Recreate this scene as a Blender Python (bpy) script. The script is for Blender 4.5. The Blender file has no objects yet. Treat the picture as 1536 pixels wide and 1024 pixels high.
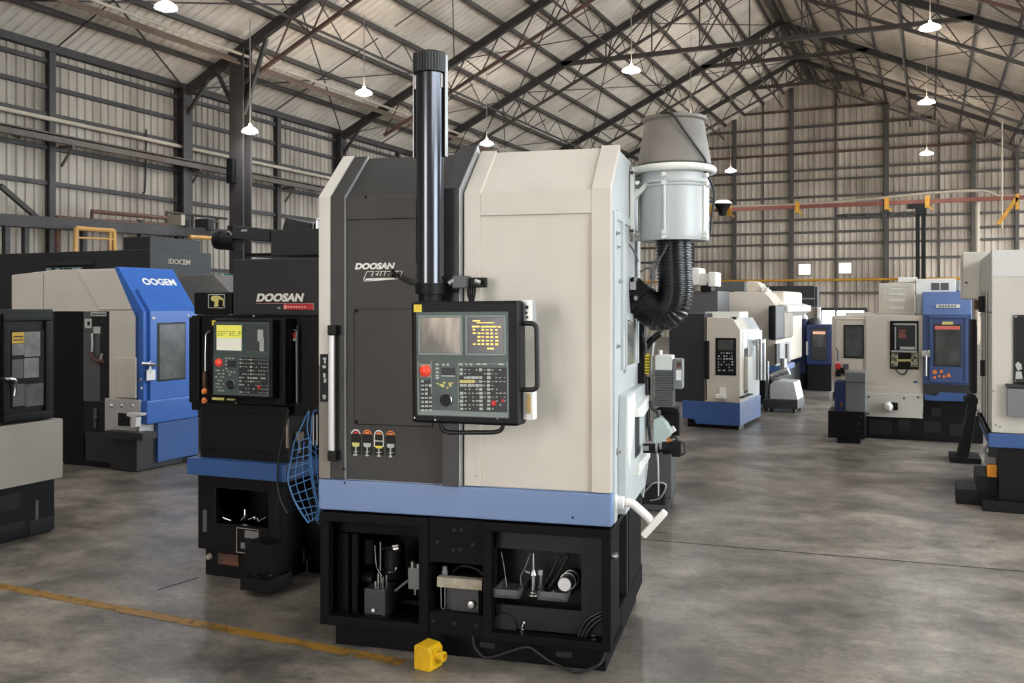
import bpy, bmesh, math, random
from mathutils import Vector, Matrix

random.seed(7)
R = math.radians
scene = bpy.context.scene
COL = scene.collection
PI = math.pi

# ---------------------------------------------------------------- camera
TH = R(24.1)                       # the hall runs 24.1 degrees to the right of the view
CT, ST = math.cos(TH), math.sin(TH)
SHADE_UPLIGHT = 60.0
LAMP = 230.0
FOC, HZ, EYE = 1400.0, 458.0, 1.6  # focal length / horizon row in pixels of a 1536x1024 frame, eye height


def c2w(X, Y):
    """camera-aligned ground coordinates -> hall coordinates (x across, y along)"""
    return (X * CT - Y * ST, X * ST + Y * CT)


def at(px, py, Y):
    """the point seen at pixel (px, py) at distance Y, in hall coordinates"""
    x, y = c2w((px - 768) / FOC * Y, Y)
    return Vector((x, y, EYE - (py - HZ) / FOC * Y))


cam_data = bpy.data.cameras.new('camera')
cam = bpy.data.objects.new('camera', cam_data)
COL.objects.link(cam)
cam.location = (0, 0, EYE)
cam.rotation_euler = (R(90), 0, TH)
cam_data.sensor_fit = 'HORIZONTAL'
cam_data.sensor_width = 36
cam_data.lens = 36 * FOC / 1536
cam_data.shift_y = -(512 - HZ) / 1536
cam_data.clip_end = 300
cam_data.clip_start = 0.05
scene.camera = cam


class Fr:
    """a machine's own frame: origin at its front left foot, x along the front, y into depth.
    phi = how far its front is turned clockwise from square to the view, in degrees"""

    def __init__(s, X, Y, phi):
        s.X, s.Y, s.phi = X, Y, phi
        s.c, s.s = math.cos(R(phi)), math.sin(R(phi))
        s.loc = c2w(X, Y) + (0,)
        s.rz = TH - R(phi)

    def cam(s, x, y):
        return s.X + x * s.c + y * s.s, s.Y - x * s.s + y * s.c

    def fx(s, px, y=0.0):
        a = (px - 768) / FOC
        # X + x c + y s = a (Y - x s + y c)
        return (a * (s.Y + y * s.c) - s.X - y * s.s) / (s.c + a * s.s)

    def f(s, px, py, y=0.0):
        """(x, z) on the plane local y"""
        x = s.fx(px, y)
        return x, EYE - (py - HZ) / FOC * s.cam(x, y)[1]

    def sy(s, px, x):
        a = (px - 768) / FOC
        return (a * (s.Y - x * s.s) - s.X - x * s.c) / (s.s - a * s.c)

    def sd(s, px, py, x):
        """(y, z) on the plane local x"""
        y = s.sy(px, x)
        return y, EYE - (py - HZ) / FOC * s.cam(x, y)[1]

    def px(s, x, y, z):
        X, Y = s.cam(x, y)
        return 768 + FOC * X / Y, HZ + (EYE - z) * FOC / Y


# ---------------------------------------------------------------- mesh helper
def _frame(d):
    d = d.normalized()
    up = Vector((0, 0, 1)) if abs(d.z) < 0.95 else Vector((1, 0, 0))
    a = d.cross(up).normalized()
    b = d.cross(a).normalized()
    return a, b


class MB:
    def __init__(s):
        s.bm = bmesh.new()

    def _bev(s, verts, bev, seg=2):
        if bev > 0:
            es = {e for v in verts for e in v.link_edges}
            bmesh.ops.bevel(s.bm, geom=list(es), offset=bev, segments=seg, affect='EDGES', profile=0.5)

    def hexa(s, p, bev=0, seg=2):
        """8 points: bottom 4 ccw then top 4"""
        v = [s.bm.verts.new(q) for q in p]
        for f in ((3, 2, 1, 0), (4, 5, 6, 7), (0, 1, 5, 4), (1, 2, 6, 5), (2, 3, 7, 6), (3, 0, 4, 7)):
            s.bm.faces.new([v[i] for i in f])
        s._bev(v, bev, seg)
        return s

    def box(s, x0, x1, y0, y1, z0, z1, bev=0, seg=2):
        x0, x1 = min(x0, x1), max(x0, x1)
        y0, y1 = min(y0, y1), max(y0, y1)
        z0, z1 = min(z0, z1), max(z0, z1)
        return s.hexa([(x0, y0, z0), (x1, y0, z0), (x1, y1, z0), (x0, y1, z0),
                       (x0, y0, z1), (x1, y0, z1), (x1, y1, z1), (x0, y1, z1)], bev, seg)

    def cbox(s, c, d, bev=0, rz=0.0, rx=0.0, ry=0.0):
        M = Matrix.Translation(c) @ Matrix.Rotation(rz, 4, 'Z') @ Matrix.Rotation(ry, 4, 'Y') @ Matrix.Rotation(rx, 4, 'X')
        a, b, h = d[0] / 2, d[1] / 2, d[2] / 2
        return s.hexa([M @ Vector(q) for q in ((-a, -b, -h), (a, -b, -h), (a, b, -h), (-a, b, -h),
                                               (-a, -b, h), (a, -b, h), (a, b, h), (-a, b, h))], bev)

    def prism(s, pts, axis, a, b, bev=0, seg=2):
        """2-D outline extruded along an axis: axis 'x' -> pts are (y, z); 'y' -> (x, z); 'z' -> (x, y)"""
        def P(q, t):
            return (t, q[0], q[1]) if axis == 'x' else (q[0], t, q[1]) if axis == 'y' else (q[0], q[1], t)
        A = [s.bm.verts.new(P(q, a)) for q in pts]
        B = [s.bm.verts.new(P(q, b)) for q in pts]
        n = len(pts)
        fs = [s.bm.faces.new(A), s.bm.faces.new(B[::-1])]
        for i in range(n):
            fs.append(s.bm.faces.new((A[i], B[i], B[(i + 1) % n], A[(i + 1) % n])))
        bmesh.ops.recalc_face_normals(s.bm, faces=fs)
        s._bev(A + B, bev, seg)
        return s

    def cyl(s, p0, p1, r0, r1=None, n=24):
        p0, p1 = Vector(p0), Vector(p1)
        r1 = r0 if r1 is None else r1
        a, b = _frame(p1 - p0)
        A, B = [], []
        for i in range(n):
            t = 2 * PI * i / n
            d = a * math.cos(t) + b * math.sin(t)
            A.append(s.bm.verts.new(p0 + d * r0))
            B.append(s.bm.verts.new(p1 + d * r1))
        fs = [s.bm.faces.new(A), s.bm.faces.new(B[::-1])]
        for i in range(n):
            fs.append(s.bm.faces.new((A[i], B[i], B[(i + 1) % n], A[(i + 1) % n])))
        bmesh.ops.recalc_face_normals(s.bm, faces=fs)
        return s

    def lathe(s, prof, c=(0, 0, 0), n=32, axis=(0, 0, 1)):
        """prof: list of (radius, height) revolved about the axis through c"""
        c, ax = Vector(c), Vector(axis).normalized()
        a, b = _frame(ax)
        rings = []
        for r, h in prof:
            if r < 1e-6:
                rings.append([s.bm.verts.new(c + ax * h)])
            else:
                rings.append([s.bm.verts.new(c + ax * h + (a * math.cos(2 * PI * i / n) + b * math.sin(2 * PI * i / n)) * r) for i in range(n)])
        fs = []
        for A, B in zip(rings, rings[1:]):
            for i in range(n):
                j = (i + 1) % n
                if len(A) == 1 and len(B) == 1:
                    continue
                if len(A) == 1:
                    fs.append(s.bm.faces.new((A[0], B[i], B[j])))
                elif len(B) == 1:
                    fs.append(s.bm.faces.new((A[i], B[0], A[j])))
                else:
                    fs.append(s.bm.faces.new((A[i], B[i], B[j], A[j])))
        bmesh.ops.recalc_face_normals(s.bm, faces=fs)
        return s

    def tube(s, path, r, n=10, radii=None, closed=False):
        P = [Vector(p) for p in path]
        m = len(P)
        tan = []
        for i in range(m):
            if closed:
                d = P[(i + 1) % m] - P[i - 1]
            else:
                d = P[min(i + 1, m - 1)] - P[max(i - 1, 0)]
            tan.append(d.normalized())
        a, _ = _frame(tan[0])
        rings = []
        for i in range(m):
            a = (a - tan[i] * a.dot(tan[i])).normalized()
            b = tan[i].cross(a)
            rr = radii[i] if radii else r
            rings.append([s.bm.verts.new(P[i] + (a * math.cos(2 * PI * k / n) + b * math.sin(2 * PI * k / n)) * rr) for k in range(n)])
        fs = []
        for i in range(m if closed else m - 1):
            A, B = rings[i], rings[(i + 1) % m]
            for k in range(n):
                fs.append(s.bm.faces.new((A[k], A[(k + 1) % n], B[(k + 1) % n], B[k])))
        if not closed:
            fs.append(s.bm.faces.new(rings[0]))
            fs.append(s.bm.faces.new(rings[-1][::-1]))
        bmesh.ops.recalc_face_normals(s.bm, faces=fs)
        return s

    def bar(s, p0, p1, w, h):
        """rectangular bar between two points; w across, h along the up-ish normal"""
        p0, p1 = Vector(p0), Vector(p1)
        a, b = _frame(p1 - p0)
        q = []
        for p in (p0, p1):
            q += [p - a * w / 2 - b * h / 2, p + a * w / 2 - b * h / 2, p + a * w / 2 + b * h / 2, p - a * w / 2 + b * h / 2]
        v = [s.bm.verts.new(x) for x in q]
        fs = [s.bm.faces.new([v[i] for i in f]) for f in ((3, 2, 1, 0), (4, 5, 6, 7), (0, 1, 5, 4), (1, 2, 6, 5), (2, 3, 7, 6), (3, 0, 4, 7))]
        bmesh.ops.recalc_face_normals(s.bm, faces=fs)
        return s

    def quad(s, *p):
        s.bm.faces.new([s.bm.verts.new(q) for q in p])
        return s

    def frame(s, x0, x1, z0, z1, w, y0, y1, bev=0):
        """a picture-frame ring standing in the x-z plane"""
        s.box(x0, x1, y0, y1, z1 - w, z1, bev).box(x0, x1, y0, y1, z0, z0 + w, bev)
        s.box(x0, x0 + w, y0, y1, z0 + w, z1 - w, bev).box(x1 - w, x1, y0, y1, z0 + w, z1 - w, bev)
        return s

    def mesh(s, name, angle=35):
        me = bpy.data.meshes.new(name)
        s.bm.to_mesh(me)
        s.bm.free()
        for p in me.polygons:
            p.use_smooth = True
        me.set_sharp_from_angle(angle=R(angle))
        return me

    def split(s):
        """one MB per cluster of touching islands"""
        bm = s.bm
        bm.verts.ensure_lookup_table()
        seen, isl = {}, []
        for v in bm.verts:
            if v in seen:
                continue
            st, cur = [v], []
            seen[v] = len(isl)
            while st:
                a = st.pop()
                cur.append(a)
                for e in a.link_edges:
                    b = e.other_vert(a)
                    if b not in seen:
                        seen[b] = len(isl)
                        st.append(b)
            isl.append(cur)
        bb = []
        for c in isl:
            bb.append([min(v.co[i] for v in c) - 0.001 for i in range(3)] + [max(v.co[i] for v in c) + 0.001 for i in range(3)])
        par = list(range(len(isl)))

        def root(i):
            while par[i] != i:
                i = par[i]
            return i
        for i in range(len(isl)):
            for j in range(i):
                if all(bb[i][k] <= bb[j][k + 3] and bb[j][k] <= bb[i][k + 3] for k in range(3)):
                    par[root(i)] = root(j)
        out = {}
        for f in bm.faces:
            out.setdefault(root(seen[f.verts[0]]), []).append(f)
        res = []
        for fs in out.values():
            m = MB()
            mp = {}
            for f in fs:
                for v in f.verts:
                    if v not in mp:
                        mp[v] = m.bm.verts.new(v.co)
                m.bm.faces.new([mp[v] for v in f.verts])
            res.append(m)
        bm.free()
        return res

    def halves(s, x, name, mat, parent=None, label=None):
        """two objects: the pieces left and right of local x"""
        A, B = MB(), MB()
        for f in s.bm.faces:
            m = A if sum(v.co.x for v in f.verts) / len(f.verts) < x else B
            m.bm.faces.new([m.bm.verts.new(v.co) for v in f.verts])
        s.bm.free()
        for m in (A, B):
            bmesh.ops.remove_doubles(m.bm, verts=m.bm.verts, dist=1e-6)
        return [m.build(name, mat, parent, label) for m in (A, B)]

    def each(s, name, mat, parent=None, label=None):
        """every separate piece becomes an object of its own"""
        return [m.build(name, mat, parent, label) for m in s.split()]

    def build(s, name, mat, parent=None, label=None):
        me = s.mesh(name)
        me.materials.append(mat)
        o = bpy.data.objects.new(name, me)
        COL.objects.link(o)
        if len(me.polygons) > 6:
            wn_ = o.modifiers.new('flat_faces', 'WEIGHTED_NORMAL')
            wn_.keep_sharp = True
        if parent:
            o.parent = parent
        if label:
            o['label'] = label
        return o


def bez(p, n=24):
    """smooth path through points (Catmull-Rom)"""
    P = [Vector(q) for q in p]
    P = [P[0] * 2 - P[1]] + P + [P[-1] * 2 - P[-2]]
    out = []
    seg = len(P) - 3
    k = max(2, n // seg)
    for i in range(1, len(P) - 2):
        for j in range(k):
            t = j / k
            a, b, c, d = P[i - 1], P[i], P[i + 1], P[i + 2]
            out.append(0.5 * (2 * b + (c - a) * t + (2 * a - 5 * b + 4 * c - d) * t * t + (3 * b - a - 3 * c + d) * t ** 3))
    out.append(P[-2])
    return out


def rounded(path, r, n=6):
    """polyline with rounded corners"""
    P = [Vector(q) for q in path]
    out = [P[0]]
    for i in range(1, len(P) - 1):
        a, b, c = P[i - 1], P[i], P[i + 1]
        u, v = (a - b), (c - b)
        rr = min(r, u.length * 0.49, v.length * 0.49)
        A, B = b + u.normalized() * rr, b + v.normalized() * rr
        for k in range(n + 1):
            t = k / n
            out.append(A * (1 - t) ** 2 + b * 2 * t * (1 - t) + B * t * t)
    out.append(P[-1])
    return out


def tag(o, label=None, cat=None, group=None, kind=None):
    if label:
        o['label'] = label
    if cat:
        o['category'] = cat
    if group:
        o['group'] = group
    if kind:
        o['kind'] = kind
    return o


def thing(name, label, cat, fr=None, loc=None, rz=0, group=None):
    o = bpy.data.objects.new(name, None)
    COL.objects.link(o)
    o.empty_display_size = 0.2
    if fr:
        o.location, o.rotation_euler = fr.loc, (0, 0, fr.rz)
    else:
        o.location, o.rotation_euler = loc, (0, 0, rz)
    return tag(o, label, cat, group)


def struct(mb, name, mat):
    return tag(mb.build(name, mat), kind='structure')


def text_mb(body, x, z, y, h, w=None, bold=0.0, shear=0.0, plane='y', depth=0.002):
    """lettering as raised mesh: lower-left corner (x, z), height of capitals h, total width w, standing on plane local y facing -y
    (plane='x': letters run along +y on plane local x facing +x)"""
    cu = bpy.data.curves.new('lettering', 'FONT')
    cu.body = body
    cu.size = 1.0
    cu.offset = bold
    cu.extrude = depth
    cu.resolution_u = 3
    o = bpy.data.objects.new('lettering', cu)
    COL.objects.link(o)
    dg = bpy.context.evaluated_depsgraph_get()
    me = bpy.data.meshes.new_from_object(o.evaluated_get(dg))
    bpy.data.objects.remove(o)
    xs = [v.co.x for v in me.vertices]
    ys = [v.co.y for v in me.vertices]
    x0, x1, y0, y1 = min(xs), max(xs), min(ys), max(ys)
    sh = h / (y1 - y0)
    sw = (w / (x1 - x0)) if w else sh
    mb = MB()
    for v in me.vertices:
        u = (v.co.x - x0) * sw
        t = (v.co.y - y0) * sh
        u += t * shear
        if plane == 'y':
            v.co = Vector((x + u, y - (v.co.z / depth + 1) * depth / 2, z + t))
        else:
            v.co = Vector((y + (v.co.z / depth + 1) * depth / 2, x + u, z + t))
    mb.bm.from_mesh(me)
    bpy.data.meshes.remove(me)
    return mb


# ---------------------------------------------------------------- materials
def lin(c):
    c = c / 255.0
    return c / 12.92 if c <= 0.04045 else ((c + 0.055) / 1.055) ** 2.4


def rgb(r, g, b):
    return (lin(r), lin(g), lin(b), 1)


def mat(name, col, rough=0.5, metal=0.0, var=0.0, scale=6.0, bump=0.0, bscale=120.0, emit=0.0, spec=0.5, stretch=(1, 1, 1), dirt=None, coat=0.0, vlo=0.35, vhi=0.7):
    """paint / metal / plastic with soft unevenness: var = how far the darker tone goes"""
    m = bpy.data.materials.new(name)
    m.use_nodes = True
    nt = m.node_tree
    bs = nt.nodes['Principled BSDF']
    c = rgb(*col)
    bs.inputs['Base Color'].default_value = c
    bs.inputs['Roughness'].default_value = rough
    bs.inputs['Metallic'].default_value = metal
    bs.inputs['Specular IOR Level'].default_value = spec
    if coat:
        bs.inputs['Coat Weight'].default_value = coat
    if emit:
        bs.inputs['Emission Color'].default_value = c
        bs.inputs['Emission Strength'].default_value = emit
    if var or bump:
        tc = nt.nodes.new('ShaderNodeTexCoord')
        mp = nt.nodes.new('ShaderNodeMapping')
        mp.inputs['Scale'].default_value = stretch
        nt.links.new(tc.outputs['Object'], mp.inputs['Vector'])
    if var:
        nz = nt.nodes.new('ShaderNodeTexNoise')
        nz.inputs['Scale'].default_value = scale
        nz.inputs['Detail'].default_value = 6
        nz.inputs['Roughness'].default_value = 0.6
        nt.links.new(mp.outputs['Vector'], nz.inputs['Vector'])
        rp = nt.nodes.new('ShaderNodeValToRGB')
        d = rgb(*dirt) if dirt else tuple(k * (1 - var) for k in c[:3]) + (1,)
        rp.color_ramp.elements[0].position = vlo
        rp.color_ramp.elements[1].position = vhi
        rp.color_ramp.elements[0].color = d
        rp.color_ramp.elements[1].color = c
        nt.links.new(nz.outputs['Fac'], rp.inputs['Fac'])
        nt.links.new(rp.outputs['Color'], bs.inputs['Base Color'])
        mr = nt.nodes.new('ShaderNodeMapRange')
        mr.inputs['To Min'].default_value = min(1, rough + 0.08)
        mr.inputs['To Max'].default_value = max(0.02, rough - 0.06)
        nt.links.new(nz.outputs['Fac'], mr.inputs['Value'])
        nt.links.new(mr.outputs['Result'], bs.inputs['Roughness'])
    if bump:
        n2 = nt.nodes.new('ShaderNodeTexNoise')
        n2.inputs['Scale'].default_value = bscale
        n2.inputs['Detail'].default_value = 3
        nt.links.new(mp.outputs['Vector'], n2.inputs['Vector'])
        bm_ = nt.nodes.new('ShaderNodeBump')
        bm_.inputs['Strength'].default_value = bump
        bm_.inputs['Distance'].default_value = 0.01
        nt.links.new(n2.outputs['Fac'], bm_.inputs['Height'])
        nt.links.new(bm_.outputs['Normal'], bs.inputs['Normal'])
    return m


def glass_mat(name, col=(40, 46, 48), rough=0.08, alpha=None, trans=0.0):
    m = bpy.data.materials.new(name)
    m.use_nodes = True
    bs = m.node_tree.nodes['Principled BSDF']
    bs.inputs['Base Color'].default_value = rgb(*col)
    bs.inputs['Roughness'].default_value = rough
    bs.inputs['Transmission Weight'].default_value = trans
    bs.inputs['Specular IOR Level'].default_value = 0.7
    return m


M = {}
M['cream'] = mat('cream_paint', (206, 202, 192), 0.42, var=0.10, scale=2.5, bump=0.04, bscale=260)
M['cream_warm'] = mat('warm_cream_paint', (206, 199, 187), 0.42, var=0.10, scale=2.0, bump=0.04, bscale=260)
M['beige_far'] = mat('beige_paint', (204, 194, 180), 0.5, var=0.06, scale=2.0)
M['side_grey'] = mat('pale_grey_paint', (188, 192, 192), 0.32, var=0.10, scale=3.0)
M['dark_door'] = mat('charcoal_paint', (51, 50, 49), 0.45, spec=0.32, var=0.14, scale=3.0, bump=0.05, bscale=300)
M['charcoal'] = mat('dark_charcoal_paint', (42, 42, 44), 0.45, var=0.12, scale=3.0, bump=0.04, bscale=260)
M['black'] = mat('black_paint', (13, 13, 15), 0.5, spec=0.25, var=0.25, scale=5.0, bump=0.04, bscale=200)
M['black_base'] = mat('black_base_paint', (10, 10, 12), 0.55, spec=0.12, var=0.3, scale=4.0, bump=0.06, bscale=90)
M['hollow_black'] = mat('hollow_and_part_black', (9, 9, 10), 0.7)  # black parts; also plates that paint the shade inside holes and slots
M['blue_skirt'] = mat('soft_blue_paint', (108, 130, 170), 0.36, var=0.12, scale=3.0, bump=0.03, bscale=200)
M['blue'] = mat('blue_paint', (56, 102, 178), 0.30, var=0.10, scale=2.5)
M['blue_mid'] = mat('mid_blue_paint', (58, 90, 146), 0.35, var=0.10, scale=2.5)
M['blue_dark'] = mat('navy_paint', (28, 44, 88), 0.35, var=0.12, scale=2.5)
M['steel'] = mat('brushed_steel', (190, 190, 190), 0.28, metal=1.0, var=0.15, scale=9)
M['silver'] = mat('satin_silver', (178, 178, 178), 0.38, metal=0.6)
M['chrome'] = mat('chrome', (220, 222, 224), 0.12, metal=1.0)
M['white'] = mat('white_plastic', (228, 226, 220), 0.4, var=0.06, scale=8)
M['off_white'] = mat('off_white_paint', (222, 222, 216), 0.4, var=0.08, scale=6)
M['rubber'] = mat('black_rubber', (16, 16, 17), 0.5)
M['hose'] = mat('black_ribbed_hose', (14, 14, 16), 0.30, spec=0.6)
M['letter_white'] = mat('white_lettering', (232, 230, 224), 0.4)
M['letter_black'] = mat('black_lettering', (20, 20, 20), 0.5)
M['yellow'] = mat('yellow_paint', (226, 178, 24), 0.42, var=0.25, scale=14)
M['yellow_label'] = mat('yellow_label', (232, 210, 60), 0.5)
M['orange'] = mat('orange_label', (226, 128, 60), 0.5)
M['red'] = mat('red_plastic', (214, 46, 36), 0.35)
M['red_label'] = mat('red_label', (190, 40, 44), 0.45)
M['panel_green'] = mat('grey_green_panel', (72, 86, 84), 0.42, var=0.08, scale=10)
M['key_pale'] = mat('pale_keycaps', (176, 182, 178), 0.5)
M['key_dark'] = mat('dark_keycaps', (34, 38, 40), 0.5)
M['key_yellow'] = mat('yellow_keycaps', (206, 196, 120), 0.5)
M['gunmetal'] = mat('gunmetal_tube', (84, 86, 92), 0.17, metal=0.9, var=0.06, scale=3)
M['grey_box'] = mat('mid_grey_paint', (120, 122, 124), 0.45, var=0.12, scale=6)
M['grey_dark'] = mat('slate_grey_paint', (82, 82, 84), 0.48, var=0.1, scale=4)
M['cone'] = mat('weathered_grey_cone', (128, 122, 114), 0.6, var=0.35, scale=5, bump=0.15, bscale=70)
M['glass_dark'] = glass_mat('dark_window', (38, 40, 41), 0.10)
M['glass_grey'] = mat('cloudy_window', (84, 86, 84), 0.16, var=0.55, scale=5.0)
M['rust'] = mat('rusty_steel', (104, 62, 44), 0.7, var=0.5, scale=9, dirt=(60, 46, 40))
M['strip_beige'] = mat('beige_plastic', (170, 160, 142), 0.5, var=0.3, scale=30)
M['amber'] = mat('amber_lens', (230, 150, 40), 0.25, emit=0.0)
M['blue_wire'] = mat('blue_wire', (84, 138, 200), 0.35)


def text_on(body, origin, u, v, h, w, bold=0.02, shear=0.0, depth=0.004):
    """lettering on any plane: origin = lower-left corner, u along the line, v upwards"""
    m = text_mb(body, 0, 0, 0, h, w, bold, shear)
    u, v = Vector(u).normalized(), Vector(v).normalized()
    n = u.cross(v)
    o = Vector(origin)
    for q in m.bm.verts:
        q.co = o + u * q.co.x + v * q.co.z + n * (-q.co.y + 0.001)
    return m
M['light_metal'] = mat('light_metal_plate', (196, 196, 194), 0.35, metal=0.3, var=0.12, scale=6)
# ================================================================= THE HALL
XL, XR, XM = -16.8, 7.4, -5.2          # side walls, ridge
ZE, ZR = 7.0, 12.6                     # eaves, ridge
Y0, YE = -7.0, 46.8                    # open end behind the viewer, gable wall


DAYLIGHT_GAPS_R = ((-2.0, 3.0), (8.0, 14.0), (19.0, 26.0), (30.0, 44.5))  # unseen openings placed and sized for the daylight they let in
DAYLIGHT_GAPS_F = ((-5.4, -2.0),)


def roof_z(x):
    return ZE + (x - XL) / (XM - XL) * (ZR - ZE) if x < XM else ZR - (x - XM) / (XR - XM) * (ZR - ZE)


# --- materials of the shell
def sheet_mat(name, col, dirt, rough, metal, streak):
    m = bpy.data.materials.new(name)
    m.use_nodes = True
    nt = m.node_tree
    bs = nt.nodes['Principled BSDF']
    tc = nt.nodes.new('ShaderNodeTexCoord')
    mp = nt.nodes.new('ShaderNodeMapping')
    mp.inputs['Scale'].default_value = streak
    nt.links.new(tc.outputs['Object'], mp.inputs['Vector'])
    n1 = nt.nodes.new('ShaderNodeTexNoise')
    n1.inputs['Scale'].default_value = 1.0
    n1.inputs['Detail'].default_value = 8
    n1.inputs['Roughness'].default_value = 0.65
    nt.links.new(mp.outputs['Vector'], n1.inputs['Vector'])
    n2 = nt.nodes.new('ShaderNodeTexNoise')
    n2.inputs['Scale'].default_value = 0.35
    n2.inputs['Detail'].default_value = 4
    nt.links.new(tc.outputs['Object'], n2.inputs['Vector'])
    mx = nt.nodes.new('ShaderNodeMath')
    mx.operation = 'ADD'
    nt.links.new(n1.outputs['Fac'], mx.inputs[0])
    nt.links.new(n2.outputs['Fac'], mx.inputs[1])
    rp = nt.nodes.new('ShaderNodeValToRGB')
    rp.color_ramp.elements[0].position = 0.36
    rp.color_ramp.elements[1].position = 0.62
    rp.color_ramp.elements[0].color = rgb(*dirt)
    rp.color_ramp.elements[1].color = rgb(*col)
    hv = nt.nodes.new('ShaderNodeMath')
    hv.operation = 'MULTIPLY'
    hv.inputs[1].default_value = 0.5
    nt.links.new(mx.outputs[0], hv.inputs[0])
    nt.links.new(hv.outputs[0], rp.inputs['Fac'])
    nt.links.new(rp.outputs['Color'], bs.inputs['Base Color'])
    bs.inputs['Roughness'].default_value = rough
    bs.inputs['Metallic'].default_value = metal
    return m


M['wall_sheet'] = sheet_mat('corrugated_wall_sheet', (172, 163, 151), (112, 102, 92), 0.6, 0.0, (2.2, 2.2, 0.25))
M['gable_sheet'] = sheet_mat('lightened_gable_sheet', (204, 194, 180), (146, 134, 121), 0.6, 0.0, (2.2, 2.2, 0.25))  # lighter copy of the wall sheet, standing in for brighter light here
M['roof_sheet'] = sheet_mat('roof_sheet', (228, 219, 208), (186, 176, 164), 0.7, 0.0, (0.8, 0.8, 0.8))
M['frame_steel'] = mat('dark_frame_steel', (56, 53, 52), 0.6, var=0.3, scale=2, dirt=(46, 43, 42))
M['truss_steel'] = mat('truss_steel', (74, 69, 66), 0.6, var=0.3, scale=1.5, dirt=(58, 52, 49))
M['rust_steel'] = mat('rust_red_steel', (108, 74, 60), 0.7, var=0.5, scale=1.2, dirt=(64, 56, 52))
M['gable_steel'] = mat('lightened_gable_steel', (84, 80, 77), 0.6, var=0.25, scale=2)  # frame steel lightened in colour to make up for weak light there
M['pipe_pale'] = mat('pale_pipe', (186, 174, 156), 0.7, var=0.2, scale=2)
M['pipe_brown'] = mat('brown_pipe', (112, 92, 78), 0.75, var=0.3, scale=2)

# --- floor
FLOOR_GAMMA = 0.71
fm = bpy.data.materials.new('worn_concrete')
fm.use_nodes = True
nt = fm.node_tree
bs = nt.nodes['Principled BSDF']
tc = nt.nodes.new('ShaderNodeTexCoord')


def noise(scale, detail, rough, stretch=(1, 1, 1), rot=0.0):
    mp = nt.nodes.new('ShaderNodeMapping')
    mp.inputs['Scale'].default_value = stretch
    mp.inputs['Rotation'].default_value = (0, 0, rot)
    nt.links.new(tc.outputs['Object'], mp.inputs['Vector'])
    n = nt.nodes.new('ShaderNodeTexNoise')
    n.inputs['Scale'].default_value = scale
    n.inputs['Detail'].default_value = detail
    n.inputs['Roughness'].default_value = rough
    nt.links.new(mp.outputs['Vector'], n.inputs['Vector'])
    return n.outputs['Fac']


def ramp(fac, stops):
    r = nt.nodes.new('ShaderNodeValToRGB')
    e = r.color_ramp.elements
    while len(e) < len(stops):
        e.new(0.5)
    for k, (p, c) in enumerate(stops):
        e[k].position, e[k].color = p, c
    nt.links.new(fac, r.inputs['Fac'])
    return r.outputs['Color']


def mix(kind, fac, a, b):
    n = nt.nodes.new('ShaderNodeMix')
    n.data_type = 'RGBA'
    n.blend_type = kind
    n.inputs['Factor'].default_value = fac if isinstance(fac, float) else 1
    if not isinstance(fac, float):
        nt.links.new(fac, n.inputs['Factor'])
    nt.links.new(a, n.inputs['A'])
    nt.links.new(b, n.inputs['B'])
    return n.outputs['Result']


g = lambda v: (lin(v * 1.03), lin(v), lin(v * 0.962), 1)
big = ramp(noise(0.5, 7, 0.62, (0.9, 1.0, 1), -TH), [(0.36, g(84)), (0.50, g(112)), (0.62, g(140))])
clouds = ramp(noise(1.8, 9, 0.72, (0.85, 1, 1), -TH), [(0.37, g(105)), (0.49, g(190)), (0.61, g(255))])
streaks = ramp(noise(6.5, 9, 0.76, (0.7, 1.0, 1), -TH + 0.4), [(0.40, g(158)), (0.5, g(215)), (0.60, g(255))])
grain = ramp(noise(34.0, 5, 0.75, (0.8, 1, 1), -TH), [(0.38, g(150)), (0.52, g(230)), (0.66, g(255))])
c = mix('MULTIPLY', 0.9, big, clouds)
c = mix('MULTIPLY', 0.75, c, streaks)
c = mix('MULTIPLY', 0.6, c, grain)
gm = nt.nodes.new('ShaderNodeGamma')
gm.inputs['Gamma'].default_value = FLOOR_GAMMA
nt.links.new(c, gm.inputs['Color'])
nt.links.new(gm.outputs['Color'], bs.inputs['Base Color'])
rr = nt.nodes.new('ShaderNodeMapRange')
rr.inputs['From Min'].default_value = 0.36
rr.inputs['From Max'].default_value = 0.64
rr.inputs['To Min'].default_value = 0.30
rr.inputs['To Max'].default_value = 0.46
nt.links.new(noise(1.6, 9, 0.7, (0.9, 1, 1), -TH), rr.inputs['Value'])
nt.links.new(rr.outputs['Result'], bs.inputs['Roughness'])
bp = nt.nodes.new('ShaderNodeBump')
bp.inputs['Strength'].default_value = 0.06
bp.inputs['Distance'].default_value = 0.01
nt.links.new(noise(9, 9, 0.75), bp.inputs['Height'])
nt.links.new(bp.outputs['Normal'], bs.inputs['Normal'])
M['concrete'] = fm

mb = MB()
mb.box(XL - 0.3, XR + 6, Y0 - 6, YE + 0.3, -0.2, 0.0)
struct(mb, 'floor', M['concrete'])


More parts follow.
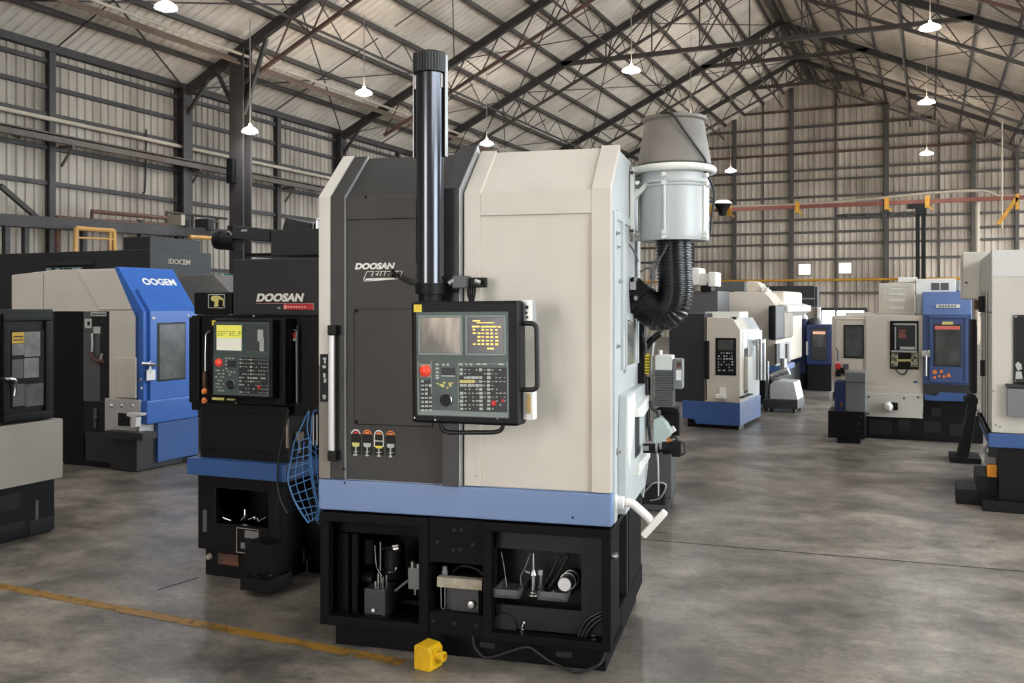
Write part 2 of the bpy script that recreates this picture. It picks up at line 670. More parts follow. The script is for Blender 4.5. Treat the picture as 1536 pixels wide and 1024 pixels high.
# --- corrugated sheets: real trapezoid ribs
def ribbed(p0, u, v, n, length, height_fn, pitch=0.21, d=0.035):
    """sheet starting at p0, running along u, rising along v to height_fn(t); ribs push along n"""
    bm = bmesh.new()
    u, v, n = Vector(u), Vector(v), Vector(n)
    ts = []
    t = 0.0
    while t < length:
        for a, h in ((0.0, 0), (0.52, 0), (0.62, 1), (0.90, 1)):
            if t + a * pitch <= length:
                ts.append((t + a * pitch, h))
        t += pitch
    ts.append((length, 0))
    prev = None
    for a, h in ts:
        lo, hi = height_fn(a)
        A = bm.verts.new(Vector(p0) + u * a + n * (h * d) + v * lo)
        B = bm.verts.new(Vector(p0) + u * a + n * (h * d) + v * hi)
        if prev:
            bm.faces.new((prev[0], A, B, prev[1]))
        prev = (A, B)
    m = MB()
    m.bm.free()
    m.bm = bm
    return m


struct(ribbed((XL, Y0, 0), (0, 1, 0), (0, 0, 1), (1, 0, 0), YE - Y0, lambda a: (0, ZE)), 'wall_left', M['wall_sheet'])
# gable wall with a goods door in it and two small windows
DOOR = (at(1222, 470, 45), at(1294, 470, 45))
wlist = [(1197, 1217, 395, 413), (1257.5, 1278.5, 393, 411)]


def end_at(px, py):
    """the point of the gable wall seen at a pixel"""
    a = (px - 768) / FOC
    Y = YE / (a * ST + CT)
    return at(px, py, Y)


d0, d1 = end_at(1233, 466).x, end_at(1296, 466).x
dz = end_at(1260, 466).z
holes = [(d0, d1, 0.0, dz)]
for a, b, t, u in wlist:
    holes.append((end_at(a, t).x, end_at(b, t).x, end_at(a, u).z, end_at(a, t).z))
mb = MB()
mb.bm.free()
mb.bm = bmesh.new()
cuts = sorted({XL, XR} | {h[0] for h in holes} | {h[1] for h in holes})
pitch, dd = 0.27, 0.035


def wall_strip(x0, x1, lo, hi_fn):
    xs = []
    k = math.floor((x0 - XL) / pitch)
    while XL + k * pitch < x1:
        for a, h in ((0.0, 0), (0.52, 0), (0.62, 1), (0.90, 1)):
            x = XL + (k + a) * pitch
            if x0 + 1e-4 < x < x1 - 1e-4:
                xs.append((x, h))
        k += 1
    xs = [(x0, 0)] + xs + [(x1, 0)]
    if x0 < XM < x1:
        xs.append((XM, 0))
        xs.sort()
    prev = None
    for x, h in xs:
        A = mb.bm.verts.new((x, YE - h * dd, lo))
        B = mb.bm.verts.new((x, YE - h * dd, hi_fn(x)))
        if prev:
            mb.bm.faces.new((prev[0], prev[1], B, A))
        prev = (A, B)


for x0, x1 in zip(cuts, cuts[1:]):
    hs = sorted([h for h in holes if h[0] <= x0 + 1e-4 and h[1] >= x1 - 1e-4], key=lambda h: h[2])
    z = 0.0
    for h in hs:
        if h[2] > z + 1e-3:
            wall_strip(x0, x1, z, lambda x, q=h[2]: q)
        z = h[3]
    wall_strip(x0, x1, z, roof_z)
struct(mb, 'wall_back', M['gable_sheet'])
# window panes and frames
M['bright_pane'] = mat('daylight_pane', (238, 244, 246), 0.6, emit=1.6)
k = 0
for h in holes[1:]:
    k += 1
    fr_ = MB().frame(h[0] - 0.04, h[1] + 0.04, h[2] - 0.04, h[3] + 0.04, 0.08, YE - 0.07, YE + 0.05)
    w = struct(fr_, 'window_%d' % k, M['wall_sheet'])
    MB().box(h[0], h[1], YE - 0.01, YE + 0.01, h[2], h[3]).build('pane', M['bright_pane'], w)
fr_ = MB().box(d0 - 0.15, d0, YE - 0.1, YE + 0.1, 0, dz + 0.15).box(d1, d1 + 0.15, YE - 0.1, YE + 0.1, 0, dz + 0.15).box(d0, d1, YE - 0.1, YE + 0.1, dz, dz + 0.15)
w = struct(fr_, 'door_1', M['frame_steel'])
# side and entrance walls; unseen gaps added to let daylight in


def open_wall(p0, u, n, length, doors, top, pitch=0.21):
    m = MB()
    m.bm.free()
    m.bm = bmesh.new()
    u, n = Vector(u), Vector(n)
    edges = sorted({0.0, length} | {a for d in doors for a in d[:2]} | ({XM - XL} if length < 30 else set()))
    for a, b in zip(edges, edges[1:]):
        lo = max([d[2] for d in doors if d[0] <= a + 1e-6 and d[1] >= b - 1e-6] + [0])
        k = int((b - a) / pitch)
        prev = None
        ts = [(a, 0)] + [(a + (i + q) * pitch, h) for i in range(k) for q, h in ((0.02, 0), (0.52, 0), (0.62, 1), (0.9, 1))] + [(b, 0)]
        for t, h in ts:
            A = m.bm.verts.new(Vector(p0) + u * t + n * 0.035 * h + Vector((0, 0, lo)))
            B = m.bm.verts.new(Vector(p0) + u * t + n * 0.035 * h + Vector((0, 0, top(t))))
            if prev:
                m.bm.faces.new((prev[0], A, B, prev[1]))
            prev = (A, B)
    return m


struct(open_wall((XR, Y0, 0), (0, 1, 0), (-1, 0, 0), YE - Y0, [(a - Y0, b - Y0, 4.0) for a, b in DAYLIGHT_GAPS_R], lambda t: 4.7), 'wall_right', M['wall_sheet'])
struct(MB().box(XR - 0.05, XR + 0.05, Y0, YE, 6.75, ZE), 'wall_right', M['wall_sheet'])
for k in range(19):       # posts of an unseen open band, added to light the roof
    y = Y0 + 1 + k * 2.9
    struct(MB().box(XR - 0.05, XR + 0.05, y - 0.06, y + 0.06, 4.7, 6.75), 'wall_post', M['frame_steel'])
struct(open_wall((XL, Y0, 0), (1, 0, 0), (0, 1, 0), XR - XL, [(a - XL, b - XL, 4.6) for a, b in DAYLIGHT_GAPS_F], lambda t: roof_z(XL + t)), 'wall_front', M['wall_sheet'])

# --- roof sheets
su = Vector((XM - XL, 0, ZR - ZE))
L1 = su.length
m_ = ribbed((XL, Y0, ZE), (0, 1, 0), su.normalized(), (su.normalized().z, 0, -su.normalized().x), YE - Y0, lambda a: (0, L1), 0.25, 0.03)
struct(m_, 'ceiling', M['roof_sheet'])
sv = Vector((XM - XR, 0, ZR - ZE))
L2 = sv.length
m_ = ribbed((XR, Y0, ZE), (0, 1, 0), sv.normalized(), (-sv.normalized().z, 0, sv.normalized().x), YE - Y0, lambda a: (0, L2), 0.25, 0.03)
struct(m_, 'ceiling', M['roof_sheet'])

# --- left wall: columns and girts
for y in (6.4, 10.1, 13.8, 17.5, 21.2, 24.1, 27.7, 31.5, 35.3, 39.1, 43.0):
    big_ = y in (17.5, 10.1, 24.1)
    w, d = (0.30, 0.30) if big_ else (0.15, 0.13)
    m_ = MB().box(XL + 0.04, XL + 0.09, y - w / 2, y + w / 2, 0, ZE - 0.05).box(XL + 0.09, XL + d, y - 0.03, y + 0.03, 0, ZE - 0.05)
    m_.box(XL + d, XL + d + 0.05, y - w / 2, y + w / 2, 0, ZE - 0.05)
    struct(m_, 'wall_column', M['frame_steel'])


def on_x(px, py, x):
    """the point on the plane hall-x = x seen at a pixel"""
    a = (px - 768) / FOC
    return at(px, py, x / (a * CT - ST))


def on_y(px, py, y):
    a = (px - 768) / FOC
    return at(px, py, y / (a * ST + CT))


for z in (0.9, 1.7, 2.5, 3.36, 4.14, 4.88, 5.56, 6.13, 6.67):
    struct(MB().box(XL + 0.036, XL + 0.12, Y0, YE - 0.1, z - 0.045, z + 0.045), 'wall_girt', M['frame_steel'])
struct(MB().box(XL + 0.036, XL + 0.2, Y0, YE - 0.1, ZE - 0.14, ZE + 0.02), 'eaves_beam', M['frame_steel'])

# --- gable wall: posts and girts
for px, w in ((1103, 0.16), (1188, 0.18), (1330, 0.22), (1460, 0.18), (1525, 0.14), (1040, 0.14), (960, 0.14)):
    x = on_y(px, 300, YE).x
    struct(MB().box(x - w / 2, x + w / 2, YE - 0.26, YE - 0.05, 0, roof_z(x) - 0.1), 'wall_post', M['gable_steel'])
for px in (1145, 1254, 1409):
    x = on_y(px, 300, YE).x
    struct(MB().box(x - 0.04, x + 0.04, YE - 0.09, YE - 0.03, 0, roof_z(x) - 0.1), 'wall_rail', M['gable_steel'])
for z, mt in ((11.0, 'rust_steel'), (10.17, 'frame_steel'), (9.45, 'frame_steel'), (8.9, 'rust_steel'), (8.09, 'frame_steel'), (7.6, 'frame_steel'), (6.8, 'frame_steel'),
              (5.73, 'frame_steel'), (5.1, 'frame_steel'), (4.55, 'frame_steel'), (3.8, 'frame_steel'), (2.2, 'frame_steel'), (1.2, 'frame_steel')):
    xa = XL if z < ZE else XM - (ZR - z) / (ZR - ZE) * (XM - XL)
    xb = XR if z < ZE else XM + (ZR - z) / (ZR - ZE) * (XR - XM)
    m_ = MB()
    for a, b in (((xa, d0 - 0.15), (d1 + 0.15, xb)) if z < dz else ((xa, xb),)):
        m_.box(a + 0.2, b - 0.2, YE - 0.15, YE - 0.036, z - 0.05, z + 0.05)
    struct(m_, 'wall_girt', M['gable_steel' if mt == 'frame_steel' else mt])
# ================================================================= ROOF STEEL
def slope_pt(x, y, drop):
    return Vector((x, y, roof_z(x) - drop))


# purlins, running along the hall under the sheets
NP = 12
for side in (0, 1):
    for k in range(NP + 1):
        xe = XL + 0.1 if side == 0 else XR - 0.1
        x = xe + (XM - xe) * (k / (NP + 0.35))
        m_ = MB()
        m_.bar((x, Y0, roof_z(x) - 0.13), (x, YE - 0.1, roof_z(x) - 0.11), 0.07, 0.12)
        if k in (4, 8, 11):
            # lattice purlin: a lower chord with a zigzag of thin rods
            zt, zb = roof_z(x) - 0.18, roof_z(x) - 0.85
            m_.bar((x, Y0 + 6, zb), (x, YE - 0.4, zb), 0.05, 0.05)
            y, up = Y0 + 6, True
            while y < YE - 1.5:
                m_.bar((x, y, zt if up else zb), (x, y + 0.95, zb if up else zt), 0.022, 0.022)
                y += 0.95
                up = not up
        struct(m_, 'roof_purlin_beam', M['truss_steel'])

# frames: rafters with a lower chord, webs and a level tie
for fy, tz in ((2.6, None), (10.1, None), (17.5, None), (24.1, None), (28.6, 9.5), (36.3, 10.9), (42.0, 11.2)):
    main = fy not in (42.0,)
    top = MB()
    w, h = (0.14, 0.21) if main else (0.12, 0.18)
    for xe in (XL, XR):
        top.bar(slope_pt(xe, fy, 0.34), slope_pt(XM, fy, 0.34), w, h)
    struct(top, 'roof_rafter_beam', M['frame_steel'])
    low = MB()
    for xe, sgn in ((XL, 1), (XR, -1)):
        pts = []
        n = 9
        xa = XL + 1.8 if sgn > 0 else XR - 1.8
        for i in range(n + 1):
            x = xa + (XM - xa) * i / n
            pts.append((x, roof_z(x) - 1.15))
        low.bar((pts[0][0], fy, pts[0][1]), (pts[-1][0], fy, pts[-1][1]), 0.08, 0.08)
        for i in range(n):
            a, b = pts[i], pts[i + 1]
            xm = (a[0] + b[0]) / 2
            low.bar((a[0], fy, a[1]), (xm, fy, roof_z(xm) - 0.45), 0.032, 0.032)
            low.bar((xm, fy, roof_z(xm) - 0.45), (b[0], fy, b[1]), 0.032, 0.032)
    struct(low, 'roof_chord_beam', M['rust_steel'] if fy in (17.5, 24.1) else M['truss_steel'])
    if tz:
        dx = (ZR - tz - 0.3) / (ZR - ZE)
        xa, xb = XM - dx * (XM - XL), XM + dx * (XR - XM)
        m_ = MB()
        m_.bar((xa, fy, tz), (xb, fy, tz), 0.14, 0.13)
        n = 8
        for i in range(1, n):
            x = xa + (xb - xa) * i / n
            m_.bar((x, fy, tz), (x, fy, roof_z(x) - 0.4), 0.036, 0.036)
            x2 = xa + (xb - xa) * (i + (1 if x < XM else -1)) / n
            m_.bar((x, fy, tz), (x2, fy, roof_z(x2) - 0.4), 0.04, 0.04)
        struct(m_, 'roof_tie_beam', M['truss_steel'])

# wind bracing rods criss-cross between frames
for ya, yb in ((10.1, 17.5), (17.5, 24.1), (24.1, 28.6), (28.6, 36.3), (36.3, 42.0)):
    m_ = MB()
    for xe in (XL, XR):
        n = 3
        for i in range(n):
            xa, xb = xe + (XM - xe) * (i + 0.08) / n, xe + (XM - xe) * (i + 0.95) / n
            m_.bar(slope_pt(xa, ya, 0.3), slope_pt(xb, yb, 0.3), 0.03, 0.03)
            m_.bar(slope_pt(xb, ya, 0.36), slope_pt(xa, yb, 0.36), 0.03, 0.03)
            # sag rods between purlins
            ym = (ya + yb) / 2
            m_.bar(slope_pt(xa, ym, 0.2), slope_pt(xb, ym, 0.2), 0.025, 0.025)
    struct(m_, 'roof_brace_beam', M['truss_steel'])
struct(MB().bar((XM, Y0, ZR - 0.2), (XM, YE, ZR - 0.2), 0.2, 0.16), 'roof_ridge_beam', M['truss_steel'])

# knee braces on the wall frames
for fy in (17.5, 24.1):
    m_ = MB()
    m_.bar((XL + 0.2, fy, ZE - 0.9), (XL + 0.95, fy, roof_z(XL + 0.95) - 0.45), 0.07, 0.07)
    struct(m_, 'roof_knee_beam', M['frame_steel'])

# the free-standing column under the second rafter
cp = on_y(361, 300, 17.4)
zt = roof_z(cp.x) - 0.4
m_ = MB()
m_.box(-0.20, 0.20, -0.16, -0.12, 0, zt).box(-0.20, 0.20, 0.12, 0.16, 0, zt).box(-0.02, 0.02, -0.12, 0.12, 0, zt)
m_.box(-0.24, 0.24, -0.20, 0.20, 0, 0.03)
m_.bar((-0.1, 0, zt - 1.5), (-0.75, 0, zt - 0.35), 0.08, 0.08).bar((0.1, 0, zt - 1.5), (0.75, 0, zt + 0.2), 0.08, 0.08)
o = struct(m_, 'support_column', M['frame_steel'])
o.location = (cp.x, 17.4, 0)
o.rotation_euler.z = R(0)
bx = on_y(346, 256, 17.15)
tag(MB().box(-0.09, 0.09, -0.07, 0.07, -0.29, 0.29, 0.01).build('switch_box', M['black']), 'small black switch box fixed to the free-standing roof column', 'switch box').location = bx + Vector((0, 0.02, 0))

# pipes along the columns, high on the left
for dz_, dx_, mt, r_ in ((0.0, 0.0, 'pipe_brown', 0.05), (0.12, 0.14, 'pipe_pale', 0.035), (-0.09, 0.1, 'pipe_brown', 0.03)):
    p0 = (-14.75 + dx_, 4.0, 7.32 + dz_)
    p1 = (-14.75 + dx_, YE - 0.4, 7.32 + dz_)
    o = MB().cyl(p0, p1, r_, n=10).build('overhead_pipe', M[mt])
    tag(o, {0.05: 'thick brown overhead pipe running along under the left roof slope', 0.035: 'pale thin overhead pipe above the brown ones under the left roof slope',
            0.03: 'thin brown pipe slung lowest under the left roof slope'}[r_], 'pipe')
o = MB().cyl((XL + 0.19, Y0 + 6, 5.46), (XL + 0.19, 27.5, 5.46), 0.045, n=10).build('wall_conduit', M['pipe_pale'])
tag(o, 'pale pipe fixed along the corrugated left wall below a girt', 'pipe')
m_ = MB().bar((XL + 0.55, Y0 + 6, 4.98), (XL + 0.55, 29.5, 4.98), 0.10, 0.12).bar((XL + 0.55, Y0 + 6, 5.08), (XL + 0.55, 29.5, 5.08), 0.16, 0.03)
for y in (13.8, 17.5, 21.2, 24.1):
    m_.bar((XL + 0.2, y + 0.15, 4.9), (XL + 0.6, y + 0.15, 4.9), 0.06, 0.06).bar((XL + 0.25, y + 0.15, 4.5), (XL + 0.58, y + 0.15, 4.88), 0.04, 0.04)
tag(m_.build('cable_rail', mat('brown_grey_steel', (92, 80, 72), 0.6, var=0.3, scale=3)), 'brown steel rail on brackets running along the left wall', 'rail')
p = on_x(212, 195, XL)
m_ = MB().tube(bez([p + Vector((0.15, 0, 0)), on_x(211, 240, XL) + Vector((0.16, 0, 0)), on_x(210, 285, XL) + Vector((0.15, 0, 0)), on_x(205, 290, XL) + Vector((0.2, 0, 0))]), 0.022, 6)
tag(m_.build('hanging_cable', M['rubber']), 'dark cable hanging down the corrugated left wall', 'cable')
# diagonal stays at the far left of the wall
m_ = MB()
for a, b in (((0, 278), (62, 332)), ((0, 188), (30, 205))):
    m_.bar(on_x(a[0], a[1], XL + 0.3), on_x(b[0], b[1], XL + 0.3), 0.09, 0.09)
struct(m_, 'wall_brace_beam', M['frame_steel'])

# ----------------------------------------------------------------- lamps
M['lamp_glow'] = mat('lamp_glow', (246, 250, 255), 0.5, emit=1.0)
M['lamp_glow'].node_tree.nodes['Principled BSDF'].inputs['Emission Strength'].default_value = LAMP
M['lamp_shade'] = mat('uplight_lamp_shade', (225, 220, 210), 0.4)
M['lamp_shade'].node_tree.nodes['Principled BSDF'].inputs['Emission Color'].default_value = rgb(255, 240, 222)
M['lamp_shade'].node_tree.nodes['Principled BSDF'].inputs['Emission Strength'].default_value = SHADE_UPLIGHT  # emission added to the shade as uplight for the roof
M['lamp_wire'] = mat('lamp_wire', (150, 144, 136), 0.5)


def lamp(px, py, Y, dia, label):
    c = at(px, py, Y)
    t = thing('pendant_lamp', label, 'lamp', loc=c, group='high bay lamps under the roof')
    r = dia / 2
    MB().lathe([(0.02, 0.16), (0.03, 0.15), (0.035, 0.10), (r * 0.55, 0.065), (r * 0.92, 0.015), (r, -0.03), (r * 0.97, -0.03), (r * 0.88, 0.005), (r * 0.5, 0.052), (0.0, 0.06)], n=28).build('lamp_shade', M['lamp_shade'], t)
    MB().lathe([(0.0, -0.075), (r * 0.5, -0.065), (r * 0.8, -0.04), (r * 0.9, -0.012), (r * 0.85, 0.012), (0.0, 0.02)], n=28).build('lamp_lens', M['lamp_glow'], t)
    MB().cyl((0, 0, 0.15), (0, 0, roof_z(c.x) - c.z - 0.2), 0.011, n=6).build('suspension_wire', M['lamp_wire'], t)


lamp(249, 10, 15.6, 0.37, 'bright high bay lamp nearest the top left corner, above the left wall')
lamp(546, 139, 23.0, 0.41, 'lit high bay lamp just left of the tall steel tube')
lamp(730, 215, 29.0, 0.42, 'lit high bay lamp over the pale panel of the large machine, right of the tube')
lamp(375, 196, 21.2, 0.36, 'low hung lit lamp beside the free-standing roof column')
lamp(947, 105, 24.0, 0.47, 'lit lamp high under the roof above the grey exhaust cone')
lamp(1036, 177, 32.0, 0.50, 'lit lamp half hidden by the rim of the exhaust cone')
lamp(1096, 256, 40.0, 0.46, 'small lit lamp against the back wall right of the white collector drum')
lamp(1395, 41, 22.0, 0.48, 'largest of the three lamps hanging one below another on the right')
lamp(1390, 153, 29.5, 0.51, 'middle one of the three lamps hanging one below another on the right')
lamp(1390, 230, 37.0, 0.50, 'lowest of the three lamps hanging one below another on the right')

# unseen lamps added over and behind the viewer for more light from above
for k, (x, y) in enumerate(((-12.5, 3.0), (-6.0, 9.0), (-6.0, 2.0), (-6.0, -4.5), (0.8, 12.0), (0.8, 4.8), (0.8, -2.5), (5.4, 8.5), (5.4, 0.5))):
    c = Vector((x, y, 8.0))
    t = thing('pendant_lamp', 'unseen high bay lamp added over the entrance for top light', 'lamp', loc=c, group='added lamps over the entrance')
    MB().lathe([(0.045, 0.30), (0.06, 0.28), (0.07, 0.17), (0.12, 0.12), (0.22, 0.02), (0.24, -0.03), (0.23, -0.03), (0.21, 0.015), (0.11, 0.10), (0.0, 0.11)], n=24).build('lamp_shade', M['lamp_shade'], t)
    MB().lathe([(0.0, -0.075), (0.12, -0.065), (0.19, -0.04), (0.215, -0.012), (0.2, 0.012), (0.0, 0.02)], n=24).build('lamp_lens', M['lamp_glow'], t)
    MB().cyl((0, 0, 0.29), (0, 0, roof_z(x) - 8.2), 0.011, n=6).build('suspension_wire', M['lamp_wire'], t)

# an unlit domed fitting on the gable rail
c = on_y(1084, 306, 42.0)
t = thing('pendant_dome_lamp', 'unlit dark dome fitting with a white cap above the red rail', 'lamp', loc=c)
MB().lathe([(0.0, 0.2), (0.28, 0.17), (0.4, 0.07), (0.42, 0.0), (0.0, 0.0)], n=24).build('cap', M['off_white'], t)
MB().lathe([(0.0, -0.55), (0.16, -0.5), (0.2, -0.3), (0.36, -0.05), (0.38, 0.0), (0.0, 0.0)], n=24).build('housing', M['black'], t)
MB().tube([(-0.2, 0, 0.05), (-1.1, 0, 0.75)], 0.03, 6).build('stay', M['frame_steel'], t)

# ----------------------------------------------------------------- crane rail across the gable
YC = 42.8
A, B = on_y(1058, 321, YC), on_y(1540, 290, YC)
zr = (A.z + B.z) / 2
m_ = MB().bar((A.x - 6, YC, zr), (B.x, YC, zr), 0.14, 0.16)
t = thing('crane_rail', 'rust red rail with yellow clips spanning the back wall', 'rail', loc=(0, 0, 0))
m_.build('beam', mat('red_rail_paint', (130, 72, 56), 0.55, var=0.35, scale=1.5), t)
M['rail_yellow'] = mat('rail_yellow', (206, 150, 40), 0.5, var=0.3, scale=5)
for px in (1065, 1094, 1196, 1330, 1391):
    x = on_y(px, 310, YC - 0.1).x
    MB().box(x - 0.09, x + 0.09, YC - 0.16, YC - 0.08, zr - 0.28, zr + 0.22).bar((x, YC - 0.12, zr - 0.2), (x + 0.22, YC - 0.12, zr - 0.34), 0.06, 0.08).build('clip', M['rail_yellow'], t)
m_ = MB()
x0, x1 = on_y(1255, 318, YC).x, on_y(1372, 318, YC).x
m_.cyl((x0, YC + 0.1, zr - 0.45), (x1, YC + 0.1, zr - 0.45), 0.06, n=8)
for q in (0.15, 0.4, 0.62, 0.7, 0.86):
    x = x0 + (x1 - x0) * q
    m_.box(x - 0.1, x + 0.12, YC + 0.02, YC + 0.2, zr - 0.62, zr - 0.38, 0.02)
tag(m_.build('trolley_pipe', M['frame_steel']), 'dark pipe with small trolleys slung just below the red rail', 'pipe')
x = on_y(1382, 360, YC).x
m_ = MB().box(x - 0.22, x - 0.06, YC - 0.1, YC + 0.1, 0, zr - 0.3).box(x + 0.0, x + 0.17, YC - 0.1, YC + 0.1, 0, zr - 0.3)
m_.box(x - 0.24, x + 0.2, YC - 0.15, YC + 0.15, zr - 0.55, zr - 0.25).box(x - 0.55, x + 0.35, YC - 0.1, YC + 0.1, zr - 0.28, zr - 0.08)
struct(m_, 'crane_column', M['black'])
pts = [on_y(1095, 310, 43.4), on_y(1190, 307, 43.4), on_y(1300, 299, 43.4), on_y(1400, 289, 43.4), on_y(1475, 286, 43.4), on_y(1500, 294, 43.4), on_y(1540, 292, 43.4)]
tag(MB().tube(bez(pts, 30), 0.06, 8).build('wall_conduit', M['pipe_pale']), 'pale conduit line running just above the red rail on the back wall', 'pipe')
x = on_y(1466, 350, 43.0).x
tag(MB().cyl((x, 43.0, 0), (x, 43.0, zr - 0.1), 0.09, n=10).build('downpipe', M['strip_beige']), 'beige vertical pipe below the red rail near the right end', 'pipe')
x = on_y(1503, 260, 41.0).x
m_ = MB().cyl((x, 41.0, 4.6), (x, 41.0, roof_z(x) - 0.3), 0.035, n=8)
tag(m_.build('hanging_rod', M['pipe_pale']), 'thin pale rod dropping from the roof to the rail end', 'rod')
p = on_y(1528, 310, 40.5)
t = thing('rail_end_bracket', 'yellow bracket at the right end of the red rail', 'bracket', loc=p)
MB().bar((-0.05, 0, 0.5), (-0.05, 0, -0.1), 0.12, 0.12).bar((-0.05, 0, 0.35), (-0.7, 0, -0.65), 0.12, 0.14).build('arm', M['rail_yellow'], t)
# yellow gas line low on the gable
z = on_y(1330, 419, YE).z
tag(MB().cyl((XL + 0.3, YE - 0.32, z), (XR - 0.3, YE - 0.32, z), 0.055, n=8).build('wall_gas_pipe', M['rail_yellow']), 'thin yellow pipe running along the back wall under the two small windows', 'pipe')

# ----------------------------------------------------------------- gantry and railings on the left
XG = -15.6
g_ = lambda px, py: on_x(px, py, XG)


def rod(m_, a, b, r=0.035):
    m_.cyl(g_(*a), g_(*b), r, n=8)


m_ = MB()
m_.bar(g_(-10, 329), g_(345, 352), 0.28, 0.22)
for px in (9, 38, 125, 211, 268):
    m_.bar(g_(px, 330), Vector((g_(px, 330).x, g_(px, 330).y, 0)), 0.10, 0.10)
t = thing('pipe_gantry', 'dark steel gantry carrying pipes along the left wall', 'gantry', loc=(0, 0, 0))
m_.build('frame', M['frame_steel'], t)
m_ = MB()
for a, b in (((85, 326), (140, 331)), ((140, 331), (250, 337)), ((138, 317), (250, 327)), ((86, 333), (270, 342))):
    rod(m_, a, b, 0.045)
rod(m_, (138, 317), (138, 331)), rod(m_, (86, 326), (86, 400), 0.05)
m_.build('pipework', M['rust'], t)
m_ = MB()
for a, b in (((250, 318), (340, 328)), ((250, 338), (340, 350)), ((250, 318), (250, 338)), ((289, 323), (289, 345)), ((325, 327), (325, 348)), ((275, 321), (275, 342))):
    rod(m_, a, b, 0.03)
m_.build('railing', M['frame_steel'], t)
for a, b, mt in (((262, 322), (268, 339), 'strip_beige'), ((269, 330), (274, 341), 'black'), ((302, 328), (312, 346), 'charcoal'), ((318, 330), (323, 334), 'strip_beige')):
    p, q = g_(*a), g_(*b)
    MB().box(p.x - 0.2, p.x + 0.2, p.y, q.y, q.z, p.z, 0.01).build('box', M[mt], t)
M['rail_gold'] = mat('ochre_rail_paint', (196, 150, 84), 0.5, var=0.2, scale=4)
XG = -15.0
for pts, lab in ((((113, 377), (114, 342), (171, 346), (172, 376)), 'ochre handrail frame standing left on the gantry'), (((284, 355), (330, 358)), 'short ochre handrail left of the roof column')):
    m_ = MB()
    for a, b in zip(pts, pts[1:]):
        rod(m_, a, b, 0.045)
    if len(pts) > 2:
        rod(m_, (114, 356), (171, 359), 0.02), rod(m_, (165, 346), (165, 376), 0.03)
    tag(m_.build('handrail', M['rail_gold']), lab, 'handrail')
# green notice board
c = on_y(336, 430, 14.8)
t = thing('notice_board', 'green notice board with white sheets seen between the dark machines', 'board', loc=c)
MB().box(-0.32, 0.32, -0.03, 0.0, -0.30, 0.26).box(-0.28, -0.24, -0.03, 0.02, -c.z, 0.26).box(0.24, 0.28, -0.03, 0.02, -c.z, 0.26).build('board', mat('green_board', (40, 142, 118), 0.5), t)
for x0, x1, z0, z1 in ((-0.19, -0.07, -0.12, 0.14), (-0.02, 0.02, -0.3, 0.26), (0.03, 0.14, -0.23, -0.06), (0.19, 0.28, -0.23, -0.1)):
    MB().box(x0, x1, -0.036, -0.031, z0, z1).build('notice', M['white'], t)
# ================================================================= THE LARGE TURNING CENTRE IN FRONT
fm = Fr(-0.902, 4.40, 15.1)
W, D = 1.38, 1.02
ZB, ZS, ZC = 0.642, 0.79, 2.10       # base top, skirt top, crease
CY, CZ = 0.26, 2.325                 # top edge of the sloped face
big = thing('turning_centre', 'large pale and charcoal vertical machine tool in front with tall steel tube and blue band', 'machine', fm)
f, fx, sd = fm.f, fm.fx, fm.sd


def skin(mb, x0, x1, t, z0=ZS, z1=None, top=1.0, t_in=-0.01, bev=0.003):
    """a panel of the front face lying t proud of it; follows the crease up the sloped face as far as top (0..1)"""
    if z1 is not None:
        return mb.box(x0, x1, -t, -t_in, z0, z1, bev)
    n = (-0.654, 0.756)
    yt, zt = CY * top, ZC + (CZ - ZC) * top
    pts = [(-t, z0), (-t, ZC + 0.457 * t), (yt + n[0] * t, zt + n[1] * t), (yt - n[0] * 0.012, zt - n[1] * 0.012), (0.012, ZC - 0.005), (0.012, z0)]
    return mb.prism(pts, 'x', x0, x1, bev)


# shell
MB().prism([(0.006, ZB), (0.006, ZC), (CY + 0.004, CZ - 0.008), (D, CZ - 0.008), (D, ZB)], 'x', 0.012, W - 0.004, 0.006).build('enclosure', M['side_grey'], big, 'pale grey enclosure')
mb = MB()
skin(mb, 0, fx(498), 0.022, z0=1.32)
left_trim = mb.build('corner_trim', M['cream'], big, 'cream corner strip')
M['trim_low'] = mat('lower_trim_grey', (122, 116, 107), 0.45, var=0.12, scale=4)  # lower strip a darker grey-brown than the cream above
mb = MB()
skin(mb, 0, fx(498), 0.020, z0=ZS, z1=1.32)
mb.build('corner_trim', M['trim_low'], big, 'dull grey lower corner strip')

# charcoal sliding door
xd0, xd1, xs = fx(498), fx(697), fx(669)
zh = f(560, 329)[1]
mb = MB()
skin(mb, xd0, fx(520), 0.016)
skin(mb, fx(520) - 0.002, xs, 0.003)
mb.box(fx(520), xs, -0.016, 0.0, zh, ZC + 0.002, 0.003)
x0, z0 = f(532, 636)
x1, z1 = f(650, 463)
mb.box(x0, x1, -0.009, 0.0, z0, z1, 0.006)
door = mb.build('sliding_door', M['dark_door'], big, 'charcoal sliding door')
mb = MB()
skin(mb, xs, fx(693), 0.052)
mb.build('door_post', M['charcoal'], door)
mb = MB()
skin(mb, fx(693), fx(693) + 0.008, 0.050)  # silver strips paint the bright light on the raised edges
skin(mb, fx(519), fx(519) + 0.005, 0.0175)
mb.each('edge_highlight', M['silver'], door, 'silver strip painting the lit door edge')
# small dark stains / fasteners
mb = MB()
for px, py in ((536, 466), (536, 632), (551, 296), (671, 300), (684, 700), (518, 702)):
    x, z = f(px, py)
    mb.lathe([(0.0, 0.006), (0.006, 0.004), (0.008, 0.0)], (x, -0.016 if py > 400 else -0.02, z), 10, (0, -1, 0))
mb.each('screw', M['black'], door)
# door lettering
xa, za = f(533, 404.3)
xb, zb = f(594.5, 393.5)
text_mb('DOOSAN', xa, za, -0.004, zb - za, xb - xa - 0.012, 0.05, 0.28).build('lettering', M['letter_white'], door, 'white lettering')
mb = MB()
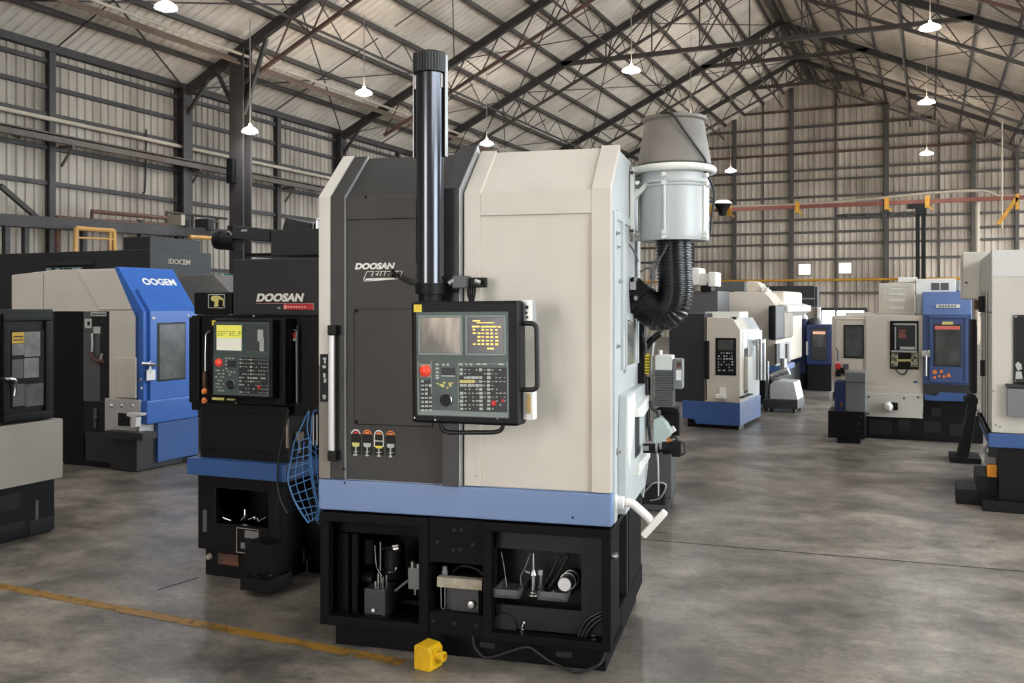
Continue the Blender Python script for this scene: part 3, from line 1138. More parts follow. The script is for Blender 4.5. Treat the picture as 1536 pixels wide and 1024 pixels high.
# outlined nameplate under it: a slanted box with broken italic strokes and a solid bar
q = lambda px, py: f(px, py)


def stroke(mb, pts, w=0.0035, y=-0.0045):
    for a, b in zip(pts, pts[1:]):
        (x0, z0), (x1, z1) = q(*a), q(*b)
        mb.bar((x0, y, z0), (x1, y, z1), w, 0.003)


stroke(mb, [(551, 407.4), (546.5, 418), (547.5, 421.5), (595, 418.5), (601.5, 415), (604, 406.4)], 0.0045)
stroke(mb, [(551, 407.4), (561.5, 407.2)], 0.004)
for k, (a, b) in enumerate((((560.8, 407), (558.2, 414.2)), ((568.4, 408.5), (566.4, 413.8)), ((573, 407), (571, 413.8)), ((579, 407), (577, 413.8)), ((586, 407), (584, 413.5)), ((596.5, 407), (594.5, 413))))  :
    stroke(mb, [a, b], 0.0075)
for a, b in (((564, 407), (569.5, 407)), ((564.5, 411), (568, 411)), ((571, 406.9), (588, 406.8)), ((592, 406.6), (603.5, 406.5))):
    stroke(mb, [a, b], 0.005)
(x0, z0), (x1, z1) = q(549, 420.5), q(592, 417.2)
mb.prism([(x0, z0 + 0.001), (x1, z0 + 0.004), (x1 + 0.003, z1 + 0.002), (x0 + 0.002, z1)], 'y', -0.006, -0.002)
mb.build('nameplate', M['letter_white'], door, 'white outlined nameplate')
# four warning stickers
for k, (px, top, low) in enumerate(((534.5, 'red_label', 'key_yellow'), (551.5, 'orange', 'key_pale'), (569, 'orange', 'yellow_label'), (586.5, 'orange', 'key_pale'))):
    dy = k * 0.7
    x0, z0 = f(px - 7.2, 680.5 + dy)
    x1, z1 = f(px + 7.2, 643 + dy)
    xc, zc = (x0 + x1) / 2, z1 - (x1 - x0) / 2
    w2 = (x1 - x0) / 2
    m_ = MB()
    arc = [(xc + w2 * math.cos(t * PI / 12), zc + w2 * math.sin(t * PI / 12)) for t in range(13)]
    m_.prism([(x0, z0), (x1, z0)] + arc, 'y', -0.005, -0.002)
    s_ = m_.build('warning_sticker', M['black'], door, 'black warning sticker with round %s top' % ('red', 'orange', 'white-ringed orange', 'pale orange')[k])
    m_ = MB()
    arc = [(xc + w2 * 0.95 * math.cos(t * PI / 12), zc + w2 * 0.95 * math.sin(t * PI / 12)) for t in range(13)]
    arc2 = [(xc + w2 * 0.78 * math.cos(t * PI / 12), zc + w2 * 0.70 * math.sin(t * PI / 12)) for t in range(12, -1, -1)]
    m_.prism(arc + arc2, 'y', -0.0065, -0.004)
    if k == 2:
        h = zc - z0
        m_.box(x0, x0 + 0.004, -0.0065, -0.004, z0 + h * 0.42, zc).box(x1 - 0.004, x1, -0.0065, -0.004, z0 + h * 0.42, zc).box(x0, x1, -0.0065, -0.004, z0 + h * 0.68, z0 + h * 0.72)
    m_.build('ring', M['orange'] if k in (1, 3) else M['white'], s_)
    m_ = MB()
    arc = [(xc + w2 * 0.55 * math.cos(t * PI / 12), zc + 0.002 + w2 * 0.45 * math.sin(t * PI / 12)) for t in range(13)]
    m_.prism(arc, 'y', -0.0065, -0.004)
    m_.build('symbol', M[top], s_)
    h = zc - z0
    m_ = MB().prism([(x0 + 0.006, z0 + h * 0.58), (x0 + 0.006, z0 + h * 0.44), (x0 + 0.012, z0 + h * 0.38), (x1 - 0.012, z0 + h * 0.38), (x1 - 0.006, z0 + h * 0.44), (x1 - 0.006, z0 + h * 0.58)] if k != 2 else
                    [(x0 + 0.004, z0 + h * 0.46), (x0 + 0.01, z0 + h * 0.34), (x1 - 0.01, z0 + h * 0.34), (x1 - 0.004, z0 + h * 0.46)], 'y', -0.0065, -0.004)
    m_.build('label_band', M[low], s_)
    m_ = MB()
    zc2 = z0 + h * 0.16
    m_.box(xc - 0.003, xc + 0.003, -0.0065, -0.004, zc2 - 0.02, zc2 + 0.024).lathe([(0.0, 0.0045), (0.006, 0.002), (0.006, 0)], (xc + 0.002, -0.002, zc2 + 0.022), 10, (0, -1, 0))
    m_.bar((xc - 0.013, -0.005, zc2 - 0.004), (xc + 0.014, -0.005, zc2), 0.005, 0.002).box(xc - 0.008 - (k == 0) * 0.004, xc + 0.007, -0.0065, -0.004, zc2 - 0.022, zc2 - 0.014)
    m_.build('pictogram_print', M['key_pale'], s_)
# pull handle
m_ = MB()
x0, z0 = f(494.5, 676, -0.03)
x1, z1 = f(504.5, 502, -0.03)
m_.box(x0, x1, -0.052, -0.036, z0, z1, 0.006)
hd = m_.build('pull_handle', M['silver'], door, 'long silver pull handle')
m_ = MB()
for a, b in ((487.5, 502), (675, 690)):
    (xa, za), (xb, zb) = f(494.5, b, -0.03), f(507.5, a, -0.03)
    m_.box(xa, xb, -0.056, -0.015, za, zb, 0.004)
m_.each('handle_mount', M['black'], hd)
# black tally plate on the corner strip
x0, z0 = f(481, 602, -0.02)
x1, z1 = f(493, 531, -0.02)
pl = MB().box(x0, x1, -0.028, -0.018, z0, z1, 0.002).build('tally_plate', M['black'], big, 'narrow black plate with white marks')
m_ = MB()
for a, b, c_, d_ in ((484.5, 489.5, 536, 539.5), (486, 489, 539.5, 545), (484, 489, 547.5, 552), (485, 488.5, 559.5, 566), (486, 489.5, 567.5, 573.5), (484, 489, 592, 595), (485, 488.5, 595, 598.5)):
    (xa, za), (xb, zb) = f(a, d_, -0.028), f(b, c_, -0.028)
    m_.box(xa, xb, -0.0295, -0.027, za, zb)
m_.build('marking', M['key_pale'], pl)

# cream front panel with its raised surround
xb0, xb1 = fx(697.5), W
mb = MB()
skin(mb, xb0, xb1, 0.004)
xf0, xf1 = fx(722), fx(888)
skin(mb, xb0, xf0, 0.016)
skin(mb, xf1, xb1, 0.018)
mb.box(xf0 - 0.001, xf1 + 0.001, -0.016, 0.0, f(800, 322)[1], ZC + 0.004, 0.003)
mb.build('front_panel', M['cream_warm'], big, 'cream front panel')
mb = MB()
for px, py in ((738, 254), (905, 246), (902, 300), (716, 712), (880, 300)):
    x, z = f(px, py)
    if py > 300:
        mb.lathe([(0.0, 0.003), (0.004, 0.0)], (x, -0.017, z), 8, (0, -1, 0))
mb.each('screw', M['grey_box'], big)

# blue band
MB().box(-0.006, W + 0.004, -0.014, 0.05, ZB, ZS - 0.004, 0.008, 3).build('blue_band', M['blue_skirt'], big, 'soft blue front band')
mb = MB()
for px, py in ((519, 723), (860, 775)):
    x, z = f(px, py)
    mb.lathe([(0.0, 0.004), (0.005, 0.002), (0.006, 0)], (x, -0.013, z), 8, (0, -1, 0))
mb.each('screw', M['black'], big)

# ---- base: black frame with three bays
mb = MB()
ZP = 0.098
mb.box(0.06, W - 0.03, 0.035, D + 0.02, 0.0, ZP + 0.02, 0.004)                        # plinth
mb.box(-0.004, W, 0.30, D + 0.04, ZP, 0.20)                                            # deck behind
zt = ZB - 0.012
xA, xB, xC, xE = -0.004, fx(642), fx(725), W - 0.002
mb.frame(xA, xB, ZP, zt, 0.045, -0.0, 0.05, 0.003)
mb.frame(xC, xE, ZP, zt, 0.04, -0.006, 0.05, 0.003)
zm1, zm0 = f(690, 846)[1], f(690, 921)[1]
mb.box(xB, xC, 0.012, 0.05, zm1, zt).box(xB, xC, 0.012, 0.05, ZP, zm0)
mb.box(xA, xE, 0.05, 0.30, ZP, ZP + 0.03)                                              # floor of the bays
mb.box(xB - 0.02, xB + 0.0, 0.05, 0.5, ZP, zt).box(xC, xC + 0.02, 0.05, 0.5, ZP, zt)   # partitions
mb.box(xA, xA + 0.012, 0.05, D, ZP, zt)
# right-hand side of the base with a tall opening
ys0, ys1, zs0, zs1 = 0.24, 0.55, 0.21, 0.60
mb.box(W - 0.02, W - 0.002, 0.05, ys0, ZP, zt).box(W - 0.02, W - 0.002, ys1, D, ZP, zt).box(W - 0.02, W - 0.002, ys0, ys1, ZP, zs0).box(W - 0.02, W - 0.002, ys0, ys1, zs1, zt)
base = mb.build('base_frame', M['black_base'], big, 'black base with three open bays')
MB().box(xA, xE, 0.48, 0.52, ZP, zt).box(xA, xE, 0.05, 0.52, zt - 0.01, zt).build('back_plate', M['hollow_black'], base)
# forklift pockets and screw holes
mb = MB()
for px, py in ((731, 967), (846, 981)):
    x, z = f(px, py, 0.035)
    mb.box(x - 0.035, x + 0.035, 0.031, 0.037, z - 0.012, z + 0.012)
for px, py in ((681, 795), (692, 795), (656, 812), (690, 824), (680, 825), (709, 817), (649, 931), (681, 935), (714, 938)):
    x, z = f(px, py, 0.012)
    mb.lathe([(0.0, 0.002), (0.009, 0.0015), (0.009, 0)], (x, 0.0125, z), 10, (0, -1, 0))
mb.each('screw_hole', M['hollow_black'], base)
# left bay: inner shelf plates, tank, motor, column
yb = 0.16
mb = MB()
(x0, z0), (x1, z1) = f(506, 920, 0.10), f(522, 800, 0.10)
mb.box(x0, x1, 0.10, 0.12, z0, z1).box(x1 + 0.02, f(536, 800, 0.10)[0], 0.10, 0.12, z0, z1)
mb.box(f(506, 805, 0.1)[0], f(638, 800, 0.1)[0], 0.10, 0.14, f(560, 800, 0.1)[1], zt - 0.03)
mb.box(f(545, 880, yb)[0], xB - 0.02, 0.22, 0.40, f(600, 905, yb)[1] - 0.02, f(600, 905, yb)[1])
mb.each('bay_plate', M['black_base'], base)
(x0, z0), (x1, z1) = f(546, 929, 0.07), f(578, 885, 0.07)
tank = MB().box(x0, x1, 0.07, 0.25, ZP + 0.03, z1, 0.004).build('oil_tank', M['charcoal'], big, 'small dark oil tank in left bay')
mb = MB()
for dx, h, r in ((0.03, 0.02, 0.008), (0.045, 0.06, 0.005), (0.065, 0.045, 0.01), (0.09, 0.055, 0.006)):
    mb.cyl((x0 + dx, 0.13, z1), (x0 + dx, 0.13, z1 + h), r, n=10)
xm = (x0 + x1) / 2
mb.cyl((xm, 0.07, ZP + 0.07), (xm, 0.05, ZP + 0.07), 0.009, n=10)
for dx in (-0.032, -0.012, 0.012, 0.03):
    mb.cyl((xm + dx, 0.07, ZP + 0.048), (xm + dx, 0.055, ZP + 0.045), 0.006, n=8)
mb.each('fitting', M['chrome'], tank)
(x0, z0), (x1, z1) = f(612, 883, 0.12), f(634, 853, 0.12)
vb = MB().box(x0, x1, 0.12, 0.2, z0, z1, 0.003).build('valve_box', M['grey_box'], big, 'grey valve box')
MB().cyl((x0 + 0.02, 0.13, z1), (x0 + 0.02, 0.13, z1 + 0.03), 0.01).cyl((x0 + 0.05, 0.13, z1), (x0 + 0.05, 0.13, z1 + 0.02), 0.012).tube([(x0 - 0.07, 0.13, z1 - 0.12), (x0, 0.13, z1 - 0.06)], 0.007, 8).cyl((x0 + 0.03, 0.14, z0), (x0 + 0.03, 0.14, z0 - 0.03), 0.008).each('fitting', M['steel'], vb)
mb = MB()
x, z = f(590, 838, 0.25)
mb.cyl((x, 0.26, z - 0.09), (x, 0.26, z + 0.07), 0.055).cyl((x - 0.13, 0.26, z - 0.03), (x - 0.13, 0.26, z + 0.09), 0.035).cyl((x - 0.13, 0.2, z - 0.09), (x - 0.08, 0.2, z - 0.09), 0.03)
mt_ = mb.build('hydraulic_motor', M['black'], big, 'black hydraulic motor in left bay')
mb = MB()
xa, za = f(570.5, 812, 0.2)
mb.cyl((xa, 0.2, za), (xa, 0.2, za - 0.14), 0.007, n=8).tube([(x - 0.05, 0.2, z + 0.06), (x + 0.06, 0.2, z + 0.055)], 0.004, 6).tube([(x + 0.0, 0.19, z - 0.05), (x + 0.03, 0.19, z - 0.045), (x + 0.04, 0.19, z - 0.02)], 0.005, 6)
mb.tube(bez([(xa - 0.03, 0.2, za - 0.02), (xa - 0.02, 0.2, za - 0.12), (xa + 0.01, 0.2, za - 0.17)]), 0.004, 6)
mb.cyl((x + 0.02, 0.2, z + 0.075), (x + 0.05, 0.2, z + 0.08), 0.014, n=10)
mb.each('fitting', M['chrome'], mt_)
# middle bay: pump with beige terminal strip, bottle and sight glass
(x0, z0), (x1, z1) = f(657, 921, 0.05), f(722, 874, 0.05)
pump = MB().box(x0 + 0.03, x1 - 0.005, 0.07, 0.2, z0 - 0.01, z1, 0.004).box(x0 + 0.065, x1 - 0.012, 0.045, 0.08, z0 + 0.008, z1 - 0.03).build('coolant_pump', M['charcoal'], big, 'dark pump unit in middle bay')
m_ = MB()
a, b = f(655, 880, 0.03), f(723, 869, 0.03)
m_.box(a[0], b[0], 0.03, 0.07, a[1], b[1] - 0.004, 0.003)
for k in range(7):
    xx = a[0] + (b[0] - a[0]) * (k + 0.5) / 7
    m_.cyl((xx, 0.03, a[1] + 0.014), (xx, 0.024, a[1] + 0.014), 0.006, n=8)
m_.build('terminal_strip', M['strip_beige'], pump, 'beige terminal strip')
xx, zz = f(667, 868, 0.09)
MB().lathe([(0.0, 0.0), (0.015, 0.0), (0.015, 0.035), (0.012, 0.042), (0.012, 0.06), (0.0, 0.062)], (xx, 0.09, zz), 14).build('bottle', M['grey_box'], pump, 'small grey filler bottle')
xx, zz = f(707.5, 906, 0.04)
MB().lathe([(0.0, 0.02), (0.012, 0.022), (0.017, 0.02), (0.021, 0.01), (0.021, 0.0)], (xx, 0.046, zz), 18, (0, -1, 0)).build('sight_glass', M['steel'], pump, 'round steel sight glass')
m_ = MB()
m_.tube(bez([(x0 + 0.045, 0.12, z1 + 0.02), (x0 + 0.1, 0.1, z1 + 0.055), (x0 + 0.17, 0.1, z1 + 0.045), (x1 - 0.005, 0.1, z1 + 0.02)]), 0.005, 6)
m_.tube([(x0 + 0.01, 0.06, z1 - 0.01), (x0 + 0.012, 0.06, z0 + 0.03), (x0 + 0.035, 0.06, z0 + 0.015)], 0.003, 6).tube([(x0 + 0.03, 0.06, z1 - 0.01), (x0 + 0.03, 0.06, z0 + 0.02)], 0.003, 6)
m_.each('hose', M['steel'], pump)
# right bay: back panel with a cut-out, trays, cylinder
yq = 0.07
(cx0, cz0), (cx1, cz1) = f(742, 905, yq), f(872, 830, yq)
xi0, xi1, zi0, zi1 = xC + 0.04, xE - 0.04, ZP + 0.04, zt - 0.04
M['bay_blue'] = mat('blue_black_paint', (20, 22, 28), 0.5, spec=0.3, var=0.25, scale=4)
mb = MB()
mb.box(xi0, xi1, yq, yq + 0.01, cz1, zi1).box(xi0, xi1, yq, yq + 0.01, zi0, cz0)
mb.box(xi0, cx0, yq, yq + 0.01, cz0, cz1).box(cx1, xi1, yq, yq + 0.01, cz0, cz1)
mb.box(xi0, xi1, yq + 0.14, yq + 0.15, zi0, zi1)
bay = mb.build('bay_panel', M['bay_blue'], base)
mb = MB()
for pa, pb, py in ((742, 780, 884), (808, 852, 888)):
    (xa, za), (xb, zb) = f(pa, py + 9, 0.04), f(pb, py, 0.04)
    mb.box(xa, xb, 0.02, yq + 0.14, za, za + 0.012).box(xa, xb, 0.02, 0.03, za, zb, 0.002)
    mb.box(xa, xa + 0.01, 0.02, yq + 0.14, za, zb).box(xb - 0.01, xb, 0.02, yq + 0.14, za, zb)
mb.each('tray', M['grey_dark'], base, 'narrow grey trays')
xx, zz = f(800, 892, 0.09)
col_ = MB().lathe([(0, 0), (0.028, 0), (0.028, 0.008), (0.022, 0.012), (0.022, 0.02), (0.01, 0.024), (0.009, 0.085), (0.018, 0.09), (0.018, 0.096), (0.010, 0.115), (0.006, 0.12), (0.005, 0.19), (0, 0.19)], (xx, 0.09, zz), 18).cyl((xx - 0.035, 0.085, zz + 0.105), (xx - 0.015, 0.085, zz + 0.1), 0.007, n=8).cyl((xx + 0.035, 0.09, zz + 0.02), (xx + 0.035, 0.09, zz + 0.115), 0.008, n=8).cyl((xx + 0.035, 0.09, zz + 0.095), (xx + 0.035, 0.09, zz + 0.118), 0.014, n=12).cyl((xx + 0.035, 0.085, zz + 0.03), (xx + 0.035, 0.07, zz + 0.045), 0.009, n=8)
col_.build('valve_stem', M['steel'], big, 'upright steel valve stem in right bay')
xx, zz = f(847, 876, 0.03)
xt, zt_ = f(862, 862, 0.2)
cyl_ = MB()
d_ = (Vector((xt, 0.2, zt_)) - Vector((xx, 0.03, zz)))
p0 = Vector((xx, 0.03, zz))
cyl_.tube([p0 + d_ * t for t in (0, 0.3, 0.32, 0.36, 0.38, 0.62, 0.64, 0.68, 0.70, 1.0)], 0.03, 24, [0.032, 0.032, 0.036, 0.036, 0.032, 0.032, 0.036, 0.036, 0.032, 0.032])
fl = cyl_.build('oil_filter', M['black'], big, 'black cylinder with a silver end cap')
MB().cyl(p0 - d_.normalized() * 0.006, p0 + d_.normalized() * 0.004, 0.029, 0.031, 24).build('end_cap', M['silver'], fl)
MB().cyl(p0 + d_ * 0.31, p0 + d_ * 0.33, 0.0375, n=24).cyl(p0 + d_ * 0.63, p0 + d_ * 0.65, 0.0375, n=24).each('band', M['steel'], fl)
m_ = MB()
for k in range(3):
    o_ = k * 0.016
    a, b, c_, e_ = f(896, 916, 0.05), f(880, 930, 0.05), f(869, 950, 0.05), f(866, 962, 0.05)
    m_.tube(bez([(a[0] + 0.02, 0.05, a[1] - o_), (b[0] + o_, 0.05, b[1] - o_ * 0.5), (c_[0] + o_, 0.05, c_[1]), (e_[0] + o_, 0.05, e_[1] - 0.015)]), 0.0075, 8)
for pts in (((840, 832), (826, 862), (812, 884)), ((852, 832), (838, 862), (820, 886))):
    m_.tube([(f(*p_, 0.12)[0], 0.12, f(*p_, 0.12)[1]) for p_ in pts], 0.009, 8)
m_.each('hose', M['rubber'], base, 'black hoses')
m_ = MB()
for pts in (((752, 828), (756, 850), (760, 880)), ((795, 830), (788, 850), (781, 864), (782, 878))):
    m_.tube(bez([(f(*p_, 0.1)[0], 0.1, f(*p_, 0.1)[1]) for p_ in pts]), 0.0025, 6)
m_.each('wire', M['grey_box'], base)
m_ = MB()
for px, py, r_ in ((785, 936, 0.006), (783, 946, 0.004), (738.5, 818, 0.003), (739, 934, 0.003), (739, 944, 0.003), (890, 960, 0.004), (744, 947, 0.004), (757, 948, 0.004), (769, 952, 0.004), (749, 890, 0.004), (763, 890, 0.004), (832, 898, 0.004), (829, 888, 0.003)):
    x, z = f(px, py, 0.04)
    m_.lathe([(0.0, 0.006), (r_, 0.004), (r_ * 1.2, 0)], (x, 0.06, z), 10, (0, -1, 0))
x, z = f(785, 941, 0.05)
m_.bar((x, 0.055, z + 0.02), (x - 0.012, 0.055, z - 0.018), 0.012, 0.004)
x, z = f(890, 961, 0.05)
m_.box(x - 0.012, x + 0.012, 0.05, 0.055, z - 0.004, z + 0.004).box(x - 0.01, x + 0.01, 0.05, 0.055, z + 0.02, z + 0.025)
m_.each('bolt', M['chrome'], base)
x, z = f(757, 938, 0.06)
m_ = MB().lathe([(0, 0), (0.055, 0), (0.055, 0.006), (0, 0.006)], (x, 0.066, z), 20, (0, -1, 0))
m_.build('access_hole', M['hollow_black'], base)

# ---- telescopic tube that carries the control pendant
yt = -0.13
xt, zlow = f(645.5, 440, yt)
ztop = f(645, 100, yt)[1]
r_t = 21.6 / FOC * fm.cam(xt, yt)[1]
tube = MB().cyl((xt, yt, zlow), (xt, yt, ztop), r_t, n=48).build('pendant_tube', M['gunmetal'], big, 'tall gunmetal steel tube')
zc0, zc1 = f(645, 112, yt)[1], f(645, 81, yt)[1]
r_c = 26.0 / FOC * fm.cam(xt, yt)[1]
mb = MB()
n = 72
ring = []
for i in range(n):
    rr = r_c if i % 2 else r_c - 0.0025
    t = 2 * PI * i / n
    ring.append((xt + rr * math.cos(t), yt + rr * math.sin(t)))
mb.prism(ring, 'z', zc0 + 0.006, zc1 - 0.004)
mb.lathe([(r_c - 0.012, 0), (r_c, 0.003), (r_c, 0.006)], (xt, yt, zc0), 36).lathe([(r_c - 0.002, -0.004), (r_c - 0.01, 0.002), (0, 0.002)], (xt, yt, zc1), 36)
mb.build('ribbed_cap', M['rubber'], tube, 'black ribbed cap')
zr0 = f(645, 236, yt)[1]
mb = MB()
for sgn in (-1, 1):
    mb.box(xt + sgn * (r_t + 0.002), xt + sgn * (r_c - 0.004), yt - 0.01, yt + 0.02, zr0, zc0 + 0.01, 0.002)
mb.each('guide_rail', M['black'], tube, 'black guide rails')
mb = MB()
for sgn in (-1, 1):
    mb.box(xt + sgn * (r_c - 0.004), xt + sgn * (r_c + 0.001), yt - 0.014, yt + 0.014, zr0, zc1 - 0.01, 0.001)
    mb.box(xt + sgn * (r_t - 0.006), xt + sgn * (r_t + 0.0015), yt - 0.028, yt - 0.01, zr0 + 0.3, zc0 - 0.005, 0.001)
mb.each('edge_strip', M['silver'], tube, 'silver edge strips')
zl0 = f(645, 452, yt)[1]
mb = MB().cyl((xt, yt, zlow - 0.002), (xt, yt, zlow + 0.045), r_t + 0.002, n=40).cyl((xt, yt, zl0), (xt, yt, zlow), r_t * 0.82, n=32)
mb.build('lower_collar', M['black'], tube)
# wires and bracket at the tube's foot
m_ = MB()
pts = [(590, 409), (600, 417), (612, 424), (625, 427)]
P_ = []
for k, p_ in enumerate(pts):
    y_ = -0.02 - 0.10 * k / 3
    x, z = f(*p_, y_)
    P_.append((x, y_, z))
m_.tube(bez(P_), 0.006, 8)
x, z = f(589, 411, -0.01)
m_.lathe([(0, 0.03), (0.008, 0.03), (0.014, 0.018), (0.014, 0)], (x, -0.003, z), 12, (0, -1, 0)).lathe([(0, 0.012), (0.005, 0.01), (0.006, 0)], (x - 0.001, -0.01, z + 0.02), 8, (0, -1, 0))
P_ = []
for k, p_ in enumerate(((666, 427), (673, 425), (678, 421))):
    x, z = f(*p_, -0.1)
    P_.append((x, -0.1, z))
m_.tube(P_, 0.007, 8)
m_.build('cable', M['rubber'], big, 'black cable to the tube')
m_ = MB()
(x0, z0), (x1, z1) = f(680, 432, -0.1), f(702, 413.5, -0.1)
m_.box(x0, x1, -0.12, -0.05, z0, z1, 0.004)
br = m_.build('cable_bracket', M['grey_dark'], big, 'grey cable bracket with plugs')
m_ = MB()
(x2, z2), (x3, z3) = f(713, 431, -0.09), f(727.5, 416, -0.09)
m_.box(x1, x3, -0.09, -0.05, z2, z3, 0.003)
P0 = f(700, 432, -0.1)
for k in range(4):
    a = f(703 + k * 3.2, 430, -0.11)
    b = f(702 + k * 3.4, 440, -0.14)
    c_ = f(705 + k * 1.6, 449, -0.16)
    m_.tube(bez([(a[0], -0.11, a[1]), (b[0], -0.14, b[1]), (c_[0], -0.16, c_[1] - 0.01)], 10), 0.0045, 6)
m_.tube(bez([(f(680, 428, -0.1)[0], -0.1, f(680, 428, -0.1)[1]), (f(678, 434, -0.1)[0], -0.1, f(678, 435, -0.1)[1]), (f(688, 437, -0.1)[0], -0.1, f(688, 437, -0.1)[1])], 10), 0.007, 6)
m_.each('plug', M['black'], br)
m_ = MB()
for a, b in (((673, 425), (680, 420)), ((712, 421), (720, 424))):
    p_, q_ = f(*a, -0.12), f(*b, -0.12)
    m_.cyl((p_[0], -0.12, p_[1]), (q_[0], -0.115, q_[1]), 0.010, n=12)
m_.each('gland', M['silver'], br)

# ---- control pendant
ph = 21.0
Yp = 3.93
Xp, Zp = (695 - 768) / FOC * Yp, EYE - (544 - HZ) / FOC * Yp
dX, dY = Xp - fm.X, Yp - fm.Y
lx, ly = dX * fm.c - dY * fm.s, dX * fm.s + dY * fm.c
HW, HH = 0.246, 0.2595


def uv(px, py):
    k = (px - 695) / 81.3
    u = k * HW * (1 + 0.012 * (1 - k * k)) - 0.002 * (1 - k * k)
    v = (544 - py + k * 0.6) / (92.2 + k * 3.2) * HH
    return u, v


pm = MB().box(-HW, HW, 0.0, 0.10, -HH, HH, 0.014, 3)
pend = pm.build('control_pendant', M['black'], big, 'black control pendant with two screens')
pend.location = (lx, ly, Zp)
pend.rotation_euler = (0, R(-0.6), R(-(ph - 15.1)))


def puv(mb, a, b, y0, y1, bev=0):
    (x0, z0), (x1, z1) = uv(*a), uv(*b)
    return mb.box(x0, x1, y0, y1, z0, z1, bev)


# raised bezel and the green-grey face
m_ = puv(MB(), (623, 622), (763, 466), -0.004, 0.002, 0.002)
m_.build('face_plate', M['panel_green'], pend, 'grey-green face plate')
m_ = MB()
for a, b in (((627, 533), (696, 472.5)), ((700, 533), (760, 471.5))):
    (x0, z0), (x1, z1) = uv(*a), uv(*b)
    m_.frame(x0, x1, z0, z1, 0.010, -0.010, -0.002, 0.002)
for a, b in (((625, 620), (627, 541)), ((646.5, 590), (648, 541)), ((625, 620.5), (762, 618.5)), ((761, 619), (762.3, 541)), ((688, 545.5), (761, 544.8)), ((688, 617), (689, 545))):
    puv(m_, a, b, -0.007, -0.003)
m_.build('bezel', mat('bezel_grey', (118, 128, 126), 0.4), pend, 'lighter grey screen surrounds')
scm = bpy.data.materials.new('painted_reflection_screen')
scm.use_nodes = True
bs = scm.node_tree.nodes['Principled BSDF']
bs.inputs['Base Color'].default_value = rgb(120, 112, 104)
bs.inputs['Roughness'].default_value = 0.22
bs.inputs['Specular IOR Level'].default_value = 0.8
nt = scm.node_tree
tc = nt.nodes.new('ShaderNodeTexCoord')
mp = nt.nodes.new('ShaderNodeMapping')
mp.inputs['Scale'].default_value = (5.5, 1, 1.6)
mp.inputs['Rotation'].default_value = (0, 0.5, 0)
nz = nt.nodes.new('ShaderNodeTexNoise')
nz.inputs['Scale'].default_value = 1.0
nz.inputs['Detail'].default_value = 3
rp = nt.nodes.new('ShaderNodeValToRGB')
rp.color_ramp.elements[0].position, rp.color_ramp.elements[0].color = 0.40, rgb(84, 80, 76)
rp.color_ramp.elements[1].position, rp.color_ramp.elements[1].color = 0.66, rgb(226, 208, 184)
for a, b in ((tc.outputs['Object'], mp.inputs['Vector']), (mp.outputs['Vector'], nz.inputs['Vector']), (nz.outputs['Fac'], rp.inputs['Fac']), (rp.outputs['Color'], bs.inputs['Emission Color']), (rp.outputs['Color'], bs.inputs['Base Color'])):
    nt.links.new(a, b)
bs.inputs['Emission Strength'].default_value = 0.38  # screen reflection painted as pale bands in colour and emission
puv(MB(), (629.5, 529.5), (693.5, 476), -0.0055, -0.002).build('screen', scm, pend, 'left screen with a painted pale reflection')
sc2 = puv(MB(), (703, 529.5), (757, 475.5), -0.0055, -0.002).build('screen', mat('dark_screen', (58, 58, 66), 0.2, emit=0.10), pend, 'dark right screen with yellow text')
M['screen_yellow'] = mat('screen_yellow', (244, 200, 96), 0.4, emit=0.75)
m_ = MB()
rows = [(481, 2.2, [(711, 722)]), (483.5, 1.6, [(717, 743)]), (489.5, 2.6, [(710, 721), (723, 746), (748, 752)])]
for py, h, segs in rows:
    for a, b in segs:
        puv(m_, (a, py + h / 2), (b, py - h / 2), -0.0065, -0.005)
rnd = random.Random(3)
for py in (494, 499.5, 505, 510.5, 515.5):
    for px in (711, 718, 724, 730.5, 737, 744):
        if (py, px) in ((505, 711), (494, 718)) or (py == 510.5 and px == 711):
            continue
        w_, h_ = rnd.uniform(3.2, 4.6), rnd.uniform(1.8, 3.0)
        puv(m_, (px, py + h_ / 2), (px + w_, py - h_ / 2), -0.0065, -0.005)
puv(m_, (732, 523.5), (742, 521), -0.0065, -0.005)
m_.build('screen_text', M['screen_yellow'], pend, 'yellow text lines')
# emergency stop
m_ = puv(MB(), (629, 565.5), (647, 546), -0.006, -0.003)
m_.build('stop_plate', mat('stop_plate_grey', (150, 140, 128), 0.5), pend)
u, v = uv(638, 556)
M['stop_red'] = mat('lit_red_button', (226, 66, 48), 0.3, emit=0.25)
MB().lathe([(0.0, 0.020), (0.012, 0.019), (0.021, 0.014), (0.025, 0.008), (0.025, 0.0)], (u, -0.006, v), 28, (0, -1, 0)).build('emergency_stop', M['stop_red'], pend, 'round red stop button')
# dial
u, v = uv(670.5, 599)
MB().lathe([(0.0, 0.016), (0.022, 0.018), (0.026, 0.012), (0.028, 0.0)], (u, -0.004, v), 32, (0, -1, 0)).build('hand_dial', M['hollow_black'], pend, 'black dial')
MB().lathe([(0.0285, 0.004), (0.0285, 0.009), (0.026, 0.012), (0.026, 0.004)], (u, -0.004, v), 32, (0, -1, 0)).build('dial_ring', M['steel'], pend, 'bright ring round the dial')
# keys
pale, dark, yel = MB(), MB(), MB()


def key(mb, px, py, w_, h_):
    puv(mb, (px - w_ / 2, py + h_ / 2), (px + w_ / 2, py - h_ / 2), -0.0072, -0.003)


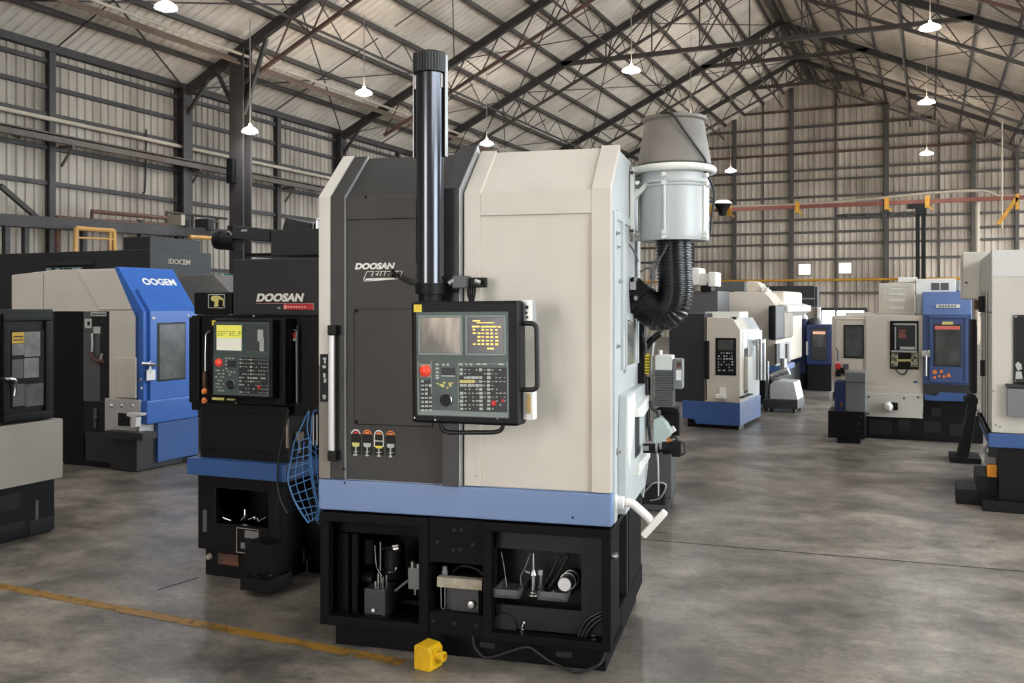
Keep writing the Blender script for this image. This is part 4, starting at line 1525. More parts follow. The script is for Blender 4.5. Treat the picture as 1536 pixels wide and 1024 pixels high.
puv(dark, (690, 616), (760, 551), -0.0046, -0.003)
puv(dark, (629, 617), (647, 570), -0.0046, -0.003)
puv(dark, (663, 562), (684, 552), -0.0046, -0.003)
for row in range(8):
    py = 571.5 + row * 6.1
    for c_ in range(3):
        if rnd.random() < 0.84:
            key(pale, 633 + c_ * 6.2, py, rnd.uniform(3.2, 4.8), rnd.uniform(1.8, 3.6))
for py in (546.5, 552.5, 558, 563, 566.5):
    key(pale, 656.5, py, 4.6, 2.6)
for px in (666, 673):
    key(pale, px, 546.8, 3.4, 3.6)
puv(pale, (663, 564.2), (683, 562.8), -0.006, -0.003)
for px, py in ((657, 575), (662, 577), (667, 573.5), (676, 575), (680, 574), (665, 578), (672, 581), (677, 578)):
    key(yel, px, py, rnd.uniform(2.2, 4.5), rnd.uniform(1.4, 4))
for px, w_ in ((692.5, 5), (701, 2.4), (708, 4), (719, 6), (728, 6.5), (752, 8)):
    key(pale, px, 546.2 - (px > 715) * 0.6, w_, 2.6)
for row in range(11):
    py = 554.2 + row * 5.85
    for c_ in range(12):
        px = 693.5 + c_ * 5.75
        if py > 612 and px > 740:
            continue
        if row in (3,) and c_ < 4:
            key(yel, px, py, 5.2, 4.2)
            continue
        t = rnd.random()
        big_ = c_ in (0, 5, 7) or (row in (2, 4) and c_ < 6)
        if t < (0.9 if big_ else 0.62):
            key(pale, px + rnd.uniform(-0.5, 0.5), py, rnd.uniform(4.0, 5.2) if big_ else rnd.uniform(1.6, 3.4), rnd.uniform(2.8, 4.2) if big_ else rnd.uniform(1.0, 2.2))
pale.halves(uv(686, 580)[0], 'keys', M['key_pale'], pend, 'pale keys')
dark.each('key_field', M['key_dark'], pend, 'dark key field')
yel.halves(uv(686, 580)[0], 'keys', M['key_yellow'], pend, 'yellow keys')
u, v = uv(741, 604.5)
u2, v2 = uv(754.5, 600.5)
MB().lathe([(0.0, 0.008), (0.010, 0.006), (0.012, 0)], (u, -0.005, v), 16, (0, -1, 0)).lathe([(0.0, 0.006), (0.006, 0.005), (0.007, 0)], (u2, -0.005, v2), 14, (0, -1, 0)).each('push_button', M['red_label'], pend, 'small red buttons')
puv(MB(), (619.5, 469.5), (632, 458), -0.003, 0.002).build('sticker', M['yellow_label'], pend, 'yellow sticker')
m_ = MB()
for py in (460.5, 463.5, 466):
    puv(m_, (622, py + 0.4), (629.5, py - 0.4), -0.004, -0.002)
m_.build('sticker_print', M['orange'], pend)
m_ = MB()
for px, py in ((618.5, 625.5), (651.5, 622.5), (745.5, 623), (651.5, 629), (745.5, 627)):
    u, v = uv(px, py)
    m_.lathe([(0.0, 0.003), (0.004, 0.002), (0.005, 0)], (u, 0.0, v), 10, (0, -1, 0))
m_.each('screw', M['steel'], pend)
# handles and hinge plates
h = []
for p_ in ((653, 634), (656, 646.5), (666, 650), (736, 650.5), (746, 647), (748.5, 634)):
    u, v = uv(*p_)
    h.append((u, 0.045, v))
MB().tube(rounded(h, 0.02), 0.0095, 12).build('grab_handle', M['rubber'], pend, 'black lower grab handle')
h = []
for p_ in ((774, 484), (797, 484), (797.5, 586), (774, 586)):
    u, v = uv(*p_)
    h.append((u, 0.06, v))
MB().tube(rounded(h, 0.028), 0.0105, 12).build('grab_handle', M['rubber'], pend, 'black side grab handle')
m_ = MB()
puv(m_, (772, 487), (790, 447.5), 0.07, 0.12, 0.002)
hp = m_.build('hinge_plate', M['silver'], pend, 'light metal hinge plate')
m_ = MB()
puv(m_, (774, 632), (790.5, 588), 0.06, 0.11, 0.003)
m_.build('side_box', M['off_white'], pend, 'pale connection box')
m_ = MB()
puv(m_, (781.5, 622), (787, 592), 0.052, 0.061, 0.002)
m_.build('side_glass', mat('oily_glass', (150, 120, 46), 0.3), pend, 'yellow-brown window')
m_ = MB()
for px, py in ((782, 459.5), (781, 468), (782, 475)):
    u, v = uv(px, py)
    m_.lathe([(0.0, 0.006), (0.004 if py > 460 else 0.007, 0.004), (0.005, 0)], (u, 0.07, v), 10, (0, -1, 0))
m_.each('screw', M['black'], pend)
u, v = uv(684, 449)
# ---------------------------------------------------------------- right-hand side of the large machine
M['pale_glass'] = mat('side_window', (120, 122, 118), 0.12, var=0.3, scale=6)


def side_box(mb, a, b, x0, x1, ref=None, bev=0.004):
    """box whose (y, z) corners are seen at pixels a (low/near) and b (high/far) on plane x = ref"""
    ref = x1 if ref is None else ref
    y0, z0 = sd(*a, ref)
    y1, z1 = sd(*b, ref)
    return mb.box(x0, x1, y0, y1, z0, z1, bev)


m_ = MB()
m_.box(W - 0.006, W + 0.006, 0.06, 0.14, ZB + 0.0, 2.02, 0.003)           # stile behind the corner
m_.box(W - 0.006, W + 0.006, 0.14, D - 0.01, 1.985, 2.03, 0.003)
m_.box(W - 0.006, W + 0.010, 0.30, 0.34, 1.3, 2.0, 0.003).box(W - 0.006, W + 0.010, 0.80, 0.86, 1.3, 1.98, 0.003)
m_.each('side_frame', M['side_grey'], big)
m_ = MB()
m_.frame(0.40, 0.76, 1.28, 1.56, 0.03, -0.008, 0.008)
# turn the x-z ring onto the y-z side
for v in m_.bm.verts:
    v.co = Vector((W + 0.004 - v.co.y * 0.6, v.co.x, v.co.z))
bmesh.ops.reverse_faces(m_.bm, faces=m_.bm.faces)
wf = m_.build('window_frame', M['side_grey'], big)
MB().box(W - 0.002, W + 0.004, 0.42, 0.74, 1.30, 1.54).build('pane', M['pale_glass'], wf, 'cloudy side window')
# bulging lower cover with a slot and a lip
m_ = MB()
m_.prism([(0.20, ZB + 0.01), (0.20, 0.92), (0.24, 1.19), (0.96, 1.19), (0.99, 0.80), (0.88, ZB + 0.01)], 'x', W - 0.004, W + 0.035, 0.006)
cv = m_.build('side_cover', M['side_grey'], big, 'pale grey lower side cover')
m_ = MB()
m_.box(W + 0.03, W + 0.037, 0.50, 0.66, 0.86, 1.06)
m_.build('slot', M['hollow_black'], cv, 'dark slot')
m_ = MB().prism([(0.48, 0.84), (0.92, 0.84), (0.92, 0.80), (0.48, 0.78)], 'x', W + 0.03, W + 0.06, 0.003)
m_.prism([(0.50, 1.10), (0.93, 1.13), (0.93, 1.06), (0.70, 1.04), (0.50, 1.06)], 'x', W + 0.03, W + 0.055, 0.003)
m_.each('lip', M['off_white'], cv, 'pale folded lip')
m_ = MB().prism([(0.25, 1.17), (0.50, 1.18), (0.52, 1.10), (0.30, 0.84), (0.25, 0.90)], 'x', W + 0.033, W + 0.037, 0.0)
m_.build('sheet', M['white'], cv, 'white sheet on the cover')
m_ = MB()
for y, z, r_ in ((0.10, 1.92, 0.006), (0.12, 1.42, 0.007), (0.11, 0.95, 0.008), (0.19, 1.71, 0.006), (0.13, 1.86, 0.005)):
    m_.lathe([(0.0, 0.022), (r_, 0.02), (r_, 0.006), (r_ * 2, 0.005), (r_ * 2, 0.0)], (W + 0.004, y, z), 12, (1, 0, 0))
m_.each('bolt', M['steel'], big)
# lever and plate on the black base
m_ = MB()
y, z = sd(917, 836, W)
m_.cyl((W - 0.004, 0.03, z), (W + 0.025, 0.03, z), 0.012, n=14).cyl((W + 0.012, 0.03, z), (W + 0.018, 0.03, z), 0.018, n=14)
m_.build('drain_plug', M['steel'], big)
MB().box(W - 0.03, W - 0.025, 0.27, 0.32, 0.33, 0.47).build('name_strip', M['off_white'], base, 'small white strip')

# white drain pipe
m_ = MB()
P0 = Vector((W + 0.0, 0.10, 0.727))
m_.lathe([(0.0, 0.012), (0.030, 0.012), (0.036, 0.008), (0.036, 0.0), (0.0, 0.0)], P0 + Vector((0.001, 0, 0)), 22, (1, 0, 0))
m_.lathe([(0.03, 0.01), (0.03, 0.04), (0.026, 0.045)], P0, 22, (1, 0, 0))
xe, ze = f(979, 785, 0.10)
m_.tube(bez([P0 + Vector((0.02, 0, 0)), P0 + Vector((0.07, 0, 0.002)), P0 + Vector((0.105, 0, -0.022)), Vector((xe - 0.02, 0.10, ze + 0.025)), Vector((xe, 0.10, ze))]), 0.019, 18)
dp = m_.build('drain_pipe', M['white'], big, 'white elbow drain pipe')
xa, za = f(965, 803, 0.10)
xb, zb = f(998, 767, 0.10)
m_ = MB().cbox(((xa + xb) / 2, 0.10, (za + zb) / 2), (math.hypot(xb - xa, zb - za), 0.05, 0.03), 0.006, 0, 0, -math.atan2(zb - za, xb - xa))
m_.build('pipe_head', M['white'], dp, 'flat white pipe head')

# ---------------------------------------------------------------- mist collector hung on the side
cx, cy = W + 0.205, 0.70
zof = lambda py: EYE - (py - HZ) / FOC * fm.cam(cx, cy)[1]
pxr = fm.cam(cx, cy)[1] / FOC
z0, z1 = zof(362), zof(262)
rd = 51.5 * pxr
m_ = MB().lathe([(0.0, 0.006), (rd * 0.93, 0.006), (rd * 0.97, 0.0), (rd * 0.985, 0.012), (rd, 0.02), (rd, z1 - z0), (0.0, z1 - z0)], (cx, cy, z0), 48)
col = m_.build('collector_drum', M['side_grey'], big, 'pale grey exhaust drum')
m_ = MB()
path = [(cx + (rd + 0.018) * math.cos(t * 2 * PI / 40), cy + (rd + 0.018) * math.sin(t * 2 * PI / 40), zof(257)) for t in range(40)]
m_.tube(path, 0.019, 12, closed=True)
m_.build('support_ring', M['off_white'], col, 'white tube ring')
m_ = MB()
for t_ in (zof(282), zof(277)):
    path = [(cx + (rd + 0.002) * math.cos(t * 2 * PI / 40), cy + (rd + 0.002) * math.sin(t * 2 * PI / 40), t_) for t in range(40)]
    m_.tube(path, 0.006, 8, closed=True)
m_.build('clamp_band', M['side_grey'], col)
m_ = MB()
for a in (-100, -30, 40, 150, -165):
    dx, dy = math.cos(R(a)), math.sin(R(a))
    q = lambda rr, z: (cx + dx * rr, cy + dy * rr, z)
    k_ = MB()
    k_.cyl(q(rd + 0.004, z0 + 0.03), q(rd + 0.004, z1 - 0.06), 0.006, n=8)
    for zz in (z0 + 0.012, z0 + 0.035, zof(280), zof(268)):
        k_.cyl(q(rd - 0.005, zz), q(rd + 0.024, zz), 0.011, n=10)
    k_.build('latch', M['off_white'], col, 'clamping latch rod')
zc0, zc1 = zof(248), zof(181)
rb, rt = 54 * pxr, 44 * pxr
m_ = MB().lathe([(rb - 0.012, -0.01), (rb, 0.0), (rb, 0.012), (rb * 0.97, 0.05), (rt, zc1 - zc0 - 0.012), (rt + 0.012, zc1 - zc0 - 0.004), (rt + 0.013, zc1 - zc0 + 0.010), (rt - 0.004, zc1 - zc0 + 0.012), (rt - 0.02, zc1 - zc0 - 0.05), (0, zc1 - zc0 - 0.06)], (cx, cy, zc0), 48)
cone = m_.build('exhaust_cone', M['cone'], big, 'weathered grey exhaust cone')
MB().cyl((cx, cy, zof(262)), (cx, cy, zc0 + 0.004), rb * 0.92, n=36).build('seal', M['hollow_black'], cone)
m_ = MB()
P_ = []
for px, py, rr in ((995, 178, -0.9), (1010, 181, -1.0), (1028, 206, -1.0), (1046, 231, -1.0), (1057, 248, -0.9)):
    zz = zof(py)
    t = (zz - zc0) / (zc1 - zc0)
    rloc = rb + (rt + 0.012 - rb) * max(0, min(1, t)) + 0.012
    xx = cx + (px - 1009) * pxr
    yy = cy - math.sqrt(max(rloc ** 2 - ((px - 1009) * pxr) ** 2, 0.0004))
    P_.append((xx, yy, zz))
P_ += [(cx + rd * 0.92, cy - rd * 0.5, zof(262)), (cx + rd + 0.025, cy - 0.04, zof(290)), (cx + rd + 0.012, cy - 0.02, zof(330)), (cx + rd + 0.006, cy - 0.02, zof(352))]
m_.tube(bez(P_, 48), 0.006, 8)
m_.build('cable', M['rubber'], cone, 'black cable')
# bracket
m_ = MB()
yb_ = cy - rd * 0.62
m_.box(W, W + 0.022, yb_ - 0.018, yb_ + 0.018, zof(352), zof(258), 0.003)
m_.bar((W + 0.01, yb_, zof(257)), (W + 0.36, yb_ - 0.02, zof(257)), 0.03, 0.025)
m_.bar((W + 0.012, yb_, zof(300)), (W + 0.15, yb_ - 0.01, zof(261)), 0.028, 0.022)
brk = m_.build('wall_bracket', M['off_white'], big, 'white angle bracket')
m_ = MB()
for zz in (zof(262), zof(348)):
    m_.cyl((W + 0.011, yb_ - 0.02, zz), (W + 0.011, yb_ - 0.028, zz), 0.009, n=10)
m_.each('bolt', M['frame_steel'], brk)
# ribbed hose
m_ = MB()
path = []
for px, py in ((1008, 360), (1009, 385), (1010, 410), (1010.5, 440), (1003, 464), (986, 471), (967, 457), (950, 441)):
    path.append((cx + (px - 1009) * pxr, cy - 0.01, zof(py)))
P_ = bez(path, 260)
# even steps along the hose
acc, pts, step = 0.0, [P_[0]], 0.0042
for a, b in zip(P_, P_[1:]):
    d = (b - a).length
    pos = 0.0
    while acc + d - pos >= step:
        pos += step - acc
        pts.append(a + (b - a) * (pos / d))
        acc = 0.0
    acc += d - pos
rh = 26.8 * pxr
m_.tube(pts, rh, 28, [rh - (0.006 if (i // 2) % 2 else 0.0) for i in range(len(pts))])
hs = m_.build('ribbed_hose', M['hose'], big, 'thick black ribbed hose')
e = path[-1]
dv = (Vector(path[-1]) - Vector(path[-2])).normalized()
m_ = MB()
m_.bar(Vector(e) - dv * 0.05 + Vector((0.02, -0.085, 0.03)), Vector(e) + dv * 0.01 + Vector((0.01, -0.085, 0.04)), 0.05, 0.09)
m_.box(W - 0.002, e[0] + 0.012, cy - 0.09, cy + 0.09, e[2] - 0.085, e[2] + 0.085, 0.01)
m_.build('hose_flange', M['black'], hs)
m_ = MB()
for zz, yy in ((e[2] + 0.07, cy - 0.10), (e[2] - 0.02, cy - 0.1)):
    m_.cyl((W + 0.03, yy, zz), (W + 0.03, yy - 0.02, zz), 0.012, n=10)
m_.box(W, W + 0.03, cy - 0.13, cy - 0.10, e[2] + 0.02, e[2] + 0.06, 0.003)
m_.each('clip', M['silver'], hs)
m_ = MB()
for k, pts in enumerate((((1000, 366), (994, 380), (984, 400), (975, 418)), ((1002, 366), (992, 384), (980, 396), (978, 420)), ((930, 352), (948, 372), (957, 392)), ((960, 408), (972, 402), (982, 410), (976, 430)))):
    yy = cy - rd * 0.5 - 0.02 * k
    m_.tube(bez([(f(*p_, yy)[0], yy, f(*p_, yy)[1]) for p_ in pts], 18), 0.005, 6)
m_.each('wire', M['grey_dark'], big)

# services standing off the side, further back
ys = 0.93
m_ = MB()
fs = lambda px, py, y=ys: (f(px, py, y)[0], y, f(px, py, y)[1])
a, b = fs(964, 561), fs(975.5, 531)
m_.box(W - 0.01, b[0] + 0.004, ys, ys + 0.05, a[2], b[2], 0.002)
lb = m_.build('warning_plate', M['yellow_label'], big, 'yellow warning plate')
m_ = MB()
for k in range(6):
    z = a[2] + (b[2] - a[2]) * (0.10 + 0.145 * k)
    m_.box(a[0] + 0.004, b[0] - 0.002, ys - 0.002, ys + 0.001, z, z + 0.005)
m_.build('print', M['letter_black'], lb)
m_ = MB()
m_.tube(rounded([fs(986, 500), fs(980, 512), fs(977.5, 535), fs(977, 600), fs(983, 607)], 0.03), 0.008, 10)
m_.build('conduit', M['silver'], big, 'grey vertical conduit')
m_ = MB()
m_.box(W - 0.02, W + 0.03, 0.90, 1.0, 0.72, 1.52).tube(bez([fs(990, 500), fs(981, 507), fs(973, 515), fs(968, 522)]), 0.018, 10).tube([fs(972, 565), fs(972.5, 640)], 0.010, 8)
m_.build('duct', M['black'], big)
a, b = fs(983, 555), fs(1009, 533)
m_ = MB().box(a[0], b[0], ys - 0.02, ys + 0.12, a[2], b[2], 0.006).cyl((a[0] + 0.02, ys + 0.05, b[2]), (a[0] + 0.02, ys + 0.05, b[2] + 0.025), 0.012, n=10)
hu = m_.build('lubricator', M['off_white'], big, 'pale box above black bellows')
a, b = fs(982, 609), fs(1010, 555)
m_ = MB()
n = 15
for k in range(n):
    z = a[2] + (b[2] - a[2]) * k / n
    h_ = (b[2] - a[2]) / n
    m_.box(a[0] + 0.002, b[0], ys - 0.03, ys + 0.11, z, z + h_ * 0.66).box(a[0] + 0.008, b[0] - 0.006, ys - 0.024, ys + 0.10, z + h_ * 0.6, z + h_ * 1.02)
m_.build('bellows', M['grey_dark'], hu, 'dark bellows')
a, b = fs(1009, 583), fs(1024.5, 538)
m_ = MB().box(a[0], b[0], ys - 0.02, ys + 0.08, a[2], b[2], 0.008)
cbx = m_.build('connection_box', M['grey_box'], big, 'grey connection box with a white label')
p_, q_ = fs(1014, 570, ys - 0.021), fs(1022, 555, ys - 0.021)
MB().box(p_[0], q_[0], ys - 0.022, ys - 0.019, p_[2], q_[2]).build('label_plate', M['white'], cbx)
p_, q_ = fs(1015, 551, ys - 0.021), fs(1022, 543, ys - 0.021)
MB().box(p_[0], q_[0], ys - 0.022, ys - 0.019, p_[2], q_[2]).build('label_plate', M['rust'], cbx)
a, b = fs(989, 655), fs(1018, 612)
m_ = MB().box(a[0], b[0], ys + 0.06, ys + 0.14, a[2], b[2], 0.006).prism([(a[0] - 0.02, b[2] - 0.01), (a[0] + 0.03, b[2] + 0.012), (b[0], b[2] - 0.005), (b[0], b[2] - 0.03)], 'y', ys + 0.0, ys + 0.1, 0.003)
m_.build('manifold', M['black'], big, 'black manifold block')
m_ = MB()
for k, pts in enumerate((((971, 566), (972, 600), (974, 640), (976, 660)), ((976, 600), (980, 612), (986, 616), (989, 624)), ((980, 505), (990, 498), (996, 494), (1000, 486)), ((966, 500), (970, 520), (968, 532)))):
    m_.tube(bez([(fs(*p_)[0], ys - 0.02 - 0.01 * k, fs(*p_)[2]) for p_ in pts], 14), 0.008, 8)
m_.each('hose', M['rubber'], big)
m_ = MB().cyl(fs(1003, 648), fs(1012, 642), 0.016, n=12)
m_.build('chute_nozzle', M['off_white'], big)
# pale chute with a rounded nose
pts = [(981, 664), (981, 628), (991, 624), (1002, 636), (1003, 640), (1008, 644), (1007, 652), (1002, 655), (1001, 662)]
m_ = MB().prism([(f(*p_, ys)[0], f(*p_, ys)[1]) for p_ in pts], 'y', ys - 0.03, ys + 0.07, 0.006)
m_.build('chute', mat('pale_green_grey', (176, 190, 186), 0.35), big, 'pale chute with rounded nose')
# valve block that sticks out
yv = 0.70
fv = lambda px, py, y=yv: Vector((f(px, py, y)[0], y, f(px, py, y)[1]))
m_ = MB()
m_.box(W, W + 0.03, yv - 0.04, yv + 0.06, fv(965, 690).z, fv(965, 658).z, 0.004)
m_.cyl(fv(965, 672), fv(990, 672), 0.024, n=18).cyl(fv(994, 672), fv(1012, 671), 0.032, n=18).box(fv(1008, 672).x, fv(1022, 672).x, yv - 0.03, yv + 0.03, fv(1014, 684).z, fv(1014, 661).z, 0.006)
m_.cyl(fv(985, 672), fv(996, 672), 0.02, n=12)
vb_ = m_.build('solenoid_valve', M['black'], big, 'black valve block sticking out of the side')
m_ = MB().cyl(fv(966, 671) + Vector((0, -0.026, 0)), fv(974, 671) + Vector((0, -0.026, 0)), 0.012, n=12).cyl(fv(984, 671), fv(987, 671), 0.028, n=18).cyl(fv(989, 670), fv(994, 670), 0.022, n=14)
m_.each('gland', M['silver'], vb_)
m_ = MB().cyl(fv(1001, 662), fv(1007, 660), 0.016, n=12)
m_.build('copper_coil', mat('copper', (196, 120, 70), 0.3, metal=1), vb_)
m_ = MB().tube(rounded([fv(1020, 664), fv(1027, 664), fv(1028, 680), fv(1020, 683)], 0.02), 0.004, 8).tube(bez([fv(1000, 660), fv(1012, 655), fv(1022, 668)]), 0.007, 8)
m_.each('wire', M['rubber'], vb_)
m_ = MB().tube(rounded([fs(986, 680), fs(987.5, 700), fs(987.5, 744)], 0.02), 0.005, 8)
m_.build('drain_tube', M['silver'], big)
# cut-away end of the rear cover
m_ = MB().prism([(f(966, 745, 1.0)[0], f(966, 745, 1.0)[1]), (f(972, 700, 1.0)[0], f(972, 700, 1.0)[1]), (f(974, 670, 1.0)[0], f(974, 670, 1.0)[1]), (W - 0.02, f(974, 670, 1.0)[1]), (W - 0.02, ZB)], 'y', 0.96, 1.0, 0.003)
m_.build('rear_cover', M['side_grey'], big)

# ---------------------------------------------------------------- things by the large machine
# grey swarf bin standing on the floor behind the valve block
YB = 7.4
c = at(984, 755, YB)
t = thing('swarf_bin', 'rounded slate grey bin on the floor behind the valve block of the large machine', 'bin', loc=(c.x, c.y, 0), rz=TH - R(15))
m_ = MB()
hw = 0.135
for k, (z0, z1, s0, s1) in enumerate(((0.0, 0.10, 0.8, 1.0), (0.10, 0.46, 1.0, 1.0))):
    m_.hexa([(-hw * s0, -hw, z0), (hw * s0, -hw, z0), (hw * s0, 0.25, z0), (-hw * s0, 0.25, z0), (-hw * s1, -hw, z1), (hw * s1, -hw, z1), (hw * s1, 0.25, z1), (-hw * s1, 0.25, z1)], 0.012)
m_.build('body', M['grey_dark'], t)
m_ = MB().prism([(-0.09, 0.05), (0.085, 0.05), (0.085, 0.20), (0.02, 0.23), (-0.09, 0.18)], 'y', -hw - 0.006, -hw + 0.004, 0.004)
m_.build('recess', M['hollow_black'], t)
m_ = MB().tube(bez([(-0.07, -hw - 0.008, 0.15), (0.0, -hw - 0.02, 0.22), (0.09, -hw - 0.008, 0.21), (0.05, -hw - 0.015, 0.11), (-0.03, -hw - 0.008, 0.08)]), 0.007, 8)
m_.build('handle', M['silver'], t, 'bent wire handle')
m_ = MB().tube(rounded([(-hw, -hw, 0.46), (hw, -hw, 0.46), (hw, 0.25, 0.46), (-hw, 0.25, 0.46), (-hw, -hw, 0.46)], 0.03), 0.008, 8)
m_.build('rim', M['grey_box'], t)

# blue wire basket hanging between the two nearest machines
c = at(470, 700, 4.92)
t = thing('wire_basket', 'blue wire basket hanging between the black machine and the large pale one', 'basket', loc=(c.x, c.y, 0))
O_ = Vector((c.x, c.y, 0))
rim = [[at(441, 663, 5.02) - O_, at(464, 661, 4.88) - O_, at(492, 668, 5.04) - O_],
       [at(437, 688, 5.03) - O_, at(464, 686, 4.86) - O_, at(494, 692, 5.05) - O_],
       [at(432, 717, 5.02) - O_, at(466, 708, 4.86) - O_, at(495, 716, 5.05) - O_],
       [at(438, 742, 5.00) - O_, at(470, 735, 4.87) - O_, at(494, 742, 5.04) - O_],
       [at(448, 763, 4.97) - O_, at(476, 762, 4.89) - O_, at(491, 764, 5.01) - O_],
       [at(462, 784, 4.93) - O_, at(473, 780, 4.92) - O_, at(484, 776, 4.96) - O_]]
left_, mid_, right_ = (bez([r_[k] for r_ in rim], 40) for k in range(3))
m_ = MB()
n = len(left_)
for k in range(4):
    m_.tube([left_[i].lerp(mid_[i], k / 3) for i in range(n)], 0.0034 if k in (0, 3) else 0.0026, 6)
for k in range(1, 4):
    m_.tube([mid_[i].lerp(right_[i], k / 3) + Vector((0, 0, 0.012 * math.sin(i * 0.9 + k))) for i in range(n)], 0.0026, 6)
m_.tube([p + Vector((0.012, 0.0, 0.0)) for p in mid_], 0.0034, 6)
m_.tube([p + Vector((-0.012, 0.02, 0.0)) for p in left_[n // 2:]], 0.0026, 6)
for i in range(0, n, 4):
    m_.tube([left_[i], left_[i].lerp(mid_[i], 0.5) + Vector((0, 0, 0.006)), mid_[i] + Vector((0, 0, 0.015))], 0.0026, 6)
for i in range(0, n, 3):
    a, b = mid_[i], right_[i]
    m_.tube(bez([a, a.lerp(b, 0.35) - Vector((0, 0, 0.028)), a.lerp(b, 0.7) - Vector((0, 0, 0.03)), b], 9), 0.0028, 6)
m_.build('wire_mesh', M['blue_wire'], t, 'coarse blue wire mesh')
m_ = MB()
for pts in (((464, 661, 4.9), (461, 640, 4.95), (464, 617, 5.05)), ((466, 661, 4.9), (470, 618, 5.05), (484, 617, 5.1)), ((441, 663, 5.0), (452, 640, 5.0), (463, 616, 5.05))):
    m_.tube(bez([at(*p) - O_ for p in pts], 12), 0.003, 6)
m_.each('hanger', M['blue_wire'], t)
m_ = MB()
for px in (470, 475.5):
    m_.tube([at(px, 622, 5.06) - O_, at(px, 668, 5.0) - O_], 0.004, 6)
m_.each('upright', M['light_metal'], t, 'pale upright wire')

# yellow foot switch
c = at(643, 998, 4.13)
t = thing('foot_switch', 'small yellow foot switch box lying on the floor before the black base', 'foot switch', loc=(c.x, c.y, 0), rz=TH - R(30))
m_ = MB()
m_.prism([(-0.045, 0.0), (0.040, 0.0), (0.045, 0.008), (0.045, 0.088), (0.03, 0.106), (-0.03, 0.112), (-0.045, 0.102)], 'y', -0.05, 0.045, 0.005)
m_.build('housing', M['yellow'], t)
MB().lathe([(0.0, 0.0), (0.019, 0.0), (0.019, 0.028), (0.023, 0.03), (0.023, 0.042), (0.014, 0.044), (0.012, 0.025), (0, 0.025)], (0.044, -0.005, 0.062), 20, (1, 0, 0.03)).build('cable_socket', M['yellow'], t)
m_ = MB().frame(-0.035, 0.028, 0.018, 0.095, 0.008, 0, 0.004)
for v in m_.bm.verts:
    v.co = Vector((0.0455 + v.co.y, v.co.x, v.co.z))
bmesh.ops.reverse_faces(m_.bm, faces=m_.bm.faces)
m_.build('edge_frame', M['yellow'], t)

# power cable snaking along the plinth
pts = []
for px, py, y_ in ((707.6, 955, -0.005), (711, 972, -0.01), (724, 986, -0.015), (740, 986, -0.02), (786.7, 972, -0.02), (805, 980, -0.02), (822, 992, -0.022), (845, 1003, -0.03), (866, 1009, -0.05), (893, 1001, -0.03), (904, 990, -0.012), (907, 980, -0.008)):
    x, z = f(px, py, y_)
    v = Vector((x, y_ + 0.012, max(z, 0.006)))
    pts.append(v)
MB().tube(bez(pts, 80), 0.006, 8).build('power_cable', M['rubber'], big, 'thin black cable drooping along the plinth')

# floor: worn yellow line and saw-cut joints
ym = bpy.data.materials.new('worn_yellow_line')
ym.use_nodes = True
nt = ym.node_tree
bs = nt.nodes['Principled BSDF']
bs.inputs['Base Color'].default_value = rgb(140, 102, 34)
bs.inputs['Roughness'].default_value = 0.5
tc = nt.nodes.new('ShaderNodeTexCoord')
nz = nt.nodes.new('ShaderNodeTexNoise')
nz.inputs['Scale'].default_value = 9
nz.inputs['Detail'].default_value = 8
nz.inputs['Roughness'].default_value = 0.7
rp = nt.nodes.new('ShaderNodeValToRGB')
rp.color_ramp.elements[0].position, rp.color_ramp.elements[1].position = 0.30, 0.50
tr = nt.nodes.new('ShaderNodeBsdfTransparent')
mx = nt.nodes.new('ShaderNodeMixShader')
nt.links.new(tc.outputs['Object'], nz.inputs['Vector'])
nt.links.new(nz.outputs['Fac'], rp.inputs['Fac'])
nt.links.new(rp.outputs['Color'], mx.inputs['Fac'])
nt.links.new(tr.outputs[0], mx.inputs[1])
nt.links.new(bs.outputs[0], mx.inputs[2])
nt.links.new(mx.outputs[0], nt.nodes['Material Output'].inputs['Surface'])


def floor_at(px, py):
    return at(px, py, EYE * FOC / (py - HZ))


def strip(pts, w, z, name, mt):
    m = MB()
    for a, b in zip(pts, pts[1:]):
        d = (b - a).normalized()
        n = Vector((-d.y, d.x, 0)) * w / 2
        m.quad((a - n) + Vector((0, 0, z)), (b - n) + Vector((0, 0, z)), (b + n) + Vector((0, 0, z)), (a + n) + Vector((0, 0, z)))
    return struct(m, name, mt)


a, b = floor_at(0, 879), floor_at(604, 994)
a = Vector((a.x, a.y, 0))
b = Vector((b.x, b.y, 0))
strip([a + (a - b) * 0.8, b], 0.075, 0.002, 'floor_marking', ym)
M['joint'] = mat('floor_joint', (52, 49, 47), 0.7)
for p in (((955, 808), (1536, 857)), ((236, 885), (298, 866)), ((965, 795), (1000, 800))):
    q0, q1 = floor_at(*p[0]), floor_at(*p[1])
    strip([Vector((q0.x, q0.y, 0)), Vector((q1.x, q1.y, 0))], 0.02, 0.0012, 'floor_joint_line', M['joint'])
# ================================================================= BLACK MACHINE BEHIND ON THE LEFT
f2 = Fr(-1.864, 5.54, 22)
t2 = thing('turning_centre', 'black machine tool with blue band and lit control pendant, beside the wire fan guard', 'machine', f2)


def F2(px, py, y=0.0):
    return f2.f(px, py, y)


def rect(fr, mb, a, b, y0, y1, ref=None, bev=0.0):
    """box with corners seen at pixels a (lower left) and b (upper right) on plane y = ref (default y0)"""
    ref = y0 if ref is None else ref
    (x0, z0), (x1, z1) = fr.f(a[0], a[1], ref), fr.f(b[0], b[1], ref)
    return mb.box(x0, x1, y0, y1, z0, z1, bev)


M['black2'] = mat('satin_black', (14, 14, 16), 0.42, spec=0.25, var=0.25, scale=4, bump=0.03, bscale=200)
M['charcoal2'] = mat('graphite_paint', (42, 43, 46), 0.5, spec=0.35, var=0.10, scale=3)
M['blue_dull'] = mat('deep_blue_paint', (50, 84, 138), 0.36, var=0.12, scale=3)
xr = f2.fx(416)
zb2 = F2(350, 712)[1]
m_ = MB()
